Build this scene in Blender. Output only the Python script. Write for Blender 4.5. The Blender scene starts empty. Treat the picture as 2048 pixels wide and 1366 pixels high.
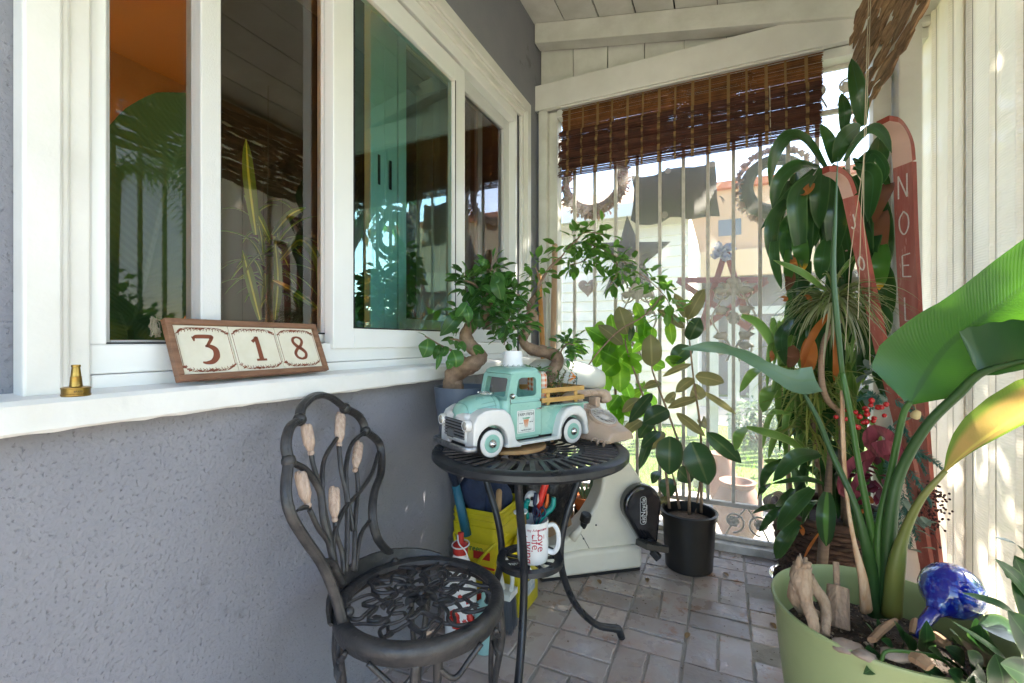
import bpy, math, random
from mathutils import Vector, Matrix, Euler
R = math.radians
random.seed(7)
C = bpy.context.scene.collection
sc = bpy.context.scene

# ---------------- camera, sky, sun, exposure ----------------
YAW = 24.8
FPX = 915.0
cam_d = bpy.data.cameras.new('camera'); cam = bpy.data.objects.new('camera', cam_d); C.objects.link(cam)
cam.location = (0, 0, 1.05); cam.rotation_euler = (R(90), 0, R(YAW))
cam_d.sensor_width = 36; cam_d.lens = FPX / 2048 * 36; cam_d.clip_start = .02; cam_d.clip_end = 400
sc.camera = cam
SUN = Vector((.58, .48, .64)).normalized()          # towards the sun
w = bpy.data.worlds.new('World'); sc.world = w; w.use_nodes = True
nt = w.node_tree; bg = nt.nodes['Background']
sky = nt.nodes.new('ShaderNodeTexSky'); sky.sky_type = 'NISHITA'; sky.sun_disc = False
sky.sun_elevation = math.asin(SUN.z); sky.sun_rotation = math.atan2(SUN.x, SUN.y)
sky.dust_density = .8; sky.ozone_density = 1.0; sky.air_density = 1.0
nt.links.new(sky.outputs[0], bg.inputs[0]); bg.inputs[1].default_value = .12
sl = bpy.data.lights.new('sun', 'SUN'); sl.energy = 5; sl.angle = R(.6); sl.color = (1, .93, .80)
so = bpy.data.objects.new('sun', sl); C.objects.link(so)
so.rotation_euler = SUN.to_track_quat('Z', 'Y').to_euler(); so.location = (5, 2, 6)
sc.view_settings.view_transform = 'Standard'; sc.view_settings.look = 'None'
sc.view_settings.exposure = 3.0; sc.view_settings.gamma = 1
sc.render.engine = 'CYCLES'
sc.cycles.use_denoising = True
sc.cycles.max_bounces = 10; sc.cycles.transparent_max_bounces = 24; sc.cycles.diffuse_bounces = 5
sc.cycles.transmission_bounces = 8; sc.cycles.caustics_reflective = False; sc.cycles.caustics_refractive = False
sc.cycles.sample_clamp_indirect = 8

# ---------------- helpers ----------------
_a = R(YAW); CA, SA = math.cos(_a), math.sin(_a); CAMP = Vector((0, 0, 1.05))
def ray(u, v):
    a = (u - 1024) / FPX; b = (683 - v) / FPX
    return Vector((-SA + CA * a, CA + SA * a, b))
def at(u, v, X=None, Y=None, Z=None, D=None):
    d = ray(u, v)
    if X is not None: t = X / d.x
    elif Y is not None: t = Y / d.y
    elif Z is not None: t = (Z - 1.05) / d.z
    else: t = D
    return CAMP + d * t
def lerp(a, b, t): return a + (b - a) * t
def V(*a): return Vector(a)
def smooth_path(pts, n=8):
    """Catmull-Rom through pts"""
    P = [Vector(p) for p in pts]
    if len(P) < 3: return [P[0].lerp(P[-1], i / n) for i in range(n + 1)]
    P = [P[0] * 2 - P[1]] + P + [P[-1] * 2 - P[-2]]
    out = []
    for i in range(1, len(P) - 2):
        a, b, c, d = P[i - 1:i + 3]
        for k in range(n):
            t = k / n
            out.append(.5 * ((2 * b) + (c - a) * t + (2 * a - 5 * b + 4 * c - d) * t * t + (3 * b - a - 3 * c + d) * t ** 3))
    out.append(P[-2].copy()); return out
def interp(vals, t):
    x = t * (len(vals) - 1); i = min(int(x), len(vals) - 2); return lerp(vals[i], vals[i + 1], x - i)

WL = {}
class MB:
    def __init__(s, M=None):
        s.v = []; s.f = []; s.uv = []; s.mi = []; s.M = M or Matrix(); s.m = 0
    def add(s, vs, fs, uvs=None):
        b = len(s.v); M = s.M
        s.v += [M @ Vector(p) for p in vs]
        for i, f in enumerate(fs):
            s.f.append([b + k for k in f]); s.mi.append(s.m)
            s.uv.append([uvs[k] for k in f] if uvs else None)
        return s
    def box(s, lo, hi, rot=None, c=None):
        """box lo..hi; rot (Matrix 3x3 / Euler) about c"""
        lo, hi = Vector(lo), Vector(hi)
        vs = [V(x, y, z) for x in (lo.x, hi.x) for y in (lo.y, hi.y) for z in (lo.z, hi.z)]
        if rot is not None:
            c = Vector(c) if c is not None else (lo + hi) / 2
            rm = rot.to_matrix() if isinstance(rot, Euler) else rot
            vs = [c + rm @ (p - c) for p in vs]
        return s.add(vs, [(0, 1, 3, 2), (4, 6, 7, 5), (0, 4, 5, 1), (2, 3, 7, 6), (0, 2, 6, 4), (1, 5, 7, 3)])
    def beam(s, a, b, wx, wz, up=(0, 0, 1)):
        """square bar from a to b"""
        a, b = Vector(a), Vector(b); d = (b - a).normalized(); up = Vector(up)
        sx = d.cross(up)
        if sx.length < 1e-4: sx = d.cross(V(0, 1, 0))
        sx.normalize(); sz = sx.cross(d).normalized()
        vs = [p + sx * i * wx / 2 + sz * j * wz / 2 for p in (a, b) for i, j in ((-1, -1), (1, -1), (1, 1), (-1, 1))]
        return s.add(vs, [(0, 1, 2, 3), (7, 6, 5, 4), (0, 4, 5, 1), (1, 5, 6, 2), (2, 6, 7, 3), (3, 7, 4, 0)])
    def tube(s, path, r, n=8, cap=True, flat=None, up=None, closed=False, lump=0):
        """swept circle / ellipse; r number or list; flat = ratio of 2nd axis"""
        P = [Vector(p) for p in path]; N = len(P)
        rr = [r] * N if isinstance(r, (int, float)) else [interp(list(r), i / (N - 1)) for i in range(N)]
        flat = 1 if flat is None else flat
        vs = []; uvs = []; nx = None
        for i, p in enumerate(P):
            if closed: t = P[(i + 1) % N] - P[i - 1]
            else: t = P[min(i + 1, N - 1)] - P[max(i - 1, 0)]
            t = t.normalized() if t.length > 1e-9 else V(0, 0, 1)
            if up is not None:
                nx = Vector(up) - t * t.dot(Vector(up))
            elif nx is None:
                nx = t.orthogonal()
            else: nx = nx - t * nx.dot(t)
            if nx.length < 1e-6: nx = t.orthogonal()
            nx.normalize(); ny = t.cross(nx)
            for k in range(n):
                a = 2 * math.pi * k / n
                lr = rr[i] * (1 + lump * (math.sin(i * .9 + 2 * a + 3 * math.sin(i * .37)) * .6 + math.sin(i * 2.3 - 3 * a) * .4)) if lump else rr[i]
                vs.append(p + nx * math.cos(a) * lr + ny * math.sin(a) * lr * flat); uvs.append((k / n, i / N))
        fs = [(i * n + k, i * n + (k + 1) % n, (i + 1) * n + (k + 1) % n, (i + 1) * n + k) for i in range(N - 1) for k in range(n)]
        if closed: fs += [((N - 1) * n + k, (N - 1) * n + (k + 1) % n, (k + 1) % n, k) for k in range(n)]
        elif cap: fs += [tuple(range(n - 1, -1, -1)), tuple((N - 1) * n + k for k in range(n))]
        return s.add(vs, fs, uvs)
    def lathe(s, prof, o=(0, 0, 0), n=24, axis=None, sx=1, sy=1, wob=0, cap=True):
        """prof: [(r,z),...] round z through o; axis optional direction"""
        o = Vector(o); q = Vector(axis).to_track_quat('Z', 'Y').to_matrix() if axis is not None else Matrix.Identity(3)
        vs = []; uvs = []
        for j, (r, z) in enumerate(prof):
            for k in range(n):
                a = 2 * math.pi * k / n; r2 = r * (1 + wob * math.sin(3 * a + j))
                vs.append(o + q @ V(r2 * math.cos(a) * sx, r2 * math.sin(a) * sy, z)); uvs.append((k / n, j / len(prof)))
        fs = [(j * n + k, j * n + (k + 1) % n, (j + 1) * n + (k + 1) % n, (j + 1) * n + k) for j in range(len(prof) - 1) for k in range(n)]
        cl = prof[0] == prof[-1]
        if prof[0][0] > 1e-6 and not cl and prof[0][0] < .6 and cap: fs.append(tuple(range(n - 1, -1, -1)))
        if prof[-1][0] > 1e-6 and not cl and cap: fs.append(tuple((len(prof) - 1) * n + k for k in range(n)))
        return s.add(vs, fs, uvs)
    def prism(s, poly, d, o=(0, 0, 0), ex=(1, 0, 0), ey=(0, 0, 1), en=(0, 1, 0)):
        """2-D outline -> plate of thickness d along en"""
        o, ex, ey, en = Vector(o), Vector(ex), Vector(ey), Vector(en); n = len(poly)
        vs = [o + ex * x + ey * y for x, y in poly] + [o + ex * x + ey * y + en * d for x, y in poly]
        fs = [tuple(range(n)), tuple(range(2 * n - 1, n - 1, -1))] + [(k, n + k, n + (k + 1) % n, (k + 1) % n) for k in range(n)]
        return s.add(vs, fs)
    def ribbon(s, pts, wd, o=(0, 0, 0), ex=(1, 0, 0), ey=(0, 0, 1), en=(0, 1, 0), d=.001):
        """flat brush stroke of varying width through 2-D pts, thickness d along en"""
        o, ex, ey, en = Vector(o), Vector(ex), Vector(ey), Vector(en)
        P = [Vector((p[0], p[1], 0)) for p in pts]; N = len(P)
        ww = [wd] * N if isinstance(wd, (int, float)) else [interp(list(wd), i / (N - 1)) for i in range(N)]
        L = []; Rr = []
        for i, p in enumerate(P):
            t = (P[min(i + 1, N - 1)] - P[max(i - 1, 0)]).normalized(); q = V(-t.y, t.x, 0)
            L.append(p + q * ww[i] / 2); Rr.append(p - q * ww[i] / 2)
        cv = lambda p, h: o + ex * p.x + ey * p.y + en * h
        vs = []
        for i in range(N): vs += [cv(L[i], d), cv(Rr[i], d), cv(L[i], 0), cv(Rr[i], 0)]
        fs = []
        for i in range(N - 1):
            a = 4 * i; b = a + 4
            fs += [(a, a + 1, b + 1, b), (a, b, b + 2, a + 2), (a + 1, a + 3, b + 3, b + 1)]
        fs += [(0, 2, 3, 1), (4 * N - 4, 4 * N - 3, 4 * N - 1, 4 * N - 2)]
        return s.add(vs, fs)
    def blob(s, c, r, n=10, m=7, wob=0, sc=(1, 1, 1), rot=None):
        c = Vector(c); vs = [c + V(0, 0, r * sc[2])]; ph = random.random() * 9
        for j in range(1, m):
            th = math.pi * j / m
            for k in range(n):
                a = 2 * math.pi * k / n; rr = r * (1 + wob * math.sin(2.3 * a + 3.1 * th + ph) + wob * .6 * math.sin(5 * a + ph * 3 - 4 * th))
                p = V(rr * math.sin(th) * math.cos(a) * sc[0], rr * math.sin(th) * math.sin(a) * sc[1], rr * math.cos(th) * sc[2])
                if rot is not None: p = rot @ p
                vs.append(c + p)
        vs.append(c - V(0, 0, r * sc[2]) if rot is None else c + rot @ V(0, 0, -r * sc[2]))
        if rot is not None: vs[0] = c + rot @ V(0, 0, r * sc[2])
        fs = [(0, 1 + k, 1 + (k + 1) % n) for k in range(n)]
        for j in range(m - 2):
            b = 1 + j * n
            fs += [(b + k, b + n + k, b + n + (k + 1) % n, b + (k + 1) % n) for k in range(n)]
        b = 1 + (m - 2) * n; e = len(vs) - 1
        fs += [(b + k, e, b + (k + 1) % n) for k in range(n)]
        return s.add(vs, fs)
    def leaf(s, base, d, L, W, droop=.5, fold=.25, up=None, seg=6, shape='oval', stalk=0, twist=0, sr=.0012, wave=0, dead=0):
        """one leaf: centre line from base along d, bending towards the ground; v runs 0..1 along, u 0..1 across"""
        d = Vector(d).normalized(); base = Vector(base)
        side = d.cross(V(0, 0, 1)) if up is None else d.cross(Vector(up))
        if side.length < 1e-3: side = V(1, 0, 0)
        side.normalize()
        if twist: side = (Matrix.Rotation(twist, 3, d) @ side)
        if stalk:
            e = base + d * stalk; s.tube([base, e], sr, 4, cap=False); base = e
        p = base.copy(); t = d.copy(); vs = []; uvs = []; h = L / seg
        g = V(0, 0, -1); ph = random.random() * 6
        for i in range(seg + 1):
            f = i / seg
            if shape == 'oval': wd = math.sin(math.pi * min(1, f ** .85)) ** .75
            elif shape == 'round': wd = (math.sin(math.pi * min(1, (f * .97 + .03) ** .9))) ** .5
            elif shape == 'strap': wd = min(1, .45 + f * 3) * (1 - f ** 2.2) ** .8
            elif shape == 'lance': wd = math.sin(math.pi * f ** .7) ** .9
            else: wd = 1 - f
            wd = max(wd, .03) * W / 2
            nrm = side.cross(t).normalized()
            k = fold * wd; wv = wave * wd * math.sin(ph + f * 14)
            vs += [p - side * wd + nrm * (k + wv), p - side * wd * .5 + nrm * k * .35, p.copy(), p + side * wd * .5 + nrm * k * .35, p + side * wd + nrm * (k - wv)]
            uvs += [(0, f), (.25, f), (.5, f), (.75, f), (1, f)]
            t2 = (t + g * droop * h / L * (1.2 if f > .2 else .4)).normalized()
            side = (side - t2 * side.dot(t2)).normalized(); t = t2; p = p + t * h
        fs = [(i * 5 + k, i * 5 + k + 1, (i + 1) * 5 + k + 1, (i + 1) * 5 + k) for i in range(seg) for k in range(4)]
        return s.add(vs, fs, uvs)
    def blade(s, path, wl, wr, nrm, cup=0., cross=10, seg=30, rag=0.):
        """hero leaf along an explicit path: left/right half widths lists, nrm list of normals"""
        P = smooth_path(path, max(3, seg // (len(path) - 1))); N = len(P); vs = []; uvs = []
        for i, p in enumerate(P):
            f = i / (N - 1)
            t = (P[min(i + 1, N - 1)] - P[max(i - 1, 0)]).normalized()
            nn = Vector(interp([Vector(q) for q in nrm], f)); nn = (nn - t * nn.dot(t)).normalized(); sd = t.cross(nn).normalized()
            a, b = interp(wl, f), interp(wr, f)
            for k in range(cross + 1):
                q = k / cross * 2 - 1; wd = a if q < 0 else b
                jag = 1 + rag * math.sin(f * 40 + q * 3) * (abs(q) ** 3)
                vs.append(p + sd * q * wd * jag + nn * (cup * wd * q * q)); uvs.append((k / cross, f))
        c1 = cross + 1
        return s.add(vs, [(i * c1 + k, i * c1 + k + 1, (i + 1) * c1 + k + 1, (i + 1) * c1 + k) for i in range(N - 1) for k in range(cross)], uvs)
    def text(s, txt, size, o, ex, ey, d=.0006, align='CENTER', sx=1):
        ex, ey = Vector(ex).normalized(), Vector(ey).normalized(); en = ex.cross(ey); o = Vector(o)
        cu = bpy.data.curves.new('t', 'FONT'); cu.body = txt; cu.size = size; cu.align_x = align; cu.align_y = 'CENTER'
        cu.resolution_u = 3; cu.extrude = d
        ob = bpy.data.objects.new('t', cu); me = bpy.data.meshes.new_from_object(ob)
        s.add([o + ex * p.co.x * sx + ey * p.co.y + en * (p.co.z + d) for p in me.vertices], [tuple(p.vertices) for p in me.polygons])
        bpy.data.objects.remove(ob); bpy.data.curves.remove(cu); bpy.data.meshes.remove(me); return s
    def build(s, name, mats, parent=None, smooth=False, bevel=0, label=None, sub=0, auto=None):
        me = bpy.data.meshes.new(name); off = WL[parent.name] if parent else V(0, 0, 0)
        me.from_pydata([p - off for p in s.v], [], s.f)
        if any(u for u in s.uv):
            ul = me.uv_layers.new(name='UVMap'); i = 0; flat = [0.0] * (2 * len(me.loops))
            for fu in s.uv:
                pass
            for pi, pl in enumerate(me.polygons):
                fu = s.uv[pi]
                if fu:
                    for k, li in enumerate(pl.loop_indices): flat[2 * li], flat[2 * li + 1] = fu[k]
            ul.data.foreach_set('uv', flat)
        if not isinstance(mats, (list, tuple)): mats = [mats]
        for m in mats: me.materials.append(m)
        me.polygons.foreach_set('material_index', s.mi)
        if smooth: me.polygons.foreach_set('use_smooth', [True] * len(s.f))
        me.update()
        o = bpy.data.objects.new(name, me); C.objects.link(o); WL[o.name] = off.copy() if parent else V(0, 0, 0)
        if parent: o.parent = parent
        if bevel:
            b = o.modifiers.new('b', 'BEVEL'); b.width = bevel; b.segments = 2; b.limit_method = 'ANGLE'; b.angle_limit = R(40); b.harden_normals = False
        if sub:
            b = o.modifiers.new('s', 'SUBSURF'); b.levels = sub; b.render_levels = sub
        if smooth and auto:
            me.set_sharp_from_angle(angle=R(auto))
        if label: o['label'] = label
        return o
def tag(o, label, cat, group=None, kind=None):
    if label: o['label'] = label
    if cat: o['category'] = cat
    if group: o['group'] = group
    if kind: o['kind'] = kind
    return o
def thing(name, label, cat, loc=(0, 0, 0), group=None):
    o = bpy.data.objects.new(name, None); C.objects.link(o); o.location = loc; o.empty_display_size = .05
    WL[o.name] = Vector(loc); return tag(o, label, cat, group)
def struct(o): o['kind'] = 'structure'; return o

# ---------------- materials ----------------
def _n(nt, t, **k):
    n = nt.nodes.new(t)
    for a, b in k.items():
        if a.startswith('i_'): n.inputs[int(a[2:])].default_value = b
        else: setattr(n, a, b)
    return n
def rgb(c): return (c[0], c[1], c[2], 1)
def mat(name, col, rough=.5, metal=0, col2=None, vscale=8, vcon=(.35, .65), bump=0, bscale=60, stretch=(1, 1, 1), island=0,
        spec=.5, coat=0, col3=None, c3scale=30, c3lo=.6, coord='Object', alpha=None, bdist=.004, rvar=0, sss=0, sheen=0):
    m = bpy.data.materials.new(name); m.use_nodes = True; t = m.node_tree; p = t.nodes['Principled BSDF']; L = t.links.new
    p.inputs['Roughness'].default_value = rough; p.inputs['Metallic'].default_value = metal
    p.inputs['Specular IOR Level'].default_value = spec
    if coat: p.inputs['Coat Weight'].default_value = coat; p.inputs['Coat Roughness'].default_value = .08
    tc = _n(t, 'ShaderNodeTexCoord'); mp = _n(t, 'ShaderNodeMapping'); mp.inputs['Scale'].default_value = stretch
    L(tc.outputs[coord], mp.inputs[0]); out = None
    base = _n(t, 'ShaderNodeRGB'); base.outputs[0].default_value = rgb(col); out = base.outputs[0]
    if col2 is not None:
        no = _n(t, 'ShaderNodeTexNoise'); no.inputs['Scale'].default_value = vscale; no.inputs['Detail'].default_value = 6; no.inputs['Roughness'].default_value = .6
        L(mp.outputs[0], no.inputs['Vector']); mr = _n(t, 'ShaderNodeMapRange'); mr.inputs[1].default_value = vcon[0]; mr.inputs[2].default_value = vcon[1]
        L(no.outputs[0], mr.inputs[0]); mx = _n(t, 'ShaderNodeMix', data_type='RGBA'); L(mr.outputs[0], mx.inputs[0]); L(out, mx.inputs[6]); mx.inputs[7].default_value = rgb(col2); out = mx.outputs[2]
    if col3 is not None:
        no = _n(t, 'ShaderNodeTexNoise'); no.inputs['Scale'].default_value = c3scale; no.inputs['Detail'].default_value = 8; no.inputs['Roughness'].default_value = .7
        L(mp.outputs[0], no.inputs['Vector']); mr = _n(t, 'ShaderNodeMapRange'); mr.inputs[1].default_value = c3lo; mr.inputs[2].default_value = c3lo + .08
        L(no.outputs[0], mr.inputs[0]); mx = _n(t, 'ShaderNodeMix', data_type='RGBA'); L(mr.outputs[0], mx.inputs[0]); L(out, mx.inputs[6]); mx.inputs[7].default_value = rgb(col3); out = mx.outputs[2]
    if island:
        ge = _n(t, 'ShaderNodeNewGeometry'); mr = _n(t, 'ShaderNodeMapRange'); mr.inputs[3].default_value = 1 - island; mr.inputs[4].default_value = 1 + island
        L(ge.outputs['Random Per Island'], mr.inputs[0]); hs = _n(t, 'ShaderNodeHueSaturation'); L(mr.outputs[0], hs.inputs['Value']); L(out, hs.inputs['Color']); out = hs.outputs[0]
    L(out, p.inputs['Base Color'])
    if rvar:
        no = _n(t, 'ShaderNodeTexNoise'); no.inputs['Scale'].default_value = 12; no.inputs['Detail'].default_value = 5; L(mp.outputs[0], no.inputs['Vector'])
        mr = _n(t, 'ShaderNodeMapRange'); mr.inputs[1].default_value = .3; mr.inputs[2].default_value = .7; mr.inputs[3].default_value = max(.02, rough - rvar); mr.inputs[4].default_value = min(1, rough + rvar)
        L(no.outputs[0], mr.inputs[0]); L(mr.outputs[0], p.inputs['Roughness'])
    if bump:
        no = _n(t, 'ShaderNodeTexNoise'); no.inputs['Scale'].default_value = bscale; no.inputs['Detail'].default_value = 5
        L(mp.outputs[0], no.inputs['Vector']); bp = _n(t, 'ShaderNodeBump'); bp.inputs['Strength'].default_value = bump; bp.inputs['Distance'].default_value = bdist
        L(no.outputs[0], bp.inputs['Height']); L(bp.outputs[0], p.inputs['Normal'])
    if sss: p.inputs['Subsurface Weight'].default_value = sss; p.inputs['Subsurface Radius'].default_value = (.02, .01, .005)
    if sheen: p.inputs['Sheen Weight'].default_value = sheen
    m['p'] = 1
    return m
def leafmat(name, col, col2=None, trans=None, tw=.4, rough=.35, rib=None, edge=None, veins=0, island=.25, spec=.5, vscale=6, ribw=.03, tipc=None, vein_f=60, ew=(.40, .47)):
    m = bpy.data.materials.new(name); m.use_nodes = True; t = m.node_tree; p = t.nodes['Principled BSDF']; L = t.links.new; o = t.nodes['Material Output']
    tc = _n(t, 'ShaderNodeTexCoord'); out = _n(t, 'ShaderNodeRGB').outputs[0]; out.default_value = rgb(col)
    def mixc(fac, a, c):
        mx = _n(t, 'ShaderNodeMix', data_type='RGBA'); L(fac, mx.inputs[0]); L(a, mx.inputs[6]); mx.inputs[7].default_value = rgb(c); return mx.outputs[2]
    if col2:
        no = _n(t, 'ShaderNodeTexNoise'); no.inputs['Scale'].default_value = vscale; no.inputs['Detail'].default_value = 4; L(tc.outputs['Object'], no.inputs['Vector'])
        mr = _n(t, 'ShaderNodeMapRange'); mr.inputs[1].default_value = .35; mr.inputs[2].default_value = .65; L(no.outputs[0], mr.inputs[0]); out = mixc(mr.outputs[0], out, col2)
    sx = _n(t, 'ShaderNodeSeparateXYZ'); L(tc.outputs['UV'], sx.inputs[0])
    ab = _n(t, 'ShaderNodeMath', operation='SUBTRACT'); L(sx.outputs[0], ab.inputs[0]); ab.inputs[1].default_value = .5
    a2 = _n(t, 'ShaderNodeMath', operation='ABSOLUTE'); L(ab.outputs[0], a2.inputs[0])
    if rib:
        mr = _n(t, 'ShaderNodeMapRange'); mr.inputs[1].default_value = ribw; mr.inputs[2].default_value = ribw * 2; mr.inputs[3].default_value = 1; mr.inputs[4].default_value = 0
        L(a2.outputs[0], mr.inputs[0]); out = mixc(mr.outputs[0], out, rib)
    if edge:
        mr = _n(t, 'ShaderNodeMapRange'); mr.inputs[1].default_value = ew[0]; mr.inputs[2].default_value = ew[1]; L(a2.outputs[0], mr.inputs[0]); out = mixc(mr.outputs[0], out, edge)
    if tipc:
        mr = _n(t, 'ShaderNodeMapRange'); mr.inputs[1].default_value = .82; mr.inputs[2].default_value = .95; L(sx.outputs[1], mr.inputs[0]); out = mixc(mr.outputs[0], out, tipc)
    if island:
        ge = _n(t, 'ShaderNodeNewGeometry'); mr = _n(t, 'ShaderNodeMapRange'); mr.inputs[3].default_value = 1 - island; mr.inputs[4].default_value = 1 + island
        L(ge.outputs['Random Per Island'], mr.inputs[0]); hs = _n(t, 'ShaderNodeHueSaturation'); L(mr.outputs[0], hs.inputs['Value']); L(out, hs.inputs['Color']); out = hs.outputs[0]
    L(out, p.inputs['Base Color']); p.inputs['Roughness'].default_value = rough; p.inputs['Specular IOR Level'].default_value = spec
    nrm = None
    if veins:
        # side veins run from the midrib outwards and forwards
        ma = _n(t, 'ShaderNodeMath', operation='MULTIPLY_ADD'); L(a2.outputs[0], ma.inputs[0]); ma.inputs[1].default_value = -.25; L(sx.outputs[1], ma.inputs[2])
        mm = _n(t, 'ShaderNodeMath', operation='MULTIPLY'); L(ma.outputs[0], mm.inputs[0]); mm.inputs[1].default_value = vein_f
        sn = _n(t, 'ShaderNodeMath', operation='SINE'); L(mm.outputs[0], sn.inputs[0])
        bp = _n(t, 'ShaderNodeBump'); bp.inputs['Strength'].default_value = veins; bp.inputs['Distance'].default_value = .003; L(sn.outputs[0], bp.inputs['Height']); L(bp.outputs[0], p.inputs['Normal']); nrm = bp
    tr = _n(t, 'ShaderNodeBsdfTranslucent'); mx = _n(t, 'ShaderNodeMixShader'); mx.inputs[0].default_value = tw
    if trans is None: trans = (min(1, col[0] * 4), min(1, col[1] * 4.5), min(1, col[2] * 2))
    mt = _n(t, 'ShaderNodeMix', data_type='RGBA', blend_type='MULTIPLY'); mt.inputs[0].default_value = 0.0
    mt.inputs[6].default_value = rgb(trans)
    L(mt.outputs[2], tr.inputs[0])
    if edge or tipc or island:
        # let dead edges and leaf-to-leaf differences show through the leaf as well
        g = _n(t, 'ShaderNodeMix', data_type='RGBA', blend_type='MIX'); g.inputs[0].default_value = .45; L(out, g.inputs[6]); g.inputs[7].default_value = rgb(trans)
        sc2 = _n(t, 'ShaderNodeMix', data_type='RGBA', blend_type='ADD'); sc2.inputs[0].default_value = 1; L(g.outputs[2], sc2.inputs[6]); L(out, sc2.inputs[7]); L(sc2.outputs[2], tr.inputs[0])
    L(p.outputs[0], mx.inputs[1]); L(tr.outputs[0], mx.inputs[2]); L(mx.outputs[0], o.inputs[0])
    return m
def thin(name, col, tw=.5, alpha=0., rough=.7, **k):
    """translucent sheet: diffuse + translucent, with an even share of open holes (alpha)"""
    m = mat(name, col, rough, **k); t = m.node_tree; p = t.nodes['Principled BSDF']; o = t.nodes['Material Output']
    tr = _n(t, 'ShaderNodeBsdfTranslucent'); src = p.inputs['Base Color'].links[0].from_socket; t.links.new(src, tr.inputs[0])
    mx = _n(t, 'ShaderNodeMixShader'); mx.inputs[0].default_value = tw; t.links.new(p.outputs[0], mx.inputs[1]); t.links.new(tr.outputs[0], mx.inputs[2])
    last = mx
    if alpha:
        tp = _n(t, 'ShaderNodeBsdfTransparent'); m2 = _n(t, 'ShaderNodeMixShader'); m2.inputs[0].default_value = alpha
        t.links.new(mx.outputs[0], m2.inputs[1]); t.links.new(tp.outputs[0], m2.inputs[2]); last = m2
    t.links.new(last.outputs[0], o.inputs[0]); return m
def glass(name, tint=(.9, .95, .93), refl=(1, 1, 1), ior=1.6, rough=0.0):
    m = bpy.data.materials.new(name); m.use_nodes = True; t = m.node_tree; o = t.nodes['Material Output']; t.nodes.remove(t.nodes['Principled BSDF'])
    tp = _n(t, 'ShaderNodeBsdfTransparent'); tp.inputs[0].default_value = rgb(tint); gl = _n(t, 'ShaderNodeBsdfGlossy'); gl.inputs['Roughness'].default_value = rough; gl.inputs[0].default_value = rgb(refl)
    fr = _n(t, 'ShaderNodeFresnel'); fr.inputs[0].default_value = ior; mx = _n(t, 'ShaderNodeMixShader')
    t.links.new(fr.outputs[0], mx.inputs[0]); t.links.new(tp.outputs[0], mx.inputs[1]); t.links.new(gl.outputs[0], mx.inputs[2]); t.links.new(mx.outputs[0], o.inputs[0]); return m
def emit(name, col, s):
    m = bpy.data.materials.new(name); m.use_nodes = True; p = m.node_tree.nodes['Principled BSDF']
    p.inputs['Emission Color'].default_value = rgb(col); p.inputs['Emission Strength'].default_value = s; p.inputs['Base Color'].default_value = rgb(col); return m

M_white = mat('white_paint', (.75, .735, .70), .45, col2=(.67, .65, .61), vscale=5, bump=.15, bscale=140, rvar=.1, col3=(.50, .46, .40), c3scale=22, c3lo=.735)
M_oldwhite = mat('old_white_paint', (.72, .71, .66), .6, col2=(.60, .585, .53), vscale=7, bump=.35, bscale=45, col3=(.36, .33, .28), c3scale=38, c3lo=.69)
M_vinyl = mat('white_vinyl', (.80, .80, .79), .3, col2=(.75, .75, .74), vscale=3)
M_black = mat('black_plastic', (.016, .016, .018), .35, rvar=.08)
M_dark = mat('dark_gap', (.03, .028, .026), .9)
M_blackcast = mat('cast_metal', (.028, .028, .030), .42, metal=.25, col2=(.06, .056, .055), vscale=25, bump=.35, bscale=120, col3=(.13, .12, .11), c3scale=60, c3lo=.64, rvar=.12)
M_chrome = mat('worn_chrome', (.62, .61, .59), .22, metal=1, col2=(.4, .39, .37), vscale=60, rvar=.1)
M_soil = mat('soil', (.055, .035, .024), .95, col2=(.02, .013, .01), vscale=60, bump=1, bscale=90, bdist=.01, col3=(.30, .25, .2), c3scale=150, c3lo=.66)
M_terra = mat('terracotta', (.55, .17, .07), .75, col2=(.42, .13, .06), vscale=15)
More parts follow.
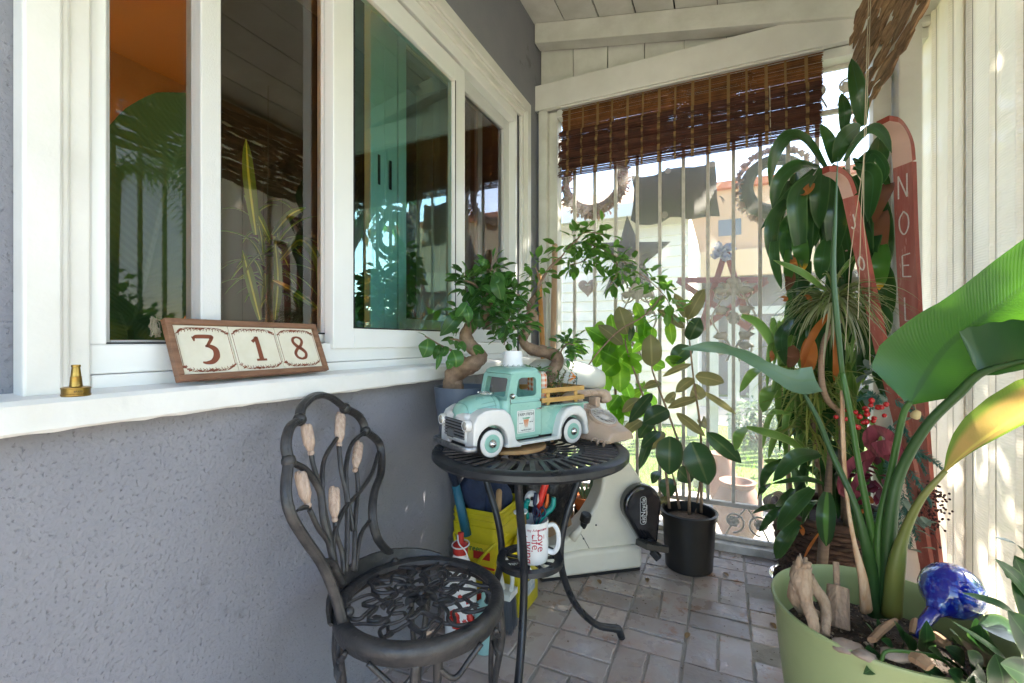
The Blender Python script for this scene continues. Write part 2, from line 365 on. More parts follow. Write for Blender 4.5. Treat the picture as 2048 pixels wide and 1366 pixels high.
# =====================================================================
# THE PLACE
# =====================================================================
def stucco(name, c, c2):
    m = mat(name, c, .9, col2=c2, vscale=2.2, vcon=(.3, .7), col3=(.15, .147, .165), c3scale=3.2, c3lo=.60); t = m.node_tree; p = t.nodes['Principled BSDF']; L = t.links.new
    tc = [n for n in t.nodes if n.type == 'TEX_COORD'][0]
    n1 = _n(t, 'ShaderNodeTexNoise'); n1.inputs['Scale'].default_value = 34; n1.inputs['Detail'].default_value = 8; n1.inputs['Roughness'].default_value = .62; n1.inputs['Distortion'].default_value = .6
    L(tc.outputs['Object'], n1.inputs['Vector'])
    vo = _n(t, 'ShaderNodeTexVoronoi'); vo.inputs['Scale'].default_value = 150; L(tc.outputs['Object'], vo.inputs['Vector'])
    ad = _n(t, 'ShaderNodeMath', operation='MULTIPLY_ADD'); L(vo.outputs['Distance'], ad.inputs[0]); ad.inputs[1].default_value = .25; L(n1.outputs[0], ad.inputs[2])
    n2 = _n(t, 'ShaderNodeTexNoise'); n2.inputs['Scale'].default_value = 130; n2.inputs['Detail'].default_value = 3; L(tc.outputs['Object'], n2.inputs['Vector'])
    pit = _n(t, 'ShaderNodeMapRange'); pit.inputs[1].default_value = .30; pit.inputs[2].default_value = .42; L(n2.outputs[0], pit.inputs[0])
    s2 = _n(t, 'ShaderNodeMath', operation='MULTIPLY_ADD'); L(pit.outputs[0], s2.inputs[0]); s2.inputs[1].default_value = .5; L(ad.outputs[0], s2.inputs[2])
    bc = p.inputs['Base Color'].links[0].from_socket; dk = _n(t, 'ShaderNodeMix', data_type='RGBA'); iv = _n(t, 'ShaderNodeMapRange'); iv.inputs[1].default_value = .26; iv.inputs[2].default_value = .34; iv.inputs[3].default_value = .5; iv.inputs[4].default_value = 0
    L(n2.outputs[0], iv.inputs[0]); L(iv.outputs[0], dk.inputs[0]); L(bc, dk.inputs[6]); dk.inputs[7].default_value = (.085, .082, .10, 1); L(dk.outputs[2], p.inputs['Base Color'])
    bp = _n(t, 'ShaderNodeBump'); bp.inputs['Strength'].default_value = .75; bp.inputs['Distance'].default_value = .004; L(s2.outputs[0], bp.inputs['Height']); L(bp.outputs[0], p.inputs['Normal'])
    return m
M_stucco = stucco('grey_stucco', (.20, .203, .238), (.25, .25, .278))

# --- ground outside, porch floor ---
M_lawn = mat('lawn', (.10, .17, .03), .9, col2=(.16, .24, .05), vscale=3, bump=1, bscale=60, bdist=.03)
g = MB().box((-60, -60, -.30), (60, 60, -.16)).build('ground', M_lawn); struct(g)
M_conc = mat('concrete', (.52, .47, .40), .9, col2=(.38, .36, .33), vscale=3, bump=.3)
g = MB().box((-6, 2.95, -.16), (8, 3.9, -.14)).box((1.0, -8, -.16), (8, 2.95, -.145)).box((-6.5, -8, -.16), (1.0, -2.2, -.145)).box((-1.5, 7.2, -.16), (8, 10.9, -.145)).build('path_and_bounce_paving', M_conc); struct(g)  # side and rear slabs added out of view for warm bounce light
random.seed(3)
gr = MB()
for i in range(9000):
    x = random.uniform(-3.2, 3.2); y = random.uniform(3.92, 7.1); h = random.uniform(.02, .06)
    a = random.uniform(0, 6.28); d = V(math.cos(a), math.sin(a), 0) * .004; l = V(random.uniform(-.02, .02), random.uniform(-.02, .02), h)
    p = V(x, y, -.16); gr.add([p - d, p + d, p + l], [(0, 1, 2)])
tag(gr.build('grass', leafmat('grass_blade', (.10, .19, .03), tw=.4, island=.3)), 'short green grass blades on the lawn beyond the grille', None, kind='stuff')

M_mortar = mat('sandy_mortar', (.27, .24, .21), .95, col2=(.34, .31, .28), vscale=12, bump=.8, bscale=120)
M_brick = mat('paver_brick', (.33, .25, .215), .34, col2=(.36, .325, .31), vscale=9, vcon=(.3, .7), island=.27, bump=.5, bscale=55, bdist=.003, col3=(.30, .165, .11), c3scale=7, c3lo=.58, rvar=.2)
fl = MB().box((-1.3, -2.2, -.16), (1.0, 2.72, -.0055)).build('porch_floor_base', M_mortar); struct(fl); fl.name = 'porch_floor_bed'
br = MB(); random.seed(11)
def paver(cx, cy, lx, ly):
    lx -= .009; ly -= .009
    ang = random.uniform(-.018, .018); dz = random.uniform(-.0035, .0015)
    tl = Euler((random.uniform(-.01, .01), random.uniform(-.01, .01), ang))
    n = 5; pts = []
    # irregular, slightly worn outline
    for (ax, ay, bx_, by_) in ((-1, -1, 1, -1), (1, -1, 1, 1), (1, 1, -1, 1), (-1, 1, -1, -1)):
        for k in range(n):
            f = k / n; x = lerp(ax, bx_, f) * lx / 2; y = lerp(ay, by_, f) * ly / 2
            x += random.uniform(-.0018, .0018); y += random.uniform(-.0018, .0018)
            pts.append((x, y))
    m = len(pts); vs = []
    for s_, z in ((1, -.012), (1, -.0016), (.965, 0.0)):
        for x, y in pts:
            sx_ = s_ if s_ == 1 else 1 - .0025 / (lx / 2); sy_ = s_ if s_ == 1 else 1 - .0025 / (ly / 2)
            q = tl.to_matrix() @ V(x * sx_, y * sy_, z); vs.append(V(cx, cy, dz) + q)
    fs = [(j * m + k, j * m + (k + 1) % m, (j + 1) * m + (k + 1) % m, (j + 1) * m + k) for j in range(2) for k in range(m)] + [tuple(2 * m + k for k in range(m))]
    br.add(vs, fs)
u_ = .105
nx0, nx1 = -10, 9
for iy in range(-20, 26):
    for ix in range(nx0, nx1):
        pass
# basket weave over the middle of the floor, courses running across towards the planters
bw = .212
for j in range(-10, 14):
    y0 = -.10 + j * bw
    if y0 > 2.62: continue
    for i in range(-6, 6):
        x0 = -1.0 + .03 + (i + 5) * bw - bw
        if x0 > .85: continue
        if x0 > -.02:
            off = 0 if j % 2 else .104
            for k in range(2): paver(x0 + bw / 2 + (off if k else 0), y0 + bw / 4 + k * bw / 2, bw, bw / 2)
        elif (i + j) % 2:
            for k in range(2): paver(x0 + bw / 2, y0 + bw / 4 + k * bw / 2, bw, bw / 2)
        else:
            for k in range(2): paver(x0 + bw / 4 + k * bw / 2, y0 + bw / 2, bw / 2, bw)
struct(br.build('porch_floor', M_brick))

# --- the house: stucco wall, window, sill, the room behind ---
WX = -.99
house = thing('house', 'blue grey stucco house wall with long white framed sliding window', 'house', (WX, 1.2, 0))
Z0 = 1.05
wb = MB()
oy0, oy1, oz0, oz1 = .38, 2.25, .95, 2.26
for lo, hi in (((-1.12, -2.2, -.16), (WX, 2.74, oz0)), ((-1.12, -2.2, oz1), (WX, 2.74, 3.1)), ((-1.12, -2.2, oz0), (WX, oy0, oz1)), ((-1.12, oy1, oz0), (WX, 2.74, oz1))):
    wb.box(lo, hi)
wb.build('wall', M_stucco, house)
wb = MB().box((-6, -2.2, -.16), (-5.9, 4.4, 3.1)).box((-5.9, 2.74, -.16), (-1.0, 2.88, 3.1)).box((-5.9, -2.34, -.16), (-1.12, -2.2, 3.1)).build('outer_wall', M_stucco, house)
MB().box((-6.2, -2.5, 3.1), (-.96, 3.2, 3.2)).build('house_roof', mat('roof_felt', (.16, .14, .13), .9), house)
M_room = mat('warm_room_wall', (.46, .39, .29), .8, col2=(.38, .31, .22), vscale=1)
MB().box((-3.30, -1.6, 0), (-3.25, 2.7, 2.9)).box((-3.25, 2.6, 0), (-1.13, 2.65, 2.9)).box((-3.25, -1.6, 0), (-1.13, -1.55, 2.9)).build('room_wall', M_room, house)
MB().box((-3.25, -1.55, 2.75), (-1.13, 2.6, 2.8)).build('room_ceiling', mat('room_ceiling_paint', (.30, .22, .15), .9), house)
MB().box((-3.25, -1.55, .02), (-1.13, 2.6, .05)).build('room_floor', mat('dark_wood_floor', (.05, .028, .018), .5), house)
MB().box((-1.98, 1.16, .02), (-1.93, 2.6, 2.75)).build('lamp_block_partition', mat('dark_lamp_block', (.06, .045, .035), .7), house)  # partition added inside to keep lamp light off the second pane
# trim round the opening, stepped moulding
tr = MB()
def ring(mb, y0, y1, z0, z1, wy_, wz_, x0, x1, bottom=True):
    mb.box((x0, y0 - wy_, z0), (x1, y0, z1)); mb.box((x0, y1, z0), (x1, y1 + wy_, z1)); mb.box((x0, y0 - wy_, z1), (x1, y1 + wy_, z1 + wz_))
    if bottom: mb.box((x0, y0 - wy_, z0 - wz_), (x1, y1 + wy_, z0))
ring(tr, .362, 2.275, .965, 2.295, .046, .05, WX - .002, WX + .034, False)
ring(tr, .374, 2.262, .965, 2.283, .012, .012, WX - .002, WX + .026, False)
ring(tr, .405, 2.232, .965, 2.252, .031, .031, WX - .002, WX + .018, False)
tr.build('window_trim', M_white, house, bevel=.004)
sl_ = MB(); random.seed(5)
# sill with a slightly chipped lower edge
ys = [-2.0 + i * .03 for i in range(149)]
prof = []
for y in ys:
    j = random.uniform(-.0016, .0016); prof.append([(WX - .005, .905 + j), (WX + .066, .913 + j), (WX + .071, .918), (WX + .071, .957), (WX + .064, .964), (WX - .005, .971)])
vs = []
for y, pr in zip(ys, prof): vs += [(x, y, z) for x, z in pr]
k6 = 6; n_ = len(ys)
fs = [(i * k6 + a, i * k6 + (a + 1) % k6, (i + 1) * k6 + (a + 1) % k6, (i + 1) * k6 + a) for i in range(n_ - 1) for a in range(k6)] + [tuple(range(5, -1, -1)), tuple((n_ - 1) * k6 + a for a in range(6))]
sl_.add(vs, fs); sl_.build('sill', mat('sill_paint', (.78, .77, .75), .5, col2=(.70, .69, .66), vscale=6, bump=.3, bscale=70, col3=(.45, .42, .37), c3scale=26, c3lo=.70), house)
# vinyl window: outer frame, three sashes, each with its pane
G_dark = glass('clear_window_glass', (.84, .86, .80), (1, 1, .94), 2.0)
G_left = glass('left_window_glass', (.96, .96, .93), (1, 1, 1), 1.25)
G_teal = glass('teal_window_glass', (.58, .96, .88), (.62, 1.0, .97), 2.5)
G_grey = glass('grey_screen_glass', (.72, .74, .78), (.95, .97, 1), 2.0)
M_rub = mat('black_rubber', (.01, .01, .012), .6)
wf = MB()
ring(wf, .432, 2.172, 1.045, 2.200, .024, .052, -1.075, WX + .006)
wf.box((-1.075, .408, .966), (WX + .010, 2.196, .992)); wf.box((-1.07, .432, .9935), (WX + .000, 2.172, 1.0455))
wframe = wf.build('window', M_vinyl, house, bevel=.003)
MB().box((WX + .0005, .445, 1.012), (WX + .0013, .475, 1.016)).build('weep_hole', M_dark, wframe)
def sash(name, y0, y1, z0, z1, x, sw, d, g, gm=M_vinyl, black=False, bot=None):
    s_ = MB(); bt = bot or sw
    s_.box((x - d, y0, z0), (x, y0 + sw, z1)).box((x - d, y1 - sw, z0), (x, y1, z1)).box((x - d, y0 + sw, z0), (x, y1 - sw, z0 + bt)).box((x - d, y0 + sw, z1 - sw), (x, y1 - sw, z1))
    f = s_.build(name, gm, house, bevel=.0025)
    X_ = x - d / 2; MB().add([(X_, y0 + sw - .002, z0 + bt - .002), (X_, y1 - sw + .002, z0 + bt - .002), (X_, y1 - sw + .002, z1 - sw + .002), (X_, y0 + sw - .002, z1 - sw + .002)], [(0, 1, 2, 3)]).build('pane', g, f)
    if black:
        b = MB(); b.box((x + .0002, y0 + sw - .004, z0 + bt - .004), (x + .002, y0 + sw, z1 - sw)).box((x + .0002, y0 + sw, z0 + bt - .004), (x + .002, y1 - sw, z0 + bt))
        b.box((x + .0002, y1 - sw, z0 + bt - .004), (x + .002, y1 - sw + .004, z1 - sw)); b.build('gasket', M_rub, f)
    return f
M_scr = mat('insect_screen_frame', (.52, .52, .51), .6, bump=.5, bscale=900)
f_ = MB().box((-1.044, .433, 1.0465), (-1.014, .4495, 2.199)).box((-1.044, .4495, 1.0465), (-1.014, .598, 1.053)).box((-1.044, .4495, 2.18), (-1.014, .598, 2.199)).build('fixed_sash', M_scr, house, bevel=.002)
MB().add([(-1.03, .4475, 1.052), (-1.03, .600, 1.052), (-1.03, .600, 2.182), (-1.03, .4475, 2.182)], [(0, 1, 2, 3)]).build('pane', G_left, f_)
MB().box((-1.0138, .4295, 1.046), (-1.012, .4335, 2.199)).box((-1.0138, .4335, 1.0455), (-1.012, .598, 1.0485)).build('gasket', M_rub, f_)
MB().box((-1.05, .5985, 1.0465), (WX - .006, .6415, 2.199)).build('mullion', mat('grey_vinyl', (.66, .655, .65), .4, bump=.2, bscale=300), house, bevel=.003)
sash('fixed_sash', .6425, .955, 1.0465, 2.199, -1.016, .010, .03, G_dark, M_vinyl, True, bot=.028)
sash('sliding_sash', .935, 1.640, 1.030, 2.170, -.972, .078, .034, G_teal, M_vinyl, True, bot=.062)
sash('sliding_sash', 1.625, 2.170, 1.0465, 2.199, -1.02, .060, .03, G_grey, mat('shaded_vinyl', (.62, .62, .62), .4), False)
sash('inner_sash', 1.32, 1.95, 1.09, 2.19, -1.058, .045, .02, G_grey)
for y in (1.213, 1.272): MB().box((-1.0555, y - .005, 1.58), (-1.053, y + .005, 1.68)).build('sash_latch', M_blackcast, house)
for y in (1.175, 1.248): MB().box((-1.085, y, 1.06), (-1.0565 - (y > 1.2) * .004, y + .068, 2.19)).build('inner_stile', M_vinyl, house, bevel=.003)

# --- porch roof: sloping boards, rafters, header, gable boards, posts ---
porch = thing('porch_roof', 'white painted lean-to porch roof of boards and rafters', 'porch roof', (-.1, 2.5, 2.4))
SL = -.194
def zc(x): return 2.88 + SL * (x + .99)
bd = MB(); random.seed(21)
x = -1.0
while x < 1.05:
    x1 = x + .195; g_ = .004 if random.random() < .3 else .0075
    bd.add([(xx, y, zc(xx) + dz) for xx in (x, x1 - g_) for y in (-1.1, 2.75) for dz in (0, .02)], [(0, 1, 3, 2), (4, 6, 7, 5), (0, 4, 5, 1), (2, 3, 7, 6), (0, 2, 6, 4), (1, 5, 7, 3)])
    x = x1
bd.build('roof_board', M_oldwhite, porch, bevel=.002)
MB().add([(xx, y, zc(xx) + dz) for xx in (-1.0, 1.1) for y in (-1.1, 2.8) for dz in (.022, .05)], [(0, 1, 3, 2), (4, 6, 7, 5), (0, 4, 5, 1), (2, 3, 7, 6), (0, 2, 6, 4), (1, 5, 7, 3)]).build('roof_deck', M_dark, porch)
for y in (2.44, 1.25, .05, -1.05):
    r_ = MB(); r_.add([(xx, yy, zc(xx) + dz) for xx in (-.985, 1.0) for yy in (y, y + .085) for dz in (-.115, -.002)], [(0, 1, 3, 2), (4, 6, 7, 5), (0, 4, 5, 1), (2, 3, 7, 6), (0, 2, 6, 4), (1, 5, 7, 3)])
    r_.build('rafter', M_oldwhite, porch, bevel=.004)
MB().box((-1.03, 2.462, 2.385), (.92, 2.5, 2.53)).build('header', M_white, porch, bevel=.004)
ib = MB(); x = -.985
while x < .8:
    g_ = random.choice((.002, .004, .005)); ib.box((x, 2.545, 2.40), (x + .2 - g_, 2.56, 2.95)); x += .2
ib.build('gable_board', M_oldwhite, porch, bevel=.0015)
MB().box((-1, 2.5605, 2.38), (.95, 2.57, 2.95)).build('gable_backing', M_dark, porch)
MB().box((-.975, 2.475, 0), (-.925, 2.56, 2.385)).box((-.925, 2.52, 0), (-.875, 2.60, 2.385)).build('post', M_oldwhite, porch, bevel=.004)
MB().box((.672, 2.44, 0), (.752, 2.54, 2.385)).build('post', M_white, porch, bevel=.006)
MB().box((.60, 2.50, 0), (.665, 2.57, 2.385)).build('post', M_oldwhite, porch, bevel=.004)
MB().box((-.87, 2.5, 2.34), (.93, 2.60, 2.384)).build('lintel', M_white, porch, bevel=.003)
MB().box((.70, -1.1, 2.41), (.79, 2.46, 2.53)).build('side_beam', M_oldwhite, porch, bevel=.004)
MB().box((-.93, 2.53, -.005), (.8, 2.66, .035)).build('threshold', mat('chalky_threshold', (.66, .63, .60), .9, col2=(.45, .42, .39), vscale=14, bump=.6, bscale=50), porch, bevel=.004)

# --- wrought iron security grille across the end ---
grille = thing('security_grille', 'beige iron security grille of vertical bars with scrolls, behind fine mesh', 'security grille', (0, 2.58, .04))
M_iron = mat('beige_iron', (.66, .61, .54), .5, col2=(.52, .47, .41), vscale=40, bump=.3, bscale=200)
for k in range(14):
    MB().beam((-.790 + .1195 * k, 2.585, .22), (-.790 + .1195 * k, 2.585, 2.13), .017, .017, up=(0, 1, 0)).build('bar', M_iron, grille, bevel=.002)
for z in (.048, .22, 2.13, 2.335):
    MB().beam((-.87, 2.586, z), (.79, 2.586, z), .022, .022).build('rail', M_iron, grille, bevel=.002)
def spiral(cx, cz, r, turns, a0, s=1, n=22):
    return [V(cx + s * math.cos(a0 + turns * 2 * math.pi * i / n) * r * (1 - .75 * i / n), 2.586, cz + math.sin(a0 + turns * 2 * math.pi * i / n) * r * (1 - .75 * i / n)) for i in range(n + 1)]
def rosette(mb, c, r):
    c = Vector(c)
    for k in range(6):
        a = k * math.pi / 3; mb.blob(c + V(math.cos(a) * r * .6, 0, math.sin(a) * r * .6), r * .5, 7, 5, .1, (1, .35, 1))
    mb.blob(c, r * .45, 8, 5, 0, (1, .6, 1))
for zc_, k0 in ((.135, 0), (2.235, 0)):
    sp = MB()
    for i in range(7):
        cx = -.73 + i * .239
        for s_ in (1, -1):
            sp.tube(spiral(cx + s_ * .058, zc_, .058, 1.1, -.5 * math.pi, s_), .005, 6)
            sp.tube(smooth_path([(cx + s_ * .02, 2.586, zc_ - .08), (cx + s_ * .05, 2.586, zc_ - .02), (cx + s_ * .112, 2.586, zc_ + .07)], 5), .004, 6)
            rosette(sp, (cx + s_ * .058, 2.586, zc_), .027)
    sp.build('scroll_band', M_iron, grille, smooth=True)
for cx in (-.432, .046, .524):
    o_ = MB()
    for s_ in (1, -1):
        for zz in (1.30, 1.02): o_.tube(spiral(cx + s_ * .06, zz, .052, 1.0, .5 * math.pi, s_, 18), .0045, 6)
        o_.tube(smooth_path([(cx + s_ * .015, 2.586, 1.34), (cx + s_ * .07, 2.586, 1.24), (cx + s_ * .1, 2.586, 1.17), (cx + s_ * .07, 2.586, 1.1), (cx + s_ * .012, 2.586, 1.02), (cx + s_ * .03, 2.586, .95)], 6), .005, 6)
        for zz in (1.31, 1.21, 1.08, 1.03):
            o_.blob((cx + s_ * .055, 2.586, zz), .028, 8, 5, .25, (1.2, .3, .7), )
    rosette(o_, (cx, 2.586, 1.33), .045); rosette(o_, (cx, 2.586, 1.17), .03)
    o_.build('scroll_ornament', M_iron, grille, smooth=True)
M_mesh = thin('fine_security_mesh', (.72, .70, .66), tw=.5, alpha=.82, rough=.8)
MB().box((-.87, 2.610, .05), (.66, 2.6115, 2.335)).build('mesh_screen', M_mesh, grille)

# --- translucent ribbed sheets of the right hand wall ---
screen = thing('ribbed_screen_wall', 'white translucent ribbed plastic sheets closing the porch side', 'screen wall', (.79, 1.7, 0))
M_rib = bpy.data.materials.new('ribbed_plastic'); M_rib = thin('ribbed_plastic', (.79, .715, .61), tw=.42, alpha=.02, rough=.5, col2=(.72, .63, .52), vscale=2)
t = M_rib.node_tree; p_ = t.nodes['Principled BSDF']; wv = _n(t, 'ShaderNodeTexWave', wave_type='BANDS', bands_direction='Z'); wv.inputs['Scale'].default_value = 34
tc = [n for n in t.nodes if n.type == 'TEX_COORD'][0]; t.links.new(tc.outputs['Object'], wv.inputs['Vector'])
bp = _n(t, 'ShaderNodeBump'); bp.inputs['Strength'].default_value = .35; bp.inputs['Distance'].default_value = .002; t.links.new(wv.outputs[0], bp.inputs['Height']); t.links.new(bp.outputs[0], p_.inputs['Normal'])
for n in t.nodes:
    if n.type == 'BSDF_TRANSLUCENT': t.links.new(bp.outputs[0], n.inputs['Normal'])
pr = [(0, 0), (.002, .010), (.010, .013), (.018, .009), (.024, 0), (.07, .003), (.128, -.001)]
M_rib_shade = mat('brown_rib_shade', (.24, .19, .14), .8)
for k in range(6):
    y0 = 2.60 - .15 * k; s_ = MB(); vs = []
    for dy, dx in pr + [(.15, 0)]:
        for z in (-.02, 2.45): vs.append((.79 - dx, y0 - dy, z))
    n = len(pr) + 1
    s_.add(vs, [(2 * i, 2 * i + 1, 2 * i + 3, 2 * i + 2) for i in range(n - 1)])
    s_.build('ribbed_sheet', M_rib, screen, smooth=True)
    MB().box((.7895, y0 - .028, 0), (.7925, y0 - .0245, 2.43)).build('rib_shadow_strip', M_rib_shade, screen)  # brown strip stands in for the thin shadow line along each rib
for y in (1.70, 2.15): MB().box((.80, y, 0), (.84, y + .045, 2.42)).build('stud', M_oldwhite, screen)
for z in (.05, 1.15): MB().box((.842, 1.7, z), (.875, 2.44, z + .05)).build('batten', M_oldwhite, screen)
MB().box((.775, -1.1, 0), (.83, 1.64, .05)).box((.775, -1.1, 1.0), (.83, 1.64, 1.05)).box((.775, -1.1, 2.36), (.83, 1.64, 2.41)).build('side_rail', M_oldwhite, screen)
MB().box((.74, 1.64, 0), (.83, 1.70, 2.41)).box((.74, .30, 0), (.83, .36, 2.41)).box((.74, -1.1, 0), (.83, -1.02, 2.41)).build('post', M_oldwhite, screen)
for k in range(22):
    MB().beam((.80, -1.0 + .12 * k, .05), (.80, -1.0 + .12 * k, 2.36), .017, .017).build('bar', M_iron, screen)

# --- blinds ---
def islmat(name, c1, c2, tw, rough=.6):
    m = thin(name, c1, tw=tw, rough=rough, col2=c2, vscale=20, stretch=(1, 1, 1), island=.35, bump=.3, bscale=200); return m
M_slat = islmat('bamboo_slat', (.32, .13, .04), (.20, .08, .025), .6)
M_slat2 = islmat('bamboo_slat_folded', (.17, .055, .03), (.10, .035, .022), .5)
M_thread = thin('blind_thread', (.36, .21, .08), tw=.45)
bl = thing('bamboo_blind', 'brown bamboo roller blind half raised under the white header', 'blind', (-.2, 2.5, 2.38))
random.seed(8)
def slats(mb, x0, x1, zt, zb, pitch, yf, gapf):
    z = zt
    while z > zb:
        h = pitch * random.uniform(.80, .96) * gapf(z); y = yf(z)
        segs = 4; xs = [x0 + random.uniform(-.004, .004)] + [lerp(x0, x1, k / segs) + random.uniform(-.05, .05) for k in range(1, segs)] + [x1 + random.uniform(-.004, .004)]
        for a, b in zip(xs, xs[1:]):
            dz = random.uniform(-.0006, .0006); mb.box((a, y - .0007, z - h + dz), (b - .0008, y + .0007, z + dz), Euler((0, random.uniform(-.002, .002), 0)))
        z -= pitch
b1 = MB(); slats(b1, -.835, .412, 2.375, 2.225, .0042, lambda z: 2.497 - (2.375 - z) * .06, lambda z: 1 if random.random() > .02 else .3)
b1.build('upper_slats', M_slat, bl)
b2 = MB()
def foldy(z):
    f = ((2.24 - z) / .056) % 1; return 2.478 - .022 * math.sin(f * math.pi) ** .7 - (2.24 - z) * .03
slats(b2, -.845, .405, 2.238, 1.975, .0036, foldy, lambda z: (1.0 if z > 2.03 or random.random() > .22 else .4))
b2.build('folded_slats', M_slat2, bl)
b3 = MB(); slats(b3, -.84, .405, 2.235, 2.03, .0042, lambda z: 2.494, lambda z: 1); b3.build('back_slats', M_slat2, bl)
th = MB(); x = -.80; k = 0
while x < .41:
    wd = .014 if k % 2 == 0 else .010
    th.add([(x, 2.4952, 2.375), (x + wd, 2.4952, 2.375), (x + wd, 2.4868, 2.236), (x, 2.4868, 2.236)], [(0, 1, 2, 3)])
    path = [V(x + wd / 2, foldy(z) - .0016, z) for z in [2.236 - .009 * i for i in range(30)]]
    vs = []
    for p in path: vs += [p - V(wd / 2, 0, 0), p + V(wd / 2, 0, 0)]
    th.add(vs, [(2 * i, 2 * i + 1, 2 * i + 3, 2 * i + 2) for i in range(len(path) - 1)])
    x += .0815; k += 1
th.build('warp_threads', M_thread, bl)
MB().box((-.84, 2.475, 2.376), (.415, 2.499, 2.385)).build('head_rail', M_white, bl)
M_cord = mat('cotton_cord', (.46, .39, .27), .8)
cd = MB(); xx = at(1541, 300, Y=2.46).x
cd.tube(smooth_path([(xx - .004, 2.455, 2.25), (xx, 2.452, 2.0), (xx + .006, 2.45, 1.7), (xx - .004, 2.45, 1.5)], 5), .0018, 5); cd.build('pull_cord', M_cord, bl)

rb = thing('reed_blind', 'rough brown bark-strip blind hanging along the ribbed side screen', 'blind', (.6, 2, 2.4))
M_bark = mat('bark_strip', (.46, .28, .15), .8, col2=(.20, .11, .05), vscale=12, stretch=(6, 1, 8), island=.35, bump=1, bscale=14, bdist=.012)
random.seed(17); rm = MB()
for row in range(14):
    f = row / 13; zz = 1.985 + f * .41; xx = .520 - f * .015; y = 2.43 - random.uniform(0, .1)
    while y > -.9:
        ln = random.uniform(.10, .30); w_ = random.uniform(.030, .050); tck = random.uniform(.010, .020)
        a = V(xx - random.uniform(0, .014), y + .02, zz + random.uniform(-.006, .006)); b = a + V(random.uniform(-.004, .010), -ln, random.uniform(-.012, .012))
        path = [a.lerp(b, q / 4) + V(random.uniform(-.003, .003), 0, random.uniform(-.002, .002)) for q in range(5)]
        rm.tube(path, [w_ * .12, w_ * .42, w_ * .5, w_ * .40, w_ * .08], 7, flat=tck / w_, up=(0, 0, 1))
        y -= ln * .8
rm.build('bark_strips', M_bark, rb, smooth=True, auto=35)
rb2 = 0 and MB().box((.645, -1.0, 1.98), (.65, 2.42, 2.5), Euler((0, R(12), 0)))
c2 = MB()
A_ = at(1737, 0, Y=1.9); B_ = at(1728, 300, Y=1.88); C_ = at(1722, 430, Y=1.87); D_ = at(1716, 640, Y=1.87)
c2.tube([A_ + V(0, 0, .5), A_, B_, C_, D_], .0014, 5)
c2.tube([A_ + V(.01, 0, .5), A_ + V(.006, 0, 0), B_ + V(.004, 0, 0), C_ + V(-.014, 0, 0), at(1700, 520, Y=1.9), at(1690, 700, Y=1.9)], .0012, 5)
c2.tube([B_, at(1727, 440, Y=1.9), at(1738, 560, Y=1.9), at(1740, 730, Y=1.9)], .0011, 5)
c2.build('pull_cord', M_cord, rb)

# --- neighbours ---
nh = thing('neighbour_house', 'low white neighbour house with horizontal boards and plain roof', 'house', (-3, 7, -.15))
M_sid = mat('white_siding', (.80, .77, .70), .7, col2=(.74, .70, .62), vscale=2)
s_ = MB(); z = -.15; k = 0
while z < 2.95:
    s_.add([(-9, 7.0, z), (-.45, 7.0, z), (-.45, 6.985 - .012, z + .004), (-9, 6.985 - .012, z + .004), (-9, 7.0 - .002, z + .152), (-.45, 7.0 - .002, z + .152)], [(0, 1, 2, 3), (3, 2, 5, 4)])
    z += .152
s_.box((-9, 7.002, -.15), (-.45, 13, 2.95)).build('wall', M_sid, nh)
r_ = MB(); r_.add([(-9.5, 6.5, 2.86), (-.2, 6.5, 2.86), (-.2, 10, 4.2), (-9.5, 10, 4.2), (-9.5, 6.5, 2.98), (-.2, 6.5, 2.98), (-.2, 10, 4.32), (-9.5, 10, 4.32)], [(0, 1, 2, 3), (7, 6, 5, 4), (0, 4, 5, 1), (1, 5, 6, 2), (3, 7, 4, 0)])
r_.build('roof', mat('tan_roof_tile', (.46, .33, .22), .85, col2=(.36, .25, .17), vscale=3, bump=1, bscale=12, bdist=.03), nh)
MB().box((-9.5, 6.46, 2.80), (-.2, 6.5, 2.98)).build('fascia', M_white, nh)
ob = thing('orange_building', 'tall tan orange stucco building behind the white picket fence', 'building', (2, 11, -.15))
M_or = mat('orange_stucco', (.56, .38, .24), .9, col2=(.50, .33, .20), vscale=1.5, bump=.3)
MB().box((-.75, 11, 2.55), (7, 15, 4.35)).build('upper_wall', M_or, ob)
MB().box((-.75, 11.4, -.15), (7, 15, 2.55)).build('lower_wall', mat('garage_shade_grey', (.18, .17, .17), .9, col2=(.12, .11, .11), vscale=2), ob)  # garage interior shade is put into this wall's dark grey
MB().box((-.85, 10.8, 2.45), (7.1, 11, 3.0)).build('balcony_band', mat('tan_band', (.66, .50, .32), .9), ob)
MB().box((-.9, 10.85, 4.35), (7.2, 15.2, 4.5)).build('parapet', M_terra, ob)
wq = MB().box((-.1, 10.985, 3.35), (.35, 11.0, 3.7)).build('window', mat('dark_window', (.12, .13, .15), .2), ob)
for x in (1.3, 2.9): MB().box((x, 11.385, -.15), (x + 1.2, 11.4, 2.1)).build('garage_door', mat('garage_door_grey', (.25, .25, .25), .6), ob)
pf = thing('picket_fence', 'white upright board fence with wide gaps beyond the lawn', 'fence', (1, 6.2, -.15))
for k in range(22): MB().box((-.42 + k * .235, 6.2, -.15), (-.42 + k * .235 + .13, 6.225, 1.35)).build('picket', M_white, pf)
for z in (.25, 1.38): MB().box((-.45, 6.16, z), (4.8, 6.2, z + .09)).build('fence_rail', M_white, pf)

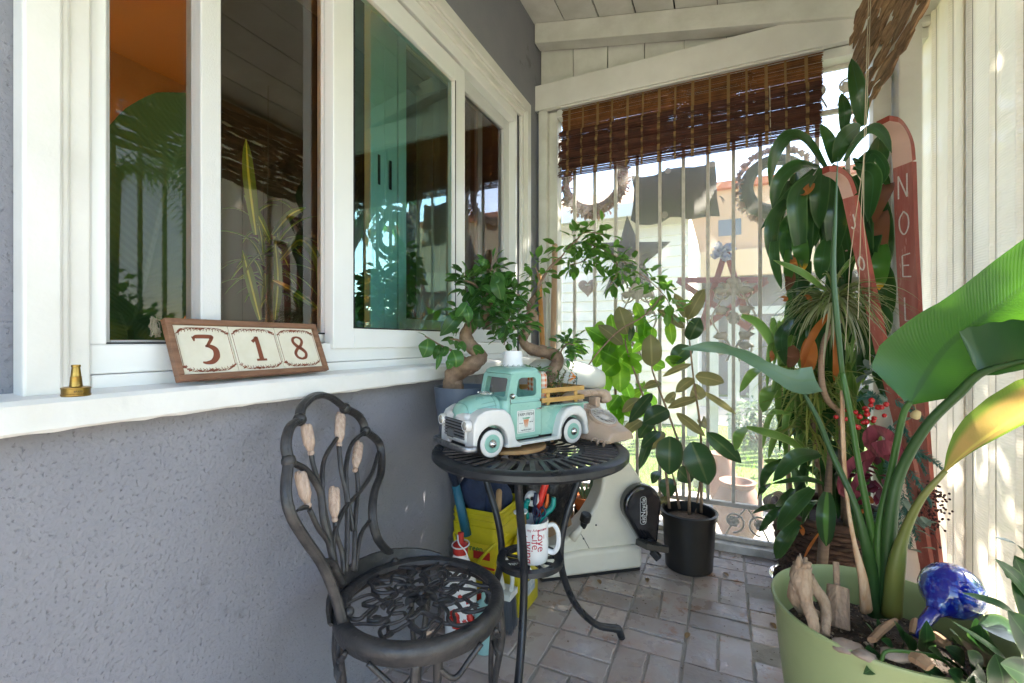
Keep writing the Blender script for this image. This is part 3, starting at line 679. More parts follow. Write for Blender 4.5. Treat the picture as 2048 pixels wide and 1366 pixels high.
random.seed(44); mb = MB()
for k in range(420):
    x = random.uniform(-.95, .7); y = 2.5 - abs(random.gauss(0, .55)); r = random.uniform(.001, .0035)
    mb.blob((x, y, .001), r, 5, 4, .3, (1.4, 1, .4))
tag(mb.build('floor_grit', mat('floor_grit', (.16, .12, .09), .9, island=.5)), 'loose grit and crumbs scattered over the brick floor', None, kind='stuff')
L_dry = leafmat('dry_floor_leaf', (.26, .16, .07), (.14, .08, .04), tw=.2, rough=.7, island=.4)
dl = [(-.30, 2.05), (.02, 2.25), (.16, 1.95), (-.12, 1.72), (-.02, 1.42), (-.48, 1.95)]
ll_ = ['curled dry leaf on the bricks below the black crank cover', 'dry leaf on the bricks by the threshold of the grille', 'dry leaf on the bricks beside the wicker basket', 'dry leaf lying alone on the open floor beyond the table foot', 'dry leaf near the green pot on the bricks', 'dry leaf beside the base of the exercise cycle']
for (x, y), lb in zip(dl, ll_):
    mb = MB(); a = random.uniform(0, 6.28); mb.leaf((x, y, .004), V(math.cos(a), math.sin(a), .12), .040, .018, droop=.3, fold=.5, seg=5); tag(mb.build('fallen_leaf', L_dry, smooth=True), lb, 'leaf', 'dry leaves fallen on the brick floor')
# =====================================================================
# FURNITURE AND THINGS
# =====================================================================
def onplane(u, v, P0, N):
    d = ray(u, v); t = (Vector(P0) - CAMP).dot(N) / d.dot(N); return CAMP + d * t
def circ(cx, cy, r, n=24, a0=0, a1=2 * math.pi, ry=None):
    return [(cx + r * math.cos(a0 + (a1 - a0) * k / n), cy + (ry or r) * math.sin(a0 + (a1 - a0) * k / n)) for k in range(n)]
def rrect(x0, y0, x1, y1, r, n=4):
    out = []
    for cx, cy, a in ((x1 - r, y1 - r, 0), (x0 + r, y1 - r, 90), (x0 + r, y0 + r, 180), (x1 - r, y0 + r, 270)):
        for k in range(n + 1): out.append((cx + r * math.cos(R(a + 90 * k / n)), cy + r * math.sin(R(a + 90 * k / n))))
    return out
def ringplate(mb, outer, inner, d, o, ex, ey, en):
    o, ex, ey, en = Vector(o), Vector(ex), Vector(ey), Vector(en); n = len(outer)
    f = lambda p, h: o + ex * p[0] + ey * p[1] + en * h
    vs = [f(p, 0) for p in outer] + [f(p, 0) for p in inner] + [f(p, d) for p in outer] + [f(p, d) for p in inner]
    fs = []
    for k in range(n):
        j = (k + 1) % n
        fs += [(k, j, n + j, n + k), (2 * n + k, 3 * n + k, 3 * n + j, 2 * n + j), (k, 2 * n + k, 2 * n + j, j), (n + k, n + j, 3 * n + j, 3 * n + k)]
    mb.add(vs, fs)
def loft(mb, secs, cap=True):
    n = len(secs[0]); vs = [Vector(p) for s_ in secs for p in s_]
    fs = [(j * n + k, j * n + (k + 1) % n, (j + 1) * n + (k + 1) % n, (j + 1) * n + k) for j in range(len(secs) - 1) for k in range(n)]
    if cap: fs += [tuple(range(n - 1, -1, -1)), tuple((len(secs) - 1) * n + k for k in range(n))]
    mb.add(vs, fs)
def supell(a, b, e, n=24):
    out = []
    for k in range(n):
        t = 2 * math.pi * k / n; c, s_ = math.cos(t), math.sin(t)
        out.append((a * math.copysign(abs(c) ** (2 / e), c), b * math.copysign(abs(s_) ** (2 / e), s_)))
    return out

# ---- cast garden chair ----
SC = V(-.66, .906, .435)
chair = thing('garden_chair', 'black cast metal bistro chair with tulips in its open back', 'chair', (SC.x, SC.y, 0))
PA, PB, PT = V(-.746, .744, .44), V(-.835, 1.009, .44), V(-.915, .822, .925)
NB = (PB - PA).cross(PT - PA).normalized()
if NB.x < 0: NB = -NB
def cb(x, y): return onplane(540 + x / 2.254, 760 + y / 2.254, PA, NB)
fr = [(330, 1100), (292, 965), (235, 830), (160, 720), (95, 610), (72, 500), (84, 365)], [(84, 365), (72, 290), (90, 215), (134, 178)], [(134, 178), (145, 120), (200, 73), (265, 75), (338, 128)], [(338, 128), (390, 155), (418, 190), (430, 230)], [(430, 230), (485, 275), (502, 330), (500, 420), (470, 510), (462, 620), (488, 720), (545, 790), (548, 830)]
bk = MB()
for seg_ in fr:
    P = smooth_path([cb(*q) for q in seg_], 6); bk.tube(P, .0114, 12, flat=.75); bk.tube([p + NB * .0085 for p in P], .004, 6)
for q in ((84, 365), (134, 178), (338, 128), (430, 230)): bk.blob(cb(*q), .0155, 10, 7)
bk.build('back_frame', M_blackcast, chair, smooth=True)
st = MB()
for pts, r in (([(182, 325), (200, 400), (232, 500)], .0042), ([(100, 372), (165, 410), (225, 500), (240, 620), (268, 730), (290, 840)], .0065), ([(310, 290), (320, 400), (345, 520), (350, 640), (342, 870)], .0048),
               ([(390, 400), (396, 500), (385, 620), (378, 860)], .0045), ([(178, 585), (220, 672), (268, 745), (310, 900)], .0045), ([(292, 625), (300, 700), (325, 780), (332, 880)], .0045),
               ([(425, 235), (368, 290), (343, 390), (345, 500), (362, 610), (375, 680)], .0065), ([(300, 265), (248, 350), (234, 450), (240, 560), (270, 700), (292, 830)], .0062),
               ([(488, 330), (460, 420), (400, 510), (340, 575), (300, 660), (284, 750), (300, 860)], .0068), ([(445, 640), (412, 690), (396, 760), (385, 860)], .006), ([(235, 820), (280, 830), (305, 880), (330, 925)], .008)):
    P = smooth_path([cb(*q) for q in pts], 5); st.tube(P, r * 1.25, 8, flat=.7)
st.tube(smooth_path([cb(120, 590), cb(150, 575), cb(185, 578)], 5), [.004, .009, .003], 8, flat=.5)
st.build('back_stems', M_blackcast, chair, smooth=True)
M_tulip = mat('worn_tulip_paint', (.58, .44, .35), .6, col2=(.42, .29, .22), vscale=50, bump=.8, bscale=90, stretch=(3, 3, .6), col3=(.10, .07, .06), c3scale=70, c3lo=.62)
for a, b in (((160, 195), (184, 325)), ((318, 150), (312, 290)), ((402, 280), (384, 402)), ((132, 408), (170, 560)), ((288, 480), (292, 625))):
    A, B = cb(*b), cb(*a); ax = (B - A); L_ = ax.length; ax.normalize(); sd = ax.cross(NB).normalized()
    mb = MB()
    for k in range(3):
        s_ = (k - 1) * .5; off = sd * s_ * .011 + NB * (.004 if k == 1 else 0)
        mb.tube([A + off * .3, A + ax * L_ * .3 + off * 1.0, A + ax * L_ * .6 + off * 1.05, A + ax * L_ * .88 + off * 1.25, A + ax * L_ * (1.0 - .04 * k) + off * 1.45], [.004, .0095, .010, .0085, .0045], 8, flat=.75)
    mb.blob(A - ax * .002, .0075, 8, 6); mb.build('tulip', M_tulip, chair, smooth=True)
# seat
stt = MB()
prof = [(.168, -.002), (.17, .008), (.180, .012), (.192, .010), (.200, .002), (.200, -.012), (.196, -.030), (.190, -.030), (.188, -.010), (.172, -.008), (.168, -.002)]
stt.lathe(prof, SC, 56); stt.build('seat_rim', M_blackcast, chair, smooth=True, auto=50)
sp_ = MB(); random.seed(12)
for k in range(16):
    a = k * math.pi / 8 + .1; r0 = .045; pts = []
    for i in range(6):
        r = lerp(r0, .172, i / 5); aa = a + .16 * math.sin(i * 1.4 + k * 2.1); pts.append(SC + V(math.cos(aa) * r, math.sin(aa) * r, .002 * math.sin(i * 2 + k)))
    sp_.tube(smooth_path(pts, 3), .0048, 7, flat=.75)
for rr_, n_, am in ((.075, 9, .012), (.118, 12, .016)):
    P = [SC + V(math.cos(a) * (rr_ + am * math.sin(a * n_)), math.sin(a) * (rr_ + am * math.sin(a * n_)), .003 * math.sin(5 * a)) for a in [2 * math.pi * i / 90 for i in range(90)]]
    sp_.tube(P, .0042, 7, closed=True)
for k in range(26):
    a = random.uniform(0, 6.28); r = random.choice((.06, .09, .1, .125, .145)); c = SC + V(math.cos(a) * r, math.sin(a) * r, .003)
    b = random.uniform(0, 6.28)
    for s_ in (-.5, 0, .5): sp_.leaf(c, V(math.cos(b + s_), math.sin(b + s_), .25), .026, .014, droop=.8, fold=-.3, seg=4)
sp_.build('seat_lattice', M_blackcast, chair, smooth=True)
ros = MB()
for k in range(7):
    a = k * 2 * math.pi / 7
    ros.leaf(SC + V(0, 0, .004), V(math.cos(a), math.sin(a), .3), .05, .034, droop=.9, fold=.25, seg=5)
for k in range(5): ros.leaf(SC + V(0, 0, .007), V(math.cos(k * 1.26 + .4), math.sin(k * 1.26 + .4), .6), .028, .02, droop=.9, fold=.3, seg=4)
ros.blob(SC + V(0, 0, .008), .010, 8, 6); ros.build('seat_rosette', M_blackcast, chair, smooth=True)
ap = MB()
P = []; P2 = []
for i in range(15):
    a = R(110) + R(128) * i / 14
    P.append(SC + V(math.cos(a) * .198, math.sin(a) * .198, .000)); P2.append(SC + V(math.cos(a) * .205, math.sin(a) * .205, .035 * math.sin(math.pi * i / 14) ** .8 + .008))
vs = []
for a, b in zip(P, P2): vs += [a, b, b + (a - SC).normalized() * .007, a + (a - SC).normalized() * .009]
ap.add(vs, [(4 * i + k, 4 * i + (k + 1) % 4, 4 * i + 4 + (k + 1) % 4, 4 * i + 4 + k) for i in range(14) for k in range(4)] + [(0, 1, 2, 3), (56, 57, 58, 59)])
ap.build('back_bracket', M_blackcast, chair, smooth=True, auto=40)
for p in (cb(545, 825), cb(335, 1050)): MB().blob(p + NB * .012, .011, 12, 8).build('bolt', M_blackcast, chair, smooth=True)
for a in (-50, 35, 128, 222):
    a = R(a); e = V(math.cos(a), math.sin(a), 0); tg = V(-e.y, e.x, 0)
    o = V(SC.x, SC.y, 0); mb = MB()
    f = lambda r, z, s_=0: o + e * r + tg * s_ + V(0, 0, z)
    mb.tube(smooth_path([f(.185, .415, -.02), f(.192, .33, -.026), f(.178, .22, -.012), f(.178, .12, .0), f(.20, .04, 0), f(.222, .012, 0)], 5), [.012, .010, .008, .008, .009, .011], 8, flat=.8)
    mb.tube(smooth_path([f(.185, .415, .022), f(.180, .34, .02), f(.172, .25, .016), f(.176, .14, .004), f(.198, .045, 0)], 5), [.011, .008, .007, .007, .007], 8, flat=.8)
    mb.tube(smooth_path([f(.184, .39, .02), f(.182, .36, .055), f(.17, .385, .09), f(.165, .41, .115)], 5), .006, 7)
    mb.tube(smooth_path([f(.184, .39, -.02), f(.182, .36, -.055), f(.17, .385, -.09), f(.165, .41, -.115)], 5), .006, 7)
    mb.tube([f(.180, .29, -.02), f(.176, .30, .018)], .005, 6)
    for s_ in (1, -1): mb.leaf(f(.18, .33, 0), e * .2 + tg * s_ + V(0, 0, -.6), .05, .022, droop=.5, seg=4)
    mb.blob(f(.224, .010), .012, 10, 6, sc=(1, 1, .7)); mb.build('leg', M_blackcast, chair, smooth=True)

# ---- bistro table ----
TC = V(-.557, 1.34, .715); TR = .306
M_tab = mat('dark_table_metal', (.022, .024, .028), .34, metal=.35, col2=(.04, .042, .048), vscale=18, bump=.12, bscale=160, rvar=.1)
table = thing('bistro_table', 'round dark cast metal bistro table with pierced top and curved legs', 'table', (TC.x, TC.y, 0))
mb = MB(); mb.lathe([(TR - .034, -.001), (TR - .030, .003), (TR - .008, .0025), (TR, -.004), (TR + .001, -.018), (TR - .006, -.026), (TR - .014, -.024), (TR - .018, -.006), (TR - .034, -.006), (TR - .034, -.001)], TC, 72)
mb.build('table_rim', M_tab, table, smooth=True, auto=40)
lt = MB()
for rr_, ww in ((.075, .010), (.165, .008)): lt.lathe([(rr_ - ww, -.006), (rr_ - ww, 0), (rr_ + ww, 0), (rr_ + ww, -.006), (rr_ - ww, -.006)], TC, 48)
lt.lathe([(.001, -.006), (.03, -.006), (.03, .001), (.001, .002)], TC, 24)
for k in range(44):
    a = k * 2 * math.pi / 44; e = V(math.cos(a), math.sin(a), 0); lt.beam(TC + e * .17 + V(0, 0, -.003), TC + e * (TR - .031) + V(0, 0, -.003), .0135, .006)
for k in range(22):
    a = k * 2 * math.pi / 22; a2 = a + .22; P = smooth_path([TC + V(math.cos(a) * .08, math.sin(a) * .08, -.003), TC + V(math.cos(a + .05) * .12, math.sin(a + .05) * .12, -.003), TC + V(math.cos(a2) * .16, math.sin(a2) * .16, -.003)], 4)
    lt.tube(P, [.004, .009, .004], 6, flat=.4, up=(1, 0, 0))
for k in range(8): a = k * math.pi / 4; lt.beam(TC + V(math.cos(a) * .03, math.sin(a) * .03, -.003), TC + V(math.cos(a) * .07, math.sin(a) * .07, -.003), .009, .006)
lt.build('table_top_lattice', M_tab, table)
for a in (51, 168, 284):
    a = R(a); e = V(math.cos(a), math.sin(a), 0); f = lambda r, z: V(TC.x, TC.y, 0) + e * r + V(0, 0, z)
    P = smooth_path([f(.215, .70), f(.19, .60), f(.135, .47), f(.114, .37), f(.125, .28), f(.175, .17), f(.255, .085), f(.325, .052), f(.352, .04), f(.366, .012)], 5)
    mb = MB(); mb.tube(P, [.0115] * 7 + [.012, .014, .013], 10, flat=1.15); mb.blob(f(.367, .009), .0135, 10, 6, sc=(1, 1, .65)); mb.tube([f(.09, .363), f(.116, .363)], .007, 8)
    mb.build('leg', M_tab, table, smooth=True)
MB().lathe([(.079, .352), (.079, .366), (.104, .366), (.106, .352), (.079, .352)], (TC.x, TC.y, 0), 40).build('shelf_ring', M_tab, table, smooth=True, auto=30)
mb = MB()
for k in range(5): a = k * math.pi / 5; e = V(math.cos(a), math.sin(a), 0) * .08; mb.beam(V(TC.x, TC.y, .359) - e, V(TC.x, TC.y, .359) + e, .010, .006)
mb.lathe([(.001, .363), (.022, .363), (.024, .356), (.001, .355)], (TC.x, TC.y, 0), 20); mb.build('shelf_bars', M_tab, table)
for rx in (0,): MB().blob(at(1026, 930, Y=1.15), .006, 8, 6).build('bolt', M_tab, table, smooth=True)
TT = TC.z + .0035

# ---- toy pickup truck ----
fdir = V(-.49, -.87, 0).normalized(); ldir = V(-fdir.y, fdir.x, 0)
if ldir.dot(V(1, 0, 0)) < 0: ldir = -ldir
TM0 = V(-.5145, 1.284, TT) - ldir * .092
TM = Matrix((( fdir.x, ldir.x, 0, TM0.x), (fdir.y, ldir.y, 0, TM0.y), (0, 0, 1, TM0.z), (0, 0, 0, 1)))
truck = thing('toy_pickup_truck', 'mint green and white metal toy pickup truck parked on the bistro table', 'toy truck', TM0)
M_mint = mat('mint_enamel', (.27, .50, .43), .32, col2=(.23, .44, .38), vscale=18, bump=.05, bscale=40, coat=.3, col3=(.42, .50, .46), c3scale=50, c3lo=.70, rvar=.08)
M_tw = mat('white_enamel', (.70, .69, .68), .38, col2=(.62, .61, .60), vscale=14, coat=.2, col3=(.45, .44, .42), c3scale=60, c3lo=.74, rvar=.08)
T = lambda: MB(TM)
# bed and lower body
mb = T(); mb.box((-.222, -.066, .060), (-.040, .066, .066)); mb.box((-.222, .060, .040), (-.038, .068, .128)); mb.box((-.222, -.068, .040), (-.038, -.060, .128)); mb.box((-.226, -.068, .045), (-.2205, .068, .128)); mb.build('bed', M_mint, truck, bevel=.002)
mb = T(); mb.box((-.226, .062, .128), (-.036, .088, .132)); mb.box((-.226, -.088, .128), (-.036, -.062, .132)); mb.build('bed_rail', M_mint, truck, bevel=.0015)
mb = T(); mb.box((-.21, -.055, .022), (.20, .055, .042)); mb.build('chassis', M_black, truck, bevel=.002)
# cab
def sec(z, x0, x1, hw, r=.022): return [(x, y, z) for x, y in rrect(x0, -hw, x1, hw, r, 5)]
mb = T(); loft(mb, [sec(.040, -.036, .112, .076), sec(.05, -.038, .114, .079), sec(.11, -.038, .112, .081), sec(.150, -.038, .108, .080), sec(.158, -.037, .104, .078), sec(.158, -.030, .098, .070), sec(.145, -.030, .098, .070)])
mb.build('cab', M_mint, truck, smooth=True, auto=35)
mb = T(); loft(mb, [sec(.230, -.033, .075, .071, .02), sec(.236, -.037, .082, .075, .022), sec(.243, -.036, .080, .074, .022), sec(.250, -.030, .070, .066, .022), sec(.2535, -.012, .05, .045, .02)])
mb.build('cab_roof', M_mint, truck, smooth=True, auto=60)
for s_ in (1, -1):
    mb = T(); outer = rrect(-.036, .152, .096, .236, .012, 5)
    outer = [(x - (z - .152) * .22 if x > .05 else x, z) for x, z in outer]
    inner = rrect(-.016, .166, .062, .222, .012, 5); inner = [(x - (z - .166) * .20 if x > .03 else x, z) for x, z in inner]
    ringplate(mb, outer, inner, .005, (0, s_ * .0755 - (.005 if s_ > 0 else 0), 0), (1, 0, 0), (0, 0, 1), (0, 1, 0)); mb.build('side_window_frame', M_mint, truck, bevel=.0012)
wsn = V(.082 - .100, 0, .085).normalized()
mb = T(); ringplate(mb, rrect(-.076, 0, .076, .086, .012, 5), rrect(-.058, .014, .058, .070, .008, 5), .005, (.094, 0, .153), (0, 1, 0), wsn, (-1, 0, 0)); mb.build('windshield_frame', M_mint, truck, bevel=.0012)
mb = T(); ringplate(mb, rrect(-.074, .150, .074, .236, .012, 5), rrect(-.04, .175, .04, .218, .008, 5), .005, (-.037, 0, 0), (0, 1, 0), (0, 0, 1), (1, 0, 0)); mb.build('rear_window_frame', M_mint, truck, bevel=.0012)
# doors: raised panel with seam
for s_ in (1, -1):
    mb = T(); ringplate(mb, rrect(-.030, .046, .088, .150, .006, 4), rrect(-.028, .048, .086, .148, .005, 4), .0006, (0, s_ * .0815, 0), (1, 0, 0), (0, 0, 1), (0, s_, 0)); mb.build('door_seam', mat('mint_seam', (.10, .22, .18), .5), truck)
mb = T(); mb.prism(rrect(-.029, .047, .087, .149, .006, 4), .0022, (0, .0802, 0), (1, 0, 0), (0, 0, 1), (0, 1, 0)); door = mb.build('door', M_mint, truck, bevel=.001)
mb = T(); mb.tube([V(-.022, .084, .128), V(-.022, .089, .128)], .003, 8); mb.tube([V(-.026, .089, .129), V(-.006, .088, .127)], [.0025, .0018], 8); mb.build('door_handle', M_chrome, door, smooth=True)
# hood
def hsec(x, hw, zt, zb): return [(x, y, zb + z) for y, z in [(hw * math.copysign(abs(math.cos(a)) ** .62, math.cos(a)), (zt - zb) * abs(math.sin(a)) ** .62) for a in [math.pi * k / 14 for k in range(15)]]]
mb = T(); secs = [hsec(.108, .066, .172, .08), hsec(.13, .064, .173, .08), hsec(.165, .060, .169, .08), hsec(.195, .053, .158, .08), hsec(.212, .044, .146, .08), hsec(.222, .03, .132, .08), hsec(.226, .012, .118, .08)]
loft(mb, secs); mb.build('hood', M_mint, truck, smooth=True, auto=60)
mb = T()
for i_, (x, hw, zt) in enumerate(((.2055, .0485, .1515), (.1225, .0652, .1735))):
    P = [V(*p) for p in hsec(x, hw, zt, .08)][1:-1]; mb.tube(P, .0008, 5)
mb.tube([V(.122, .0635, .146), V(.185, .0575, .140)], .0008, 5); mb.tube([V(.17, .056, .152), V(.125, .061, .158)], .0007, 5)
mb.build('hood_seam', mat('mint_groove', (.13, .28, .23), .5), truck)
# fenders
def fender(x0, x1, zt, cx, y0, y1, front):
    poly = []
    ra = .052; wr = .043
    # bottom front -> over the arch -> bottom back, then the outer contour
    ang = [math.pi * k / 12 for k in range(13)]
    arch = [(cx + ra * math.cos(a), wr + ra * math.sin(a)) for a in ang]
    if front:
        outer = [(x1, .030), (x1 - .004, .105), (x1 - .016, .125), (x1 - .04, .137), (cx, .140), (cx - .04, .136), (cx - .062, .118), (cx - .074, .085), (cx - .080, .045), (x0, .030), (x0, .022)]
    else:
        outer = [(x1, .022), (x1 - .008, .06), (x1 - .02, .095), (cx + .03, .118), (cx, .125), (cx - .03, .122), (cx - .052, .105), (cx - .062, .075), (x0, .03)]
    return [(cx + ra, .030)] + arch + [(cx - ra, .024)] + outer[::-1]
for s_ in (1, -1):
    y0 = .048 if s_ > 0 else -.096
    for (x0, x1, cx, fr_) in ((.055, .222, .156, True), (-.225, -.083, -.156, False)):
        yy = (y0, .048) if fr_ else ((.060 if s_ > 0 else -.098), .038)
        mb = T(); mb.prism(fender(x0, x1, .14, cx, 0, 0, fr_), yy[1], (0, yy[0], 0), (1, 0, 0), (0, 0, 1), (0, 1, 0))
        o = mb.build('front_fender' if fr_ else 'rear_fender', M_tw, truck, smooth=True, bevel=.010, auto=50); o.modifiers['b'].segments = 4
mb = T(); mb.box((.198, -.060, .040), (.226, .060, .128)); o = mb.build('nose_panel', M_tw, truck, bevel=.012); o.modifiers['b'].segments = 4
for s_ in (1, -1): T().box((-.10, s_ * .083 - .012, .026), (.11, s_ * .083 + .012, .034)).build('running_board', M_tw, truck, bevel=.001)
T().box((.2262, -.056, .056), (.2275, .056, .108)).build('grille', mat('grille_shadow', (.02, .02, .024), .5), truck)
mb = T()
for k in range(6): mb.box((.227, -.056, .058 + k * .0088), (.231, .056, .0622 + k * .0088))
mb.build('grille_bars', mat('grille_bar', (.30, .31, .33), .3, metal=.7), truck, bevel=.0008)
mb = T(); mb.box((.2312, -.030, .056), (.234, .006, .080)); pl = mb.build('number_plate', mat('plate_grey', (.10, .11, .12), .4), truck, bevel=.0015)
mb = T(); ringplate(mb, rrect(-.031, .055, .007, .081, .003, 3), rrect(-.028, .058, .004, .078, .002, 3), .001, (.234, 0, 0), (0, 1, 0), (0, 0, 1), (1, 0, 0)); mb.build('plate_rim', M_chrome, pl)
M_lens = mat('headlight_lens', (.55, .53, .48), .15, metal=.6)
for s_ in (1, -1):
    mb = T(); mb.lathe([(.0165, -.012), (.0165, .001), (.0145, .004), (.0130, .003)], (.232, s_ * .071, .098), 20, axis=(1, 0, 0)); h = mb.build('headlight', M_tw, truck, smooth=True, auto=40)
    mb = T(); mb.blob((.233, s_ * .071, .098), .0128, 14, 8, sc=(.5, 1, 1)); mb.build('lens', M_lens, h, smooth=True)
mb = T(); P = smooth_path([V(.215, -.105, .037), V(.243, -.092, .037), V(.249, -.05, .037), V(.250, 0, .037), V(.249, .05, .037), V(.243, .092, .037), V(.215, .105, .037)], 4)
mb.tube(P, .0095, 10, flat=.55, up=(0, 0, 1)); mb.build('front_bumper', mat('scratched_steel', (.36, .37, .40), .38, metal=.9, col2=(.18, .18, .20), vscale=60, bump=.3, bscale=90), truck, smooth=True)
mb = T(); mb.box((-.24, -.08, .03), (-.228, .095, .045)); mb.build('rear_bumper', M_blackcast, truck, bevel=.003)
for cx in (.156, -.156):
    for s_ in (1, -1):
        y = s_ * .074; ax = (0, s_, 0)
        mb = T(); mb.lathe([(.030, -.016), (.041, -.015), (.043, -.009), (.043, .009), (.0405, .0150), (.036, .016), (.030, .016)], (cx, y, .043), 36, axis=ax); wh = mb.build('wheel', mat('toy_rubber', (.018, .018, .02), .6), truck, smooth=True, auto=40)
        mb = T(); mb.lathe([(.024, .0163), (.0265, .0180), (.037, .0175), (.0395, .0152)], (cx, y, .043), 36, axis=ax); mb.build('whitewall', M_tw, wh, smooth=True)
        mb = T(); mb.lathe([(.0, .0195), (.011, .0195), (.020, .0165), (.0235, .0190), (.0262, .0178), (.0262, .010)], (cx, y, .043), 32, axis=ax); mb.build('rim', M_mint, wh, smooth=True)
        mb = T(); mb.lathe([(.0128, .018), (.0120, .0225), (.0075, .0275), (.0035, .0285), (.0025, .031), (.0, .0315)], (cx, y, .043), 20, axis=ax); mb.build('hubcap', M_chrome, wh, smooth=True)
mb = T(); mb.tube(smooth_path([V(.082, .080, .145), V(.090, .086, .158), V(.088, .092, .172)], 4), .0014, 6); mb.lathe([(0, -.003), (.008, -.003), (.0085, .001), (.0, .0025)], (.088, .094, .172), 16, axis=(.6, .5, 0)); mb.build('wing_mirror', M_chrome, truck, smooth=True)
M_slatw = mat('yellow_slat_wood', (.55, .33, .10), .6, col2=(.42, .24, .07), vscale=20, stretch=(1, 1, 5), bump=.2)
for s_ in (1, -1):
    for z in (.140, .170): T().box((-.222, s_ * .072 - .0025, z), (-.040, s_ * .072 + .0025, z + .015)).build('slat_rail', M_slatw, truck, bevel=.001)
    for x in (-.075, -.195): T().box((x, s_ * .068 - .002, .132), (x + .013, s_ * .068 + .002, .186)).build('slat_post', M_slatw, truck, bevel=.0008)
for z in (.140, .170): T().box((-.226, -.068, z), (-.2225, .068, z + .015)).build('slat_rail', M_slatw, truck, bevel=.001)
# door sign: FARM FRESH with a bunch of carrots
M_ink = mat('dark_print', (.045, .06, .06), .6); M_car = mat('carrot_print', (.62, .22, .08), .6); M_gr = mat('green_print', (.10, .35, .22), .6)
sg = T(); so_ = V(.030, .0828, .092); sg.prism(rrect(-.033, -.034, .033, .034, .002, 2), .0008, so_, (-1, 0, 0), (0, 0, 1), (0, 1, 0)); sign = sg.build('door_sign', mat('sign_white', (.68, .70, .68), .5, col2=(.55, .58, .56), vscale=60), truck)
tx = T(); F_ = V(0, .0005, 0)
tx.text('FARM FRESH', .0128, so_ + V(0, .0008, .0215), (-1, 0, 0), (0, 0, 1), .0003, sx=.82)
tx.text('local  fresh', .0050, so_ + V(.019, .0008, -.004), (-1, 0, 0), (0, 0, 1), .0002, sx=.6); tx.text('sweet  best', .0050, so_ + V(-.019, .0008, -.002), (-1, 0, 0), (0, 0, 1), .0002, sx=.6)
tx.text('vegetables & orchard', .0058, so_ + V(0, .0008, -.0245), (-1, 0, 0), (0, 0, 1), .0002, sx=.78)
ringplate(tx, rrect(-.030, -.031, .030, .031, .004, 3), rrect(-.0294, -.0304, .0294, .0304, .004, 3), .0002, so_ + V(0, .0009, 0), (-1, 0, 0), (0, 0, 1), (0, 1, 0)); tx.build('lettering', M_ink, sign)
ct = T(); gt = T()
for k in range(-2, 3):
    ct.prism([(k * .0042 - .0019, .006), (k * .0042 + .0019, .006), (k * .0022, -.018)], .0004, so_ + V(0, .0009, 0), (-1, 0, 0), (0, 0, 1), (0, 1, 0))
    for j in (-1, 0, 1): gt.prism([(k * .0042, .006), (k * .0062 + j * .003 - .001, .013), (k * .0062 + j * .003 + .001, .012)], .0004, so_ + V(0, .0009, 0), (-1, 0, 0), (0, 0, 1), (0, 1, 0))
ct.build('carrot_print', M_car, sign); gt.build('carrot_tops_print', M_gr, sign)
# bits on and in the truck
cp = MB(TM); cp.lathe([(.033, 0), (.0345, .002), (.032, .005), (.0285, .044), (.0265, .048), (.0, .0485)], (.018, .000, .2538), 32); tag(cp.build('white_cap', mat('matt_white_plastic', (.76, .77, .78), .5), smooth=True, auto=40), 'matt white plastic cap standing on the toy truck roof', 'cap')
M_wire = mat('silver_wire', (.75, .74, .70), .25, metal=1)
cn = MB(TM); random.seed(2)
for k in range(13): cn.tube([V(.018 + .035 * math.cos(a_) + .003 * math.cos(b), .035 * math.sin(a_) * 1.0 + .003 * math.sin(b), .2545 + .0025 * (1 + math.sin(b))) for a_ in [k * .48] for b in [i * math.pi / 4 for i in range(8)]], .0008, 5, closed=True)
tag(cn.build('chain', M_wire, smooth=True), 'thin silver chain looped round the white cap on the truck roof', 'chain')
cn = MB(TM)
for k in range(9):
    c = V(.128 + random.uniform(-.018, .01), random.uniform(-.02, .03), .1765); r = random.uniform(.008, .016); ph = random.uniform(0, 6)
    cn.tube([c + V(r * math.cos(b), r * .7 * math.sin(b), .003 * math.sin(b * 2 + ph)) for b in [i * math.pi / 7 for i in range(14)]], .0008, 5, closed=True)
cn.blob((.14, -.01, .178), .004, 8, 5); tag(cn.build('wire_coil', M_wire, smooth=True), 'tangled silver wire coil lying on the mint truck hood', 'wire')

# trivet
tv = at(1012, 889, Z=TT + .004); mb = MB().lathe([(0, 0), (.108, 0), (.11, .002), (.11, .009), (.108, .011), (0, .011)], (tv.x + .02, tv.y - .005, TT), 48)
tag(mb.build('round_trivet', mat('tan_cork', (.42, .25, .11), .8, col2=(.34, .19, .08), vscale=30, bump=.3, bscale=200), smooth=True, auto=40), 'flat round tan trivet lying under the toy truck', 'trivet')

# ---- rotary telephone ----
PC = V(-.395, 1.545, TT); a_ = R(64)
PM = Matrix.Translation(PC) @ Matrix.Rotation(a_, 4, 'Z')      # local -y is the front of the phone
phone = thing('rotary_telephone', 'old pinkish beige rotary telephone at the right edge of the table', 'telephone', PC)
M_ph = mat('beige_bakelite', (.47, .34, .26), .3, col2=(.41, .30, .225), vscale=20, coat=.2, rvar=.08)
mb = MB(PM)
def psec(y, hw, zt): return [(x, y, z) for x, z in [(-hw, .006), (-hw, zt * .35), (-hw * .86, zt * .75), (-hw * .62, zt), (hw * .62, zt), (hw * .86, zt * .75), (hw, zt * .35), (hw, .006)]]
loft(mb, [psec(-.105, .066, .034), psec(-.098, .070, .040), psec(-.04, .070, .068), psec(.02, .068, .098), psec(.06, .062, .112), psec(.085, .060, .098), psec(.092, .062, .04)])
mb.build('body', M_ph, phone, smooth=True, bevel=.006, auto=50)
for x in (-.045, .045):
    for y in (-.08, .07): MB(PM).lathe([(.008, 0), (.008, .007), (.0, .007)], (x, y, 0), 10).build('foot', M_black, phone)
dn = V(0, -.46, .88).normalized(); dc = V(0, -.028, .0745) + dn * .001
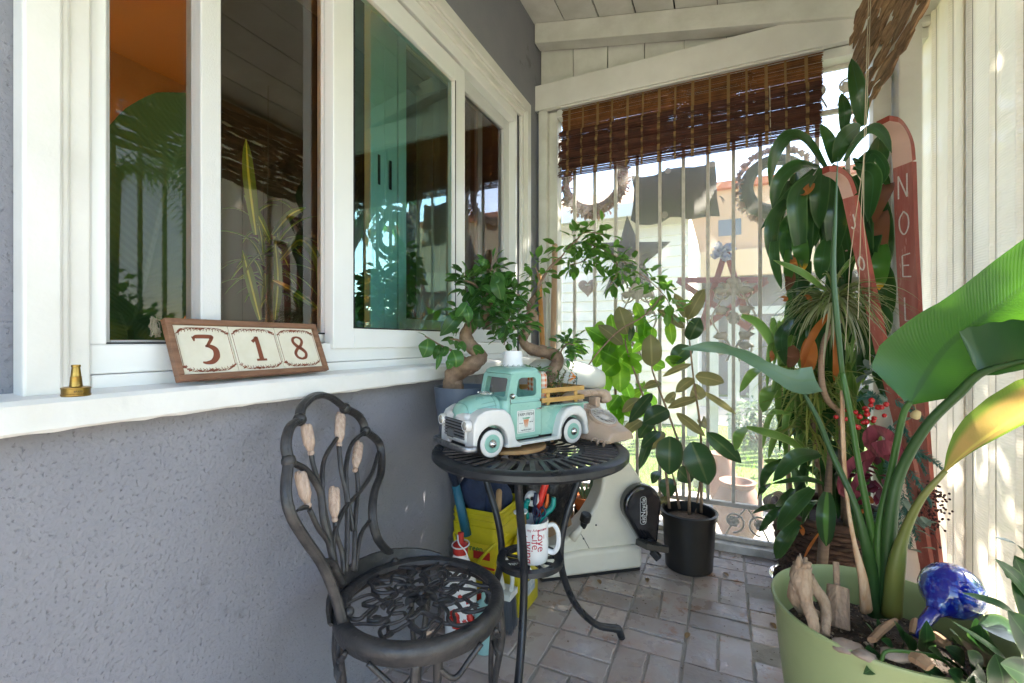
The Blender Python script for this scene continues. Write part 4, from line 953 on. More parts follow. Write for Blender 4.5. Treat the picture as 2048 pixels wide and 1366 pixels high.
mb = MB(PM); mb.lathe([(.052, -.006), (.053, .003), (.049, .006), (.046, .004)], dc, 40, axis=dn); dr = mb.build('dial_ring', M_ph, phone, smooth=True, auto=50)
mb = MB(PM); mb.lathe([(.046, .003), (.0, .0035)], dc, 32, axis=dn); mb.build('dial_plate', mat('dial_plate_dark', (.12, .10, .10), .4), dr)
q = dn.to_track_quat('Z', 'Y').to_matrix(); ex, ey = q @ V(1, 0, 0), q @ V(0, 1, 0)
fw = MB(PM)
fw.lathe([(.0, .0085), (.021, .0080), (.0215, .005)], dc, 30, axis=dn); fw.lathe([(.041, .005), (.042, .0075), (.045, .0075), (.0455, .005)], dc, 40, axis=dn)
for k in range(10):
    a = R(60 + k * 30); c = dc + ex * math.cos(a) * .0315 + ey * math.sin(a) * .0315
    fw.tube([c + ex * math.cos(b) * .0085 + ey * math.sin(b) * .0085 + dn * .0070 for b in [i * math.pi / 6 for i in range(12)]], .0016, 5, closed=True)
fw.build('finger_wheel', mat('clear_finger_wheel', (.55, .50, .46), .15), dr, smooth=True)
mb = MB(PM); mb.tube(smooth_path([V(-.105, .045, .118), V(-.09, .045, .142), V(-.045, .045, .150), V(.045, .045, .150), V(.09, .045, .142), V(.105, .045, .118)], 4), [.024, .022, .015, .013, .013, .015, .022, .024], 14); mb.build('handset', M_ph, phone, smooth=True)
for s_ in (1, -1): MB(PM).box((s_ * .045 - .012, .030, .10), (s_ * .045 + .012, .065, .135)).build('cradle', M_ph, phone, bevel=.003)
mb = MB(PM); P = [V(-.085 + .010 * math.cos(t_ * .9), -.06 + .0035 * t_ - .06, .012 + .010 * math.sin(t_ * .9)) for t_ in [i * .7 for i in range(26)]]
mb.tube(P, .0022, 5); mb.build('coiled_cord', M_ph, phone, smooth=True)

# ---- exercise bike ----
B0, B1 = V(-.35, 2.17, 0), V(-.72, 1.885, 0); bx = (B1 - B0).normalized(); BN = V(bx.y, -bx.x, 0)
if BN.dot(CAMP - B0) < 0: BN = -BN
bike = thing('exercise_bike', 'cream plastic upright exercise cycle with black crank cover behind the table', 'exercise bike', (B0 + B1) / 2)
M_cream = mat('cream_plastic', (.74, .71, .62), .4, col2=(.68, .65, .56), vscale=6, bump=.08, bscale=80, rvar=.08)
def bp_(u, v): P = onplane(u, v, B0, BN); return ((P - B0).dot(bx), P.z)
outer = [(1281, 1142), (1281, 1104), (1272, 1096), (1284, 1050), (1293, 1000), (1290, 970), (1274, 945), (1259, 922), (1246, 890), (1228, 850), (1205, 815), (1180, 788), (1120, 788), (1140, 830), (1165, 868), (1186, 905), (1200, 932), (1206, 958), (1203, 985), (1192, 1010), (1176, 1036), (1154, 1060), (1130, 1080), (1112, 1092), (1060, 1100), (1030, 1110), (1018, 1172)]
PO = [bp_(*q) for q in outer]; PO = [(x, max(z, .012)) for x, z in PO]
mb = MB(); mb.prism(PO, .115, B0 - BN * .115, bx, (0, 0, 1), BN); o = mb.build('body_shell', M_cream, bike, smooth=True, bevel=.016, auto=60); o.modifiers['b'].segments = 4
x0, _ = bp_(1281, 1138)
mb = MB(); mb.prism([(x0 + .002, .012), (x0 + .002, .105), (x0 + .04, .118), (x0 + .30, .118), (x0 + .47, .10), (x0 + .49, .012)], .17, B0 - BN * .145, bx, (0, 0, 1), BN); o = mb.build('base_cover', M_cream, bike, smooth=True, bevel=.018, auto=60); o.modifiers['b'].segments = 4
mb = MB(); mb.prism([(x0 + .01, 0), (x0 + .01, .0115), (x0 + .48, .0115), (x0 + .48, 0)], .15, B0 - BN * .135, bx, (0, 0, 1), BN); mb.build('base_plate', M_black, bike)
for q in ((1192, 1050), (1167, 1077), (1277, 1118)):
    P = onplane(*q, B0 + BN * .0, BN); MB().blob(P + BN * .001, .0045, 8, 6).build('screw', M_black, bike)
P = smooth_path([onplane(*q, B0 + BN * .0, BN) for q in ((1158, 1062), (1172, 1085), (1184, 1112), (1186, 1148))], 5); MB().tube([p + BN * .0005 for p in P], .0012, 5).build('seam', M_dark, bike)
se = MB(); sc_ = V(-.60, 1.83, .905)
def ssec(x, hw, z0, z1, n=16): return [sc_ + bx * x + BN * y + V(0, 0, z) for y, z in [((hw) * math.copysign(abs(math.cos(a)) ** .7, math.cos(a)), (z0 + z1) / 2 + (z1 - z0) / 2 * math.copysign(abs(math.sin(a)) ** .7, math.sin(a))) for a in [2 * math.pi * k / n for k in range(n)]]]
loft(se, [ssec(-.165, .02, -.03, .00), ssec(-.155, .06, -.05, .022), ssec(-.11, .10, -.055, .045), ssec(-.03, .11, -.055, .07), ssec(.05, .10, -.055, .078), ssec(.12, .07, -.05, .072), ssec(.155, .03, -.03, .05)])
se.build('saddle', mat('white_vinyl_saddle', (.66, .66, .60), .5, bump=.1, bscale=60), bike, smooth=True)
mb = MB(); loft(mb, [[sc_ + bx * x + BN * y + V(0, 0, z) for x, y in supell(.14, .09, 3)] for z in (-.10, -.05)]); mb.build('saddle_base', M_black, bike, smooth=True, auto=40)
mb = MB(); mb.box((sc_.x - .03, sc_.y - .03, .60), (sc_.x + .03, sc_.y + .03, .82)); mb.build('saddle_post', M_cream, bike, bevel=.006)
cc = onplane(1284, 1010, B0 + BN * .05, BN); cdn = onplane(1299, 1085, B0 + BN * .05, BN)
cx_, cz_ = (cc - B0).dot(bx), cc.z; dx_, dz_ = (cdn - B0).dot(bx), cdn.z
out = []
ax_ = math.atan2(dz_ - cz_, dx_ - cx_)
for k in range(22):
    a = ax_ + R(62) + R(236) * k / 21; out.append((cx_ + .093 * math.cos(a), cz_ + .093 * math.sin(a)))
for a in (-80, -30, 30, 80): out.append((dx_ + .036 * math.cos(ax_ + R(a)), dz_ + .036 * math.sin(ax_ + R(a))))
mb = MB(); mb.prism(out, .062, B0 + BN * .004, bx, (0, 0, 1), BN); M_gl = mat('gloss_black_cover', (.010, .010, .014), .10, coat=.5)
cv_ = mb.build('crank_cover', M_gl, bike, smooth=True, bevel=.029, auto=60); cv_.modifiers['b'].segments = 5
tp_ = onplane(1287, 1021, B0 + BN * .0672, BN)
mb = MB(); mb.text('sitNcycle', .030, tp_, V(0, 0, 1), bx * 1.0, .0005); mb.text('motion trainer', .008, tp_ - bx * .016, V(0, 0, 1), bx, .0004)
ringplate(mb, [tuple(p) for p in rrect(-.062, -.014, .062, .016, .012, 5)], [tuple(p) for p in rrect(-.0605, -.0125, .0605, .0145, .011, 5)], .0005, tp_, (0, 0, 1), bx, V(0, 0, 1).cross(bx)); mb.build('logo', mat('silver_print', (.7, .7, .72), .4), cv_)
pd = onplane(1304, 1092, B0 + BN * .11, BN)
mb = MB(); mb.box(pd - V(.055, .045, .013), pd + V(.055, .045, .013), Euler((R(10), R(-14), math.atan2(bx.y, bx.x))))
for k in range(6): mb.box(pd + V(-.05 + k * .018, -.046, .013), pd + V(-.042 + k * .018, .046, .017), Euler((R(10), R(-14), math.atan2(bx.y, bx.x))), c=pd)
mb.build('pedal', M_black, bike, bevel=.003)
mb = MB(); mb.beam(cdn + BN * .01, pd - BN * .02, .026, .04); mb.beam(pd + V(0, 0, -.02), pd + V(.03, 0, -.05), .03, .03); mb.build('crank', M_black, bike, bevel=.004)
kb = onplane(1168, 1047, B0 + BN * .01, BN); mb = MB(); mb.lathe([(.0, .05), (.020, .05), (.024, .045), (.024, .015), (.018, .010), (.012, -.02)], kb, 14, axis=(-bx * .0 + V(.25, -.1, .9)).normalized()); mb.build('tension_knob', M_black, bike, smooth=True, auto=30)
mb = MB(); mb.tube([kb + V(-.05, -.02, -.07), kb + V(-.01, 0, -.015)], [.020, .013], 12); mb.build('knob_stem', M_cream, bike, smooth=True)

# ---- mug with tools on the table shelf ----
MU = V(TC.x + .012, TC.y - .005, .3665)
mug = thing('mug', 'white mug with red lettering standing on the shelf ring under the table', 'mug', MU)
M_cer = mat('glazed_white', (.76, .77, .78), .12, coat=.4)
mb = MB().lathe([(.0, .004), (.044, .004), (.046, 0), (.048, .004), (.0495, .02), (.0495, .122), (.0480, .126), (.046, .122), (.046, .012), (.0, .010)], MU, 40); mb.build('cup', M_cer, mug, smooth=True, auto=50)
hd = (V(.55, .12, 0)).normalized()
mb = MB(); mb.tube(smooth_path([MU + hd * .047 + V(0, 0, .107), MU + hd * .066 + V(0, 0, .112), MU + hd * .080 + V(0, 0, .09), MU + hd * .080 + V(0, 0, .05), MU + hd * .066 + V(0, 0, .027), MU + hd * .047 + V(0, 0, .03)], 5), .0065, 10, flat=1.3); mb.build('handle', M_cer, mug, smooth=True)
def wrap(mb, txt, size, ang, z, r=.0502, rot=-90, o=MU, sx=1):
    cu = bpy.data.curves.new('t', 'FONT'); cu.body = txt; cu.size = size; cu.align_x = 'LEFT'; cu.align_y = 'CENTER'; cu.resolution_u = 3; cu.extrude = .0002
    ob_ = bpy.data.objects.new('t', cu); me = bpy.data.meshes.new_from_object(ob_)
    vs = []
    for p in me.vertices:
        x, y = p.co.x * sx, p.co.y
        if rot: x, y = y, -x           # running downwards
        a = ang + x / r; rr_ = r + p.co.z; vs.append(o + V(math.cos(a) * rr_, math.sin(a) * rr_, z + y))
    mb.add(vs, [tuple(p.vertices) for p in me.polygons]); bpy.data.objects.remove(ob_); bpy.data.curves.remove(cu); bpy.data.meshes.remove(me)
toc = (CAMP - MU); a0 = math.atan2(toc.y, toc.x)
mb = MB(); wrap(mb, 'Love', .036, a0 + .52, .112); wrap(mb, 'Life', .034, a0 + .16, .098); wrap(mb, 'Living', .038, a0 - .26, .094); wrap(mb, 'my Adventures', .011, a0 - .34, .108, rot=0); wrap(mb, 'I', .018, a0 + .70, .085, rot=0)
mb.build('lettering', mat('red_print', (.42, .02, .05), .4), mug)
def tool(name, pts, r, m, label, cat, sm=True, **k):
    return tag(MB().tube(smooth_path(pts, 5), r, 10, **k).build(name, m, smooth=True), label, cat)
M_teal = mat('teal_grip', (.0, .22, .20), .35); M_red = mat('red_grip', (.62, .03, .02), .35); M_navy = mat('navy_grip', (.012, .02, .06), .4)
pl_ = thing('pliers', 'pliers with teal grips standing in the white mug', 'pliers', MU + V(.0, 0, .05))
mb = MB(); mb.tube(smooth_path([MU + V(.005, .0, .10), MU + V(.035, .01, .14), MU + V(.058, .02, .165), MU + V(.062, .022, .195)], 5), [.006, .009, .009, .0075], 10); mb.build('grip', M_teal, pl_, smooth=True)
mb = MB(); mb.tube(smooth_path([MU + V(-.012, -.016, .13), MU + V(-.016, -.020, .165), MU + V(-.006, -.022, .192)], 5), [.008, .009, .0075], 10); mb.build('grip', M_teal, pl_, smooth=True)
mb = MB(); mb.beam(MU + V(-.004, 0, .03), MU + V(0, 0, .11), .018, .010); mb.build('jaws', M_chrome, pl_, bevel=.002)
pr_ = thing('pruning_shears', 'pruning shears with red grips standing behind the teal pliers', 'shears', MU + V(.01, .02, .05))
mb = MB(); mb.tube(smooth_path([MU + V(.012, .018, .13), MU + V(.018, .022, .18), MU + V(.030, .028, .225), MU + V(.034, .03, .250)], 5), [.006, .011, .012, .008], 10); mb.build('grip', M_red, pr_, smooth=True)
mb = MB(); mb.tube(smooth_path([MU + V(.014, .020, .12), MU + V(.036, .026, .165), MU + V(.040, .03, .20)], 5), [.005, .006, .004], 8); mb.build('grip', mat('orange_grip', (.7, .14, .02), .4), pr_, smooth=True)
mb = MB(); mb.beam(MU + V(.004, .012, .03), MU + V(.012, .018, .13), .02, .006); mb.build('blade', M_chrome, pr_)
ss_ = thing('scissors', 'small navy handled scissors standing in the white mug', 'scissors', MU + V(.0, .01, .05))
for s_ in (0, 1):
    c = MU + V(.012 + .022 * s_, -.006 + .004 * s_, .150 + .004 * s_); mb = MB(); mb.tube([c + V(math.cos(b) * .009, 0, math.sin(b) * .014) for b in [i * math.pi / 8 for i in range(16)]], .0032, 7, closed=True); mb.tube([MU + V(.01, 0, .10), c + V(-.004, 0, -.014)], .0035, 7); mb.build('handle_loop', M_navy, ss_, smooth=True)
mb = MB(); mb.tube(smooth_path([MU + V(.004, .008, .12), MU + V(.004, .008, .17), MU + V(.008, .008, .205)], 4), [.005, .008, .006], 8); mb.build('closed_grip', M_navy, ss_, smooth=True)
spc = MU + V(-.018, -.044, .116); sa = V(-.05, -.1, 1).normalized()
sp2 = thing('wire_spool', 'brass wire spool with white end discs leaning in the mug', 'spool', spc)
MB().lathe([(.0155, 0), (.0155, .042), (.0, .042)], spc, 24, axis=sa).build('brass_core', mat('brass_wire', (.62, .42, .14), .3, metal=1, bump=.4, bscale=500, stretch=(.1, .1, 3)), sp2, smooth=True, auto=40)
MB().lathe([(.009, .043), (.0215, .043), (.0225, .045), (.0215, .047), (.009, .047), (.009, .043)], spc, 28, axis=sa).build('end_disc', M_cer, sp2, smooth=True, auto=40)
MB().lathe([(.006, .0), (.0235, .0), (.024, .003), (.006, .003), (.006, 0)], MU + V(-.006, .01, .185), 26, axis=V(.2, -.9, .35)).build('end_disc', mat('clear_disc', (.6, .6, .6), .2), sp2, smooth=True)

# ---- things on the floor under the table ----
M_yel = mat('yellow_plastic', (.62, .53, .015), .4, col2=(.52, .44, .015), vscale=12)
M_redp = mat('red_label', (.50, .03, .02), .45); M_grp = mat('dark_green_print', (.02, .17, .05), .5)
BS = Matrix.Scale(1.14, 4, (0, 0, 1))
bu = thing('yellow_bucket', 'yellow rectangular weed killer tub with swing handle against the stucco wall', 'bucket', (-.88, 1.66, 0))
def rs(z, hx, hy, r=.03, c=V(-.875, 1.665, 0)): return [c + V(x, y, z) for x, y in rrect(-hx, -hy, hx, hy, r, 5)]
mb = MB(BS); loft(mb, [rs(0, .085, .10), rs(.01, .09, .105), rs(.255, .10, .117), rs(.257, .104, .122), rs(.295, .106, .124), rs(.297, .102, .119), rs(.345, .104, .121), rs(.350, .100, .117), rs(.345, .096, .113), rs(.02, .082, .098)], True)
mb.build('tub', M_yel, bu, smooth=True, auto=35)
mb = MB(BS)
for z in (.318, .335): mb.tube([V(p.x, p.y, z) for p in rs(z, .1045, .1215)], .002, 5, closed=True)
mb.build('rim_ridge', M_yel, bu, smooth=True)
# label on the side facing the porch (+X), and the -Y side
fx = -.875 + .1005
def face(y, z): return V(fx + (z - .13) * .045, y, z)
mb = MB(BS); mb.prism([(-.095, .05), (.095, .05), (.10, .225), (-.10, .225)], .001, (fx - .0045, 1.665, 0), (0, 1, 0), (.04, 0, 1), (1, 0, 0)); lb = mb.build('label', mat('yellow_label', (.66, .50, .02), .4, col2=(.45, .22, .03), vscale=14, vcon=(.55, .6)), bu)
fy = 1.665 - .1145
mb = MB(BS); mb.prism([(-.088, .04), (.088, .04), (.092, .24), (-.092, .24)], .001, (-.875, fy + .004, 0), (1, 0, 0), (0, -.05, 1), (0, -1, 0)); lb2 = mb.build('label', mat('yellow_label_front', (.66, .52, .02), .4), bu)
for (x0, z0, x1, z1, m_) in ((-.09, .045, .092, .075, M_redp), (.0, .19, .07, .215, M_redp), (-.088, .16, .09, .166, M_redp), (-.06, .10, -.02, .13, M_redp), (.01, .115, .035, .14, mat('grey_print', (.3, .3, .28), .5))):
    MB(BS).box((-.875 + x0, fy - .0135 + (.24 - z0) * .05 - .001, z0), (-.875 + x1, fy - .0125 + (.24 - z0) * .05 + .002, z1)).build('label_band', m_, lb2)
mb = MB(BS); mb.text('Preen', .032, V(-.872, fy - .0105, .222), (1, 0, 0), (0, -.05, 1), .0006); mb.build('lettering', M_grp, lb2)
mb = MB(BS); P = [V(-.775, 1.60, .26), V(-.80, 1.535, .23), V(-.86, 1.53, .17), V(-.93, 1.535, .135)]
mb.tube(smooth_path([V(-.985, 1.60, .262), V(-.96, 1.538, .245), V(-.90, 1.532, .15), V(-.87, 1.531, .165), V(-.80, 1.535, .235), V(-.768, 1.62, .262)], 5), .006, 8, flat=.7); mb.build('handle', M_yel, bu, smooth=True)
mb = MB(BS); mb.tube([V(-.80, 1.60, .30), V(-.795, 1.60, .405)], [.011, .012], 12); mb.blob((-.795, 1.60, .405), .012, 10, 6); tag(mb.build('hammer', mat('pale_wood', (.52, .33, .16), .5, col2=(.44, .27, .12), vscale=20, stretch=(4, 4, 1)), smooth=True), 'tool with rounded pale wooden grip sticking out of the yellow bucket', 'hand tool')

jg = thing('yellow_jug', 'yellow plastic jug with black warning label and wire hook on the bricks', 'jug', (-.735, 1.67, 0))
def js(z, hx, hy, r=.02): return [V(-.738, 1.672, 0) + V(x, y, z) for x, y in rrect(-hx, -hy, hx, hy, r, 4)]
mb = MB(); loft(mb, [js(0, .043, .086), js(.006, .047, .09), js(.22, .048, .091), js(.236, .040, .083), js(.242, .02, .04), js(.27, .018, .02)]); mb.build('jug_body', M_yel, jg, smooth=True, auto=40)
mb = MB(); mb.box((-.786, 1.579, .17), (-.69, 1.582, .226)); l_ = mb.build('black_label', M_black, jg)
mb = MB(); mb.text('WARNING', .019, V(-.738, 1.5785, .207), (1, 0, 0), (0, 0, 1), .0004); mb.text('30', .022, V(-.728, 1.5785, .185), (1, 0, 0), (0, 0, 1), .0004); mb.build('lettering', M_cer, l_)
MB().box((-.6905, 1.63, .06), (-.689, 1.71, .12)).build('side_label', mat('blue_grey_label', (.25, .33, .42), .5, col2=(.6, .6, .55), vscale=60), jg)
mb = MB(); mb.tube(smooth_path([V(-.688, 1.60, .19), V(-.672, 1.60, .20), V(-.655, 1.60, .175), V(-.668, 1.60, .145), V(-.692, 1.60, .14), V(-.70, 1.60, .16)], 5), .0022, 7); mb.build('wire_hook', M_wire, jg, smooth=True)

bb = V(-.712, 1.50, 0)
brs = thing('hand_brush', 'grey bristled hand brush with white plastic handle loop', 'brush', bb)
mb = MB(); random.seed(4)
for k in range(220):
    x, y = random.uniform(-.022, .022), random.uniform(-.03, .03); mb.add([bb + V(x - .0008, y, .13), bb + V(x + .0008, y, .13), bb + V(x * 1.3 + .0006, y * 1.25, .004 + random.uniform(0, .012)), bb + V(x * 1.3 - .0006, y * 1.25, .004)], [(0, 1, 2, 3)])
    mb.add([bb + V(x, y - .0008, .13), bb + V(x, y + .0008, .13), bb + V(x * 1.3, y * 1.25 + .0006, .008), bb + V(x * 1.3, y * 1.25 - .0006, .008)], [(0, 1, 2, 3)])
mb.box(bb + V(-.018, -.025, .02), bb + V(.018, .025, .13)); mb.build('bristles', mat('grey_bristle', (.11, .12, .14), .6, island=.4), brs)
mb = MB(); mb.box(bb + V(-.026, -.034, .128), bb + V(.026, .034, .15)); mb.tube(smooth_path([bb + V(.015, 0, .145), bb + V(.02, 0, .2), bb + V(.0, 0, .25), bb + V(-.025, 0, .27), bb + V(-.035, 0, .24), bb + V(-.025, 0, .19), bb + V(-.015, 0, .145)], 5), .008, 8); mb.build('handle', mat('off_white_plastic', (.62, .64, .62), .4), brs, smooth=True, bevel=.002, auto=40)

sb = thing('spray_bottle', 'white plastic bottle with red splash print, cap and cord behind the chair', 'bottle', (-.83, 1.37, 0))
so2 = V(-.83, 1.37, 0)
mb = MB().lathe([(.0, 0), (.055, 0), (.06, .01), (.06, .20), (.052, .255), (.030, .30), (.024, .315), (.024, .33), (0, .33)], so2, 28, sx=1, sy=.75); bo = mb.build('bottle_body', M_cer, sb, smooth=True, auto=50)
mb = MB(); random.seed(9)
for k in range(12):
    a = R(-50 + random.uniform(-38, 38)); z = random.uniform(.03, .22); mb.blob(so2 + V(math.cos(a) * .0565, math.sin(a) * .0425, z), random.uniform(.010, .020), 9, 6, .25, (1, .5, 1))
mb.build('red_print', M_redp, bo, smooth=True)
mb = MB().lathe([(.026, .315), (.026, .345), (.02, .35), (.012, .352), (.010, .385), (0, .387)], so2, 20); mb.build('cap', M_redp, sb, smooth=True, auto=40)
mb = MB(); mb.tube(smooth_path([so2 + V(0, -.02, .385), so2 + V(.012, -.03, .36), so2 + V(.035, -.02, .33), so2 + V(.05, -.03, .28), so2 + V(.056, -.04, .22)], 5), .0025, 6)
mb.tube([so2 + V(math.cos(b) * .03, math.sin(b) * .03, .345 + .004 * math.sin(b)) for b in [i * math.pi / 8 for i in range(16)]], .0025, 6, closed=True); mb.build('cord', M_cer, sb, smooth=True)
rg = MB().lathe([(.0, 0), (.035, 0), (.036, .01), (.036, .15), (.012, .17), (.012, .2), (0, .2)], V(-.74, 1.38, 0), 20); tag(rg.build('clear_bottle', mat('teal_clear_plastic', (.25, .42, .40), .1), smooth=True, auto=40), 'small teal tinted bottle beside the white bottle, seen through the seat', 'bottle')

M_denim = mat('navy_cloth', (.035, .055, .12), .85, col2=(.015, .025, .06), vscale=14, bump=.5, bscale=30, bdist=.02)
M_bag = mat('black_bag', (.012, .012, .014), .35, bump=.9, bscale=14, bdist=.03)
mb = MB(); mb.blob((-.885, 1.68, .40), .11, 22, 14, .13, (.75, .9, 1.15)); mb.blob((-.90, 1.60, .46), .07, 16, 10, .15, (.8, .9, 1.3)); tag(mb.build('cloth_bag', M_denim, smooth=True), 'crumpled navy blue cloth bundle stuffed in the yellow bucket', 'cloth')
mb = MB(); mb.blob((-.80, 1.98, .40), .17, 26, 16, .12, (.8, .8, 1.2)); mb.blob((-.70, 1.98, .38), .12, 20, 12, .16, (.8, .8, 1.2)); tag(mb.build('rubbish_bag', M_bag, smooth=True), 'black plastic rubbish bag slumped behind the yellow bucket', 'bag')
mb = MB(); mb.prism([(-.26, 0), (.26, 0), (.22, .3), (-.2, .34)], .25, (-.82, 1.96, 0), (.8, .3, 0), (0, 0, 1), (-.3, .8, 0)); tag(mb.build('cardboard_box', mat('cardboard', (.30, .19, .11), .9), bevel=.004), 'brown cardboard box under the black rubbish bag', 'box')
dp = thing('dustpan', 'long navy and teal dustpan handle leaning on the grey wall', 'dustpan', (-.95, 1.52, .02))
MB().tube([V(-.955, 1.44, .68), V(-.93, 1.50, .50)], .014, 10).build('handle', mat('navy_plastic', (.02, .03, .06), .5), dp, smooth=True)
MB().tube([V(-.93, 1.50, .50), V(-.905, 1.54, .30)], [.016, .020], 10).build('sleeve', mat('teal_blue_plastic', (.02, .13, .20), .5), dp, smooth=True)

# straw broom and second pole in the corner
bm = thing('straw_broom', 'straw broom with tan wooden handle leaning in the corner by the grille', 'broom', at(1108, 1085, Y=2.28))
M_pole = mat('tan_pole_wood', (.50, .32, .19), .5, col2=(.42, .26, .15), vscale=10, stretch=(5, 5, 1))
hp = [at(1110, 492, Y=2.36), at(1106, 700, Y=2.33), at(1104, 925, Y=2.29)]
mb = MB(); mb.tube(hp, .0155, 12); mb.blob(hp[0], .0155, 12, 8); mb.build('handle', M_pole, bm, smooth=True)
q0, q1, q2 = at(1103, 905, Y=2.29), at(1106, 985, Y=2.28), at(1112, 1088, Y=2.27); mb = MB(); random.seed(6)
for k in range(260):
    a = random.uniform(0, 6.28); r = math.sqrt(random.random()); e = V(math.cos(a) * r, math.sin(a) * r * .5, 0)
    mb.tube([q0 + e * .018, q1 + e * .034, q2 + e * .055 + V(0, 0, random.uniform(-.02, .04))], .0016, 3, cap=False)
mb.build('straw', mat('broom_straw', (.52, .36, .13), .7, island=.35), bm)
mb = MB()
for f in (.25, .45, .62): c = q0.lerp(q1, f + .2); mb.tube([c + V(math.cos(b) * (.02 + f * .014), math.sin(b) * (.012 + f * .006), 0) for b in [i * math.pi / 8 for i in range(16)]], .0025, 6, closed=True)
mb.build('binding', mat('broom_twine', (.20, .12, .05), .8), bm, smooth=True)
mb = MB(); mb.tube([at(1078, 548, Y=2.40), at(1086, 700, Y=2.36), at(1090, 1000, Y=2.30)], .014, 12); tag(mb.build('wooden_pole', mat('orange_pole_wood', (.55, .26, .07), .45, col2=(.48, .22, .05), vscale=10, stretch=(5, 5, 1)), smooth=True), 'orange brown wooden pole leaning beside the broom in the corner', 'pole')

# ---- house number sign on the sill ----
su = WX + .034; sgn = thing('house_number_sign', 'wood framed tile sign reading 318 leaning on the window sill', 'sign', (su, .82, .971))
# bottom corners on the sill, leaning back; traced to a plane leaning against the frame
S0 = at(352, 772, X=WX + .058); S1 = at(652, 742, X=WX + .050); S0.z = S1.z = .971 + .001
S3 = at(322, 640, X=WX + .010)
sx_ = (S1 - S0); SW = .300; SW = sx_.length; sx_.normalize()
sup = (S3 - S0); sup = (sup - sx_ * sup.dot(sx_)); SH = .115; sup.normalize(); snn = sx_.cross(sup).normalized()
if snn.x < 0: snn = -snn
SH = (S3.z - S0.z) / sup.z
M_frw = mat('sign_frame_wood', (.24, .12, .065), .55, col2=(.15, .07, .035), vscale=14, stretch=(1, 1, 6), bump=.4, bscale=40, col3=(.38, .24, .15), c3scale=40, c3lo=.66)
M_tile = mat('cream_tile', (.72, .68, .56), .18, col2=(.68, .63, .50), vscale=30, coat=.3)
M_brn = mat('brown_glaze', (.20, .055, .025), .35)
fo = S0 - snn * .002; fwid = .012
def sbox(x0, y0, x1, y1, d0, d1):
    return MB().prism([(x0, y0), (x1, y0), (x1, y1), (x0, y1)], d1 - d0, S0 + snn * d0, sx_, sup, snn)
for a in ((0, 0, SW, fwid), (0, SH - fwid, SW, SH), (0, fwid, fwid, SH - fwid), (SW - fwid, fwid, SW, SH - fwid)): sbox(*a, -.002, .013).build('frame_rail', M_frw, sgn, bevel=.0015)
sbox(.002, .002, SW - .002, SH - .002, -.003, .0).build('back_board', M_frw, sgn)
tw_ = (SW - 2 * fwid) / 3
def digit(n):
    if n == '3': return [([(-.30, .34), (-.22, .40), (.16, .40), (.22, .36), (.02, .08)], [.03, .11, .12, .10, .07]), ([(-.02, .10), (.12, .09), (.25, -.02), (.24, -.22), (.10, -.38), (-.08, -.42), (-.2, -.40)], [.05, .12, .17, .18, .14, .09, .05]), ([(-.30, .40), (-.30, .26)], [.10, .03])]
    if n == '1': return [([(.04, .42), (.05, .1), (.05, -.36)], [.13, .14, .15]), ([(-.13, .24), (-.04, .31), (.06, .42)], [.10, .09, .05]), ([(-.13, -.39), (.23, -.39)], [.07, .07])]
    return [([(.0, .42), (-.16, .36), (-.19, .22), (-.06, .06), (.12, -.06), (.23, -.2), (.17, -.36), (0, -.42)], [.06, .09, .11, .13, .13, .11, .10, .07]), ([(.0, .42), (.15, .36), (.19, .24), (.08, .08), (-.10, -.05), (-.21, -.2), (-.16, -.35), (0, -.42)], [.06, .09, .10, .10, .10, .11, .09, .07])]
random.seed(33)
for i, ch in enumerate('318'):
    x0 = fwid + i * tw_; t_ = sbox(x0 + .0008, fwid, x0 + tw_ - .0008, SH - fwid, .0002, .0062).build('number_tile', M_tile, sgn, bevel=.0008)
    c = S0 + sx_ * (x0 + tw_ / 2) + sup * (SH / 2) + snn * .0064; H_ = (SH - 2 * fwid) * .66
    mb = MB()
    for pts, wd in digit(ch):
        P = smooth_path([(x, y, 0) for x, y in pts], 6); mb.ribbon([(p.x * H_, p.y * H_) for p in P], [w_ * H_ * 1.05 for w_ in wd], c, sx_, sup, snn, .0006)
    mb.build('digit', M_brn, t_)
    mb = MB(); hw, hh = tw_ / 2 - .006, (SH - 2 * fwid) / 2 - .005
    for sy in (1, -1):
        for k in range(34):
            f = k / 33 * 2 - 1; x = f * hw; y = sy * (hh - .002 - .010 * abs(f) ** 5 - .0012 * math.sin(k * 1.7)); r = random.uniform(.0014, .0032) * (1.25 if abs(f) < .22 or abs(f) > .8 else .9)
            a = random.uniform(0, 3); mb.prism([(x + r * math.cos(b) * 1.2, y + r * math.sin(b + a) * .8) for b in [q * math.pi / 3 for q in range(6)]], .0005, c, sx_, sup, snn)
            if k % 2: mb.ribbon([(x, y), (x + .0018, y - sy * .0022), (x + .0005, y - sy * .0052)], .0009, c, sx_, sup, snn, .0005)
        P = [(lerp(-hw, hw, q / 20), sy * (hh - .0015 * 0 - .013 * abs(q / 10 - 1) ** 6)) for q in range(21)]; mb.ribbon(P, .0009, c, sx_, sup, snn, .0004)
    for sx2 in (1, -1): mb.ribbon([(sx2 * (hw + .001), -hh + .014), (sx2 * (hw + .001), hh - .014)], .0008, c, sx_, sup, snn, .0004)
    mb.build('tile_ornament', M_brn, t_)
tw2 = MB(); random.seed(40); tq = S0 + sup * SH + V(0, -.004, -.004)
for k in range(14): tw2.tube(smooth_path([tq + V(random.uniform(-.004, .004), random.uniform(-.014, .004), random.uniform(-.03, .01)) for _ in range(4)], 3), .0011, 4)
tw2.build('twine', mat('jute_twine', (.22, .20, .14), .9), sgn, smooth=True)

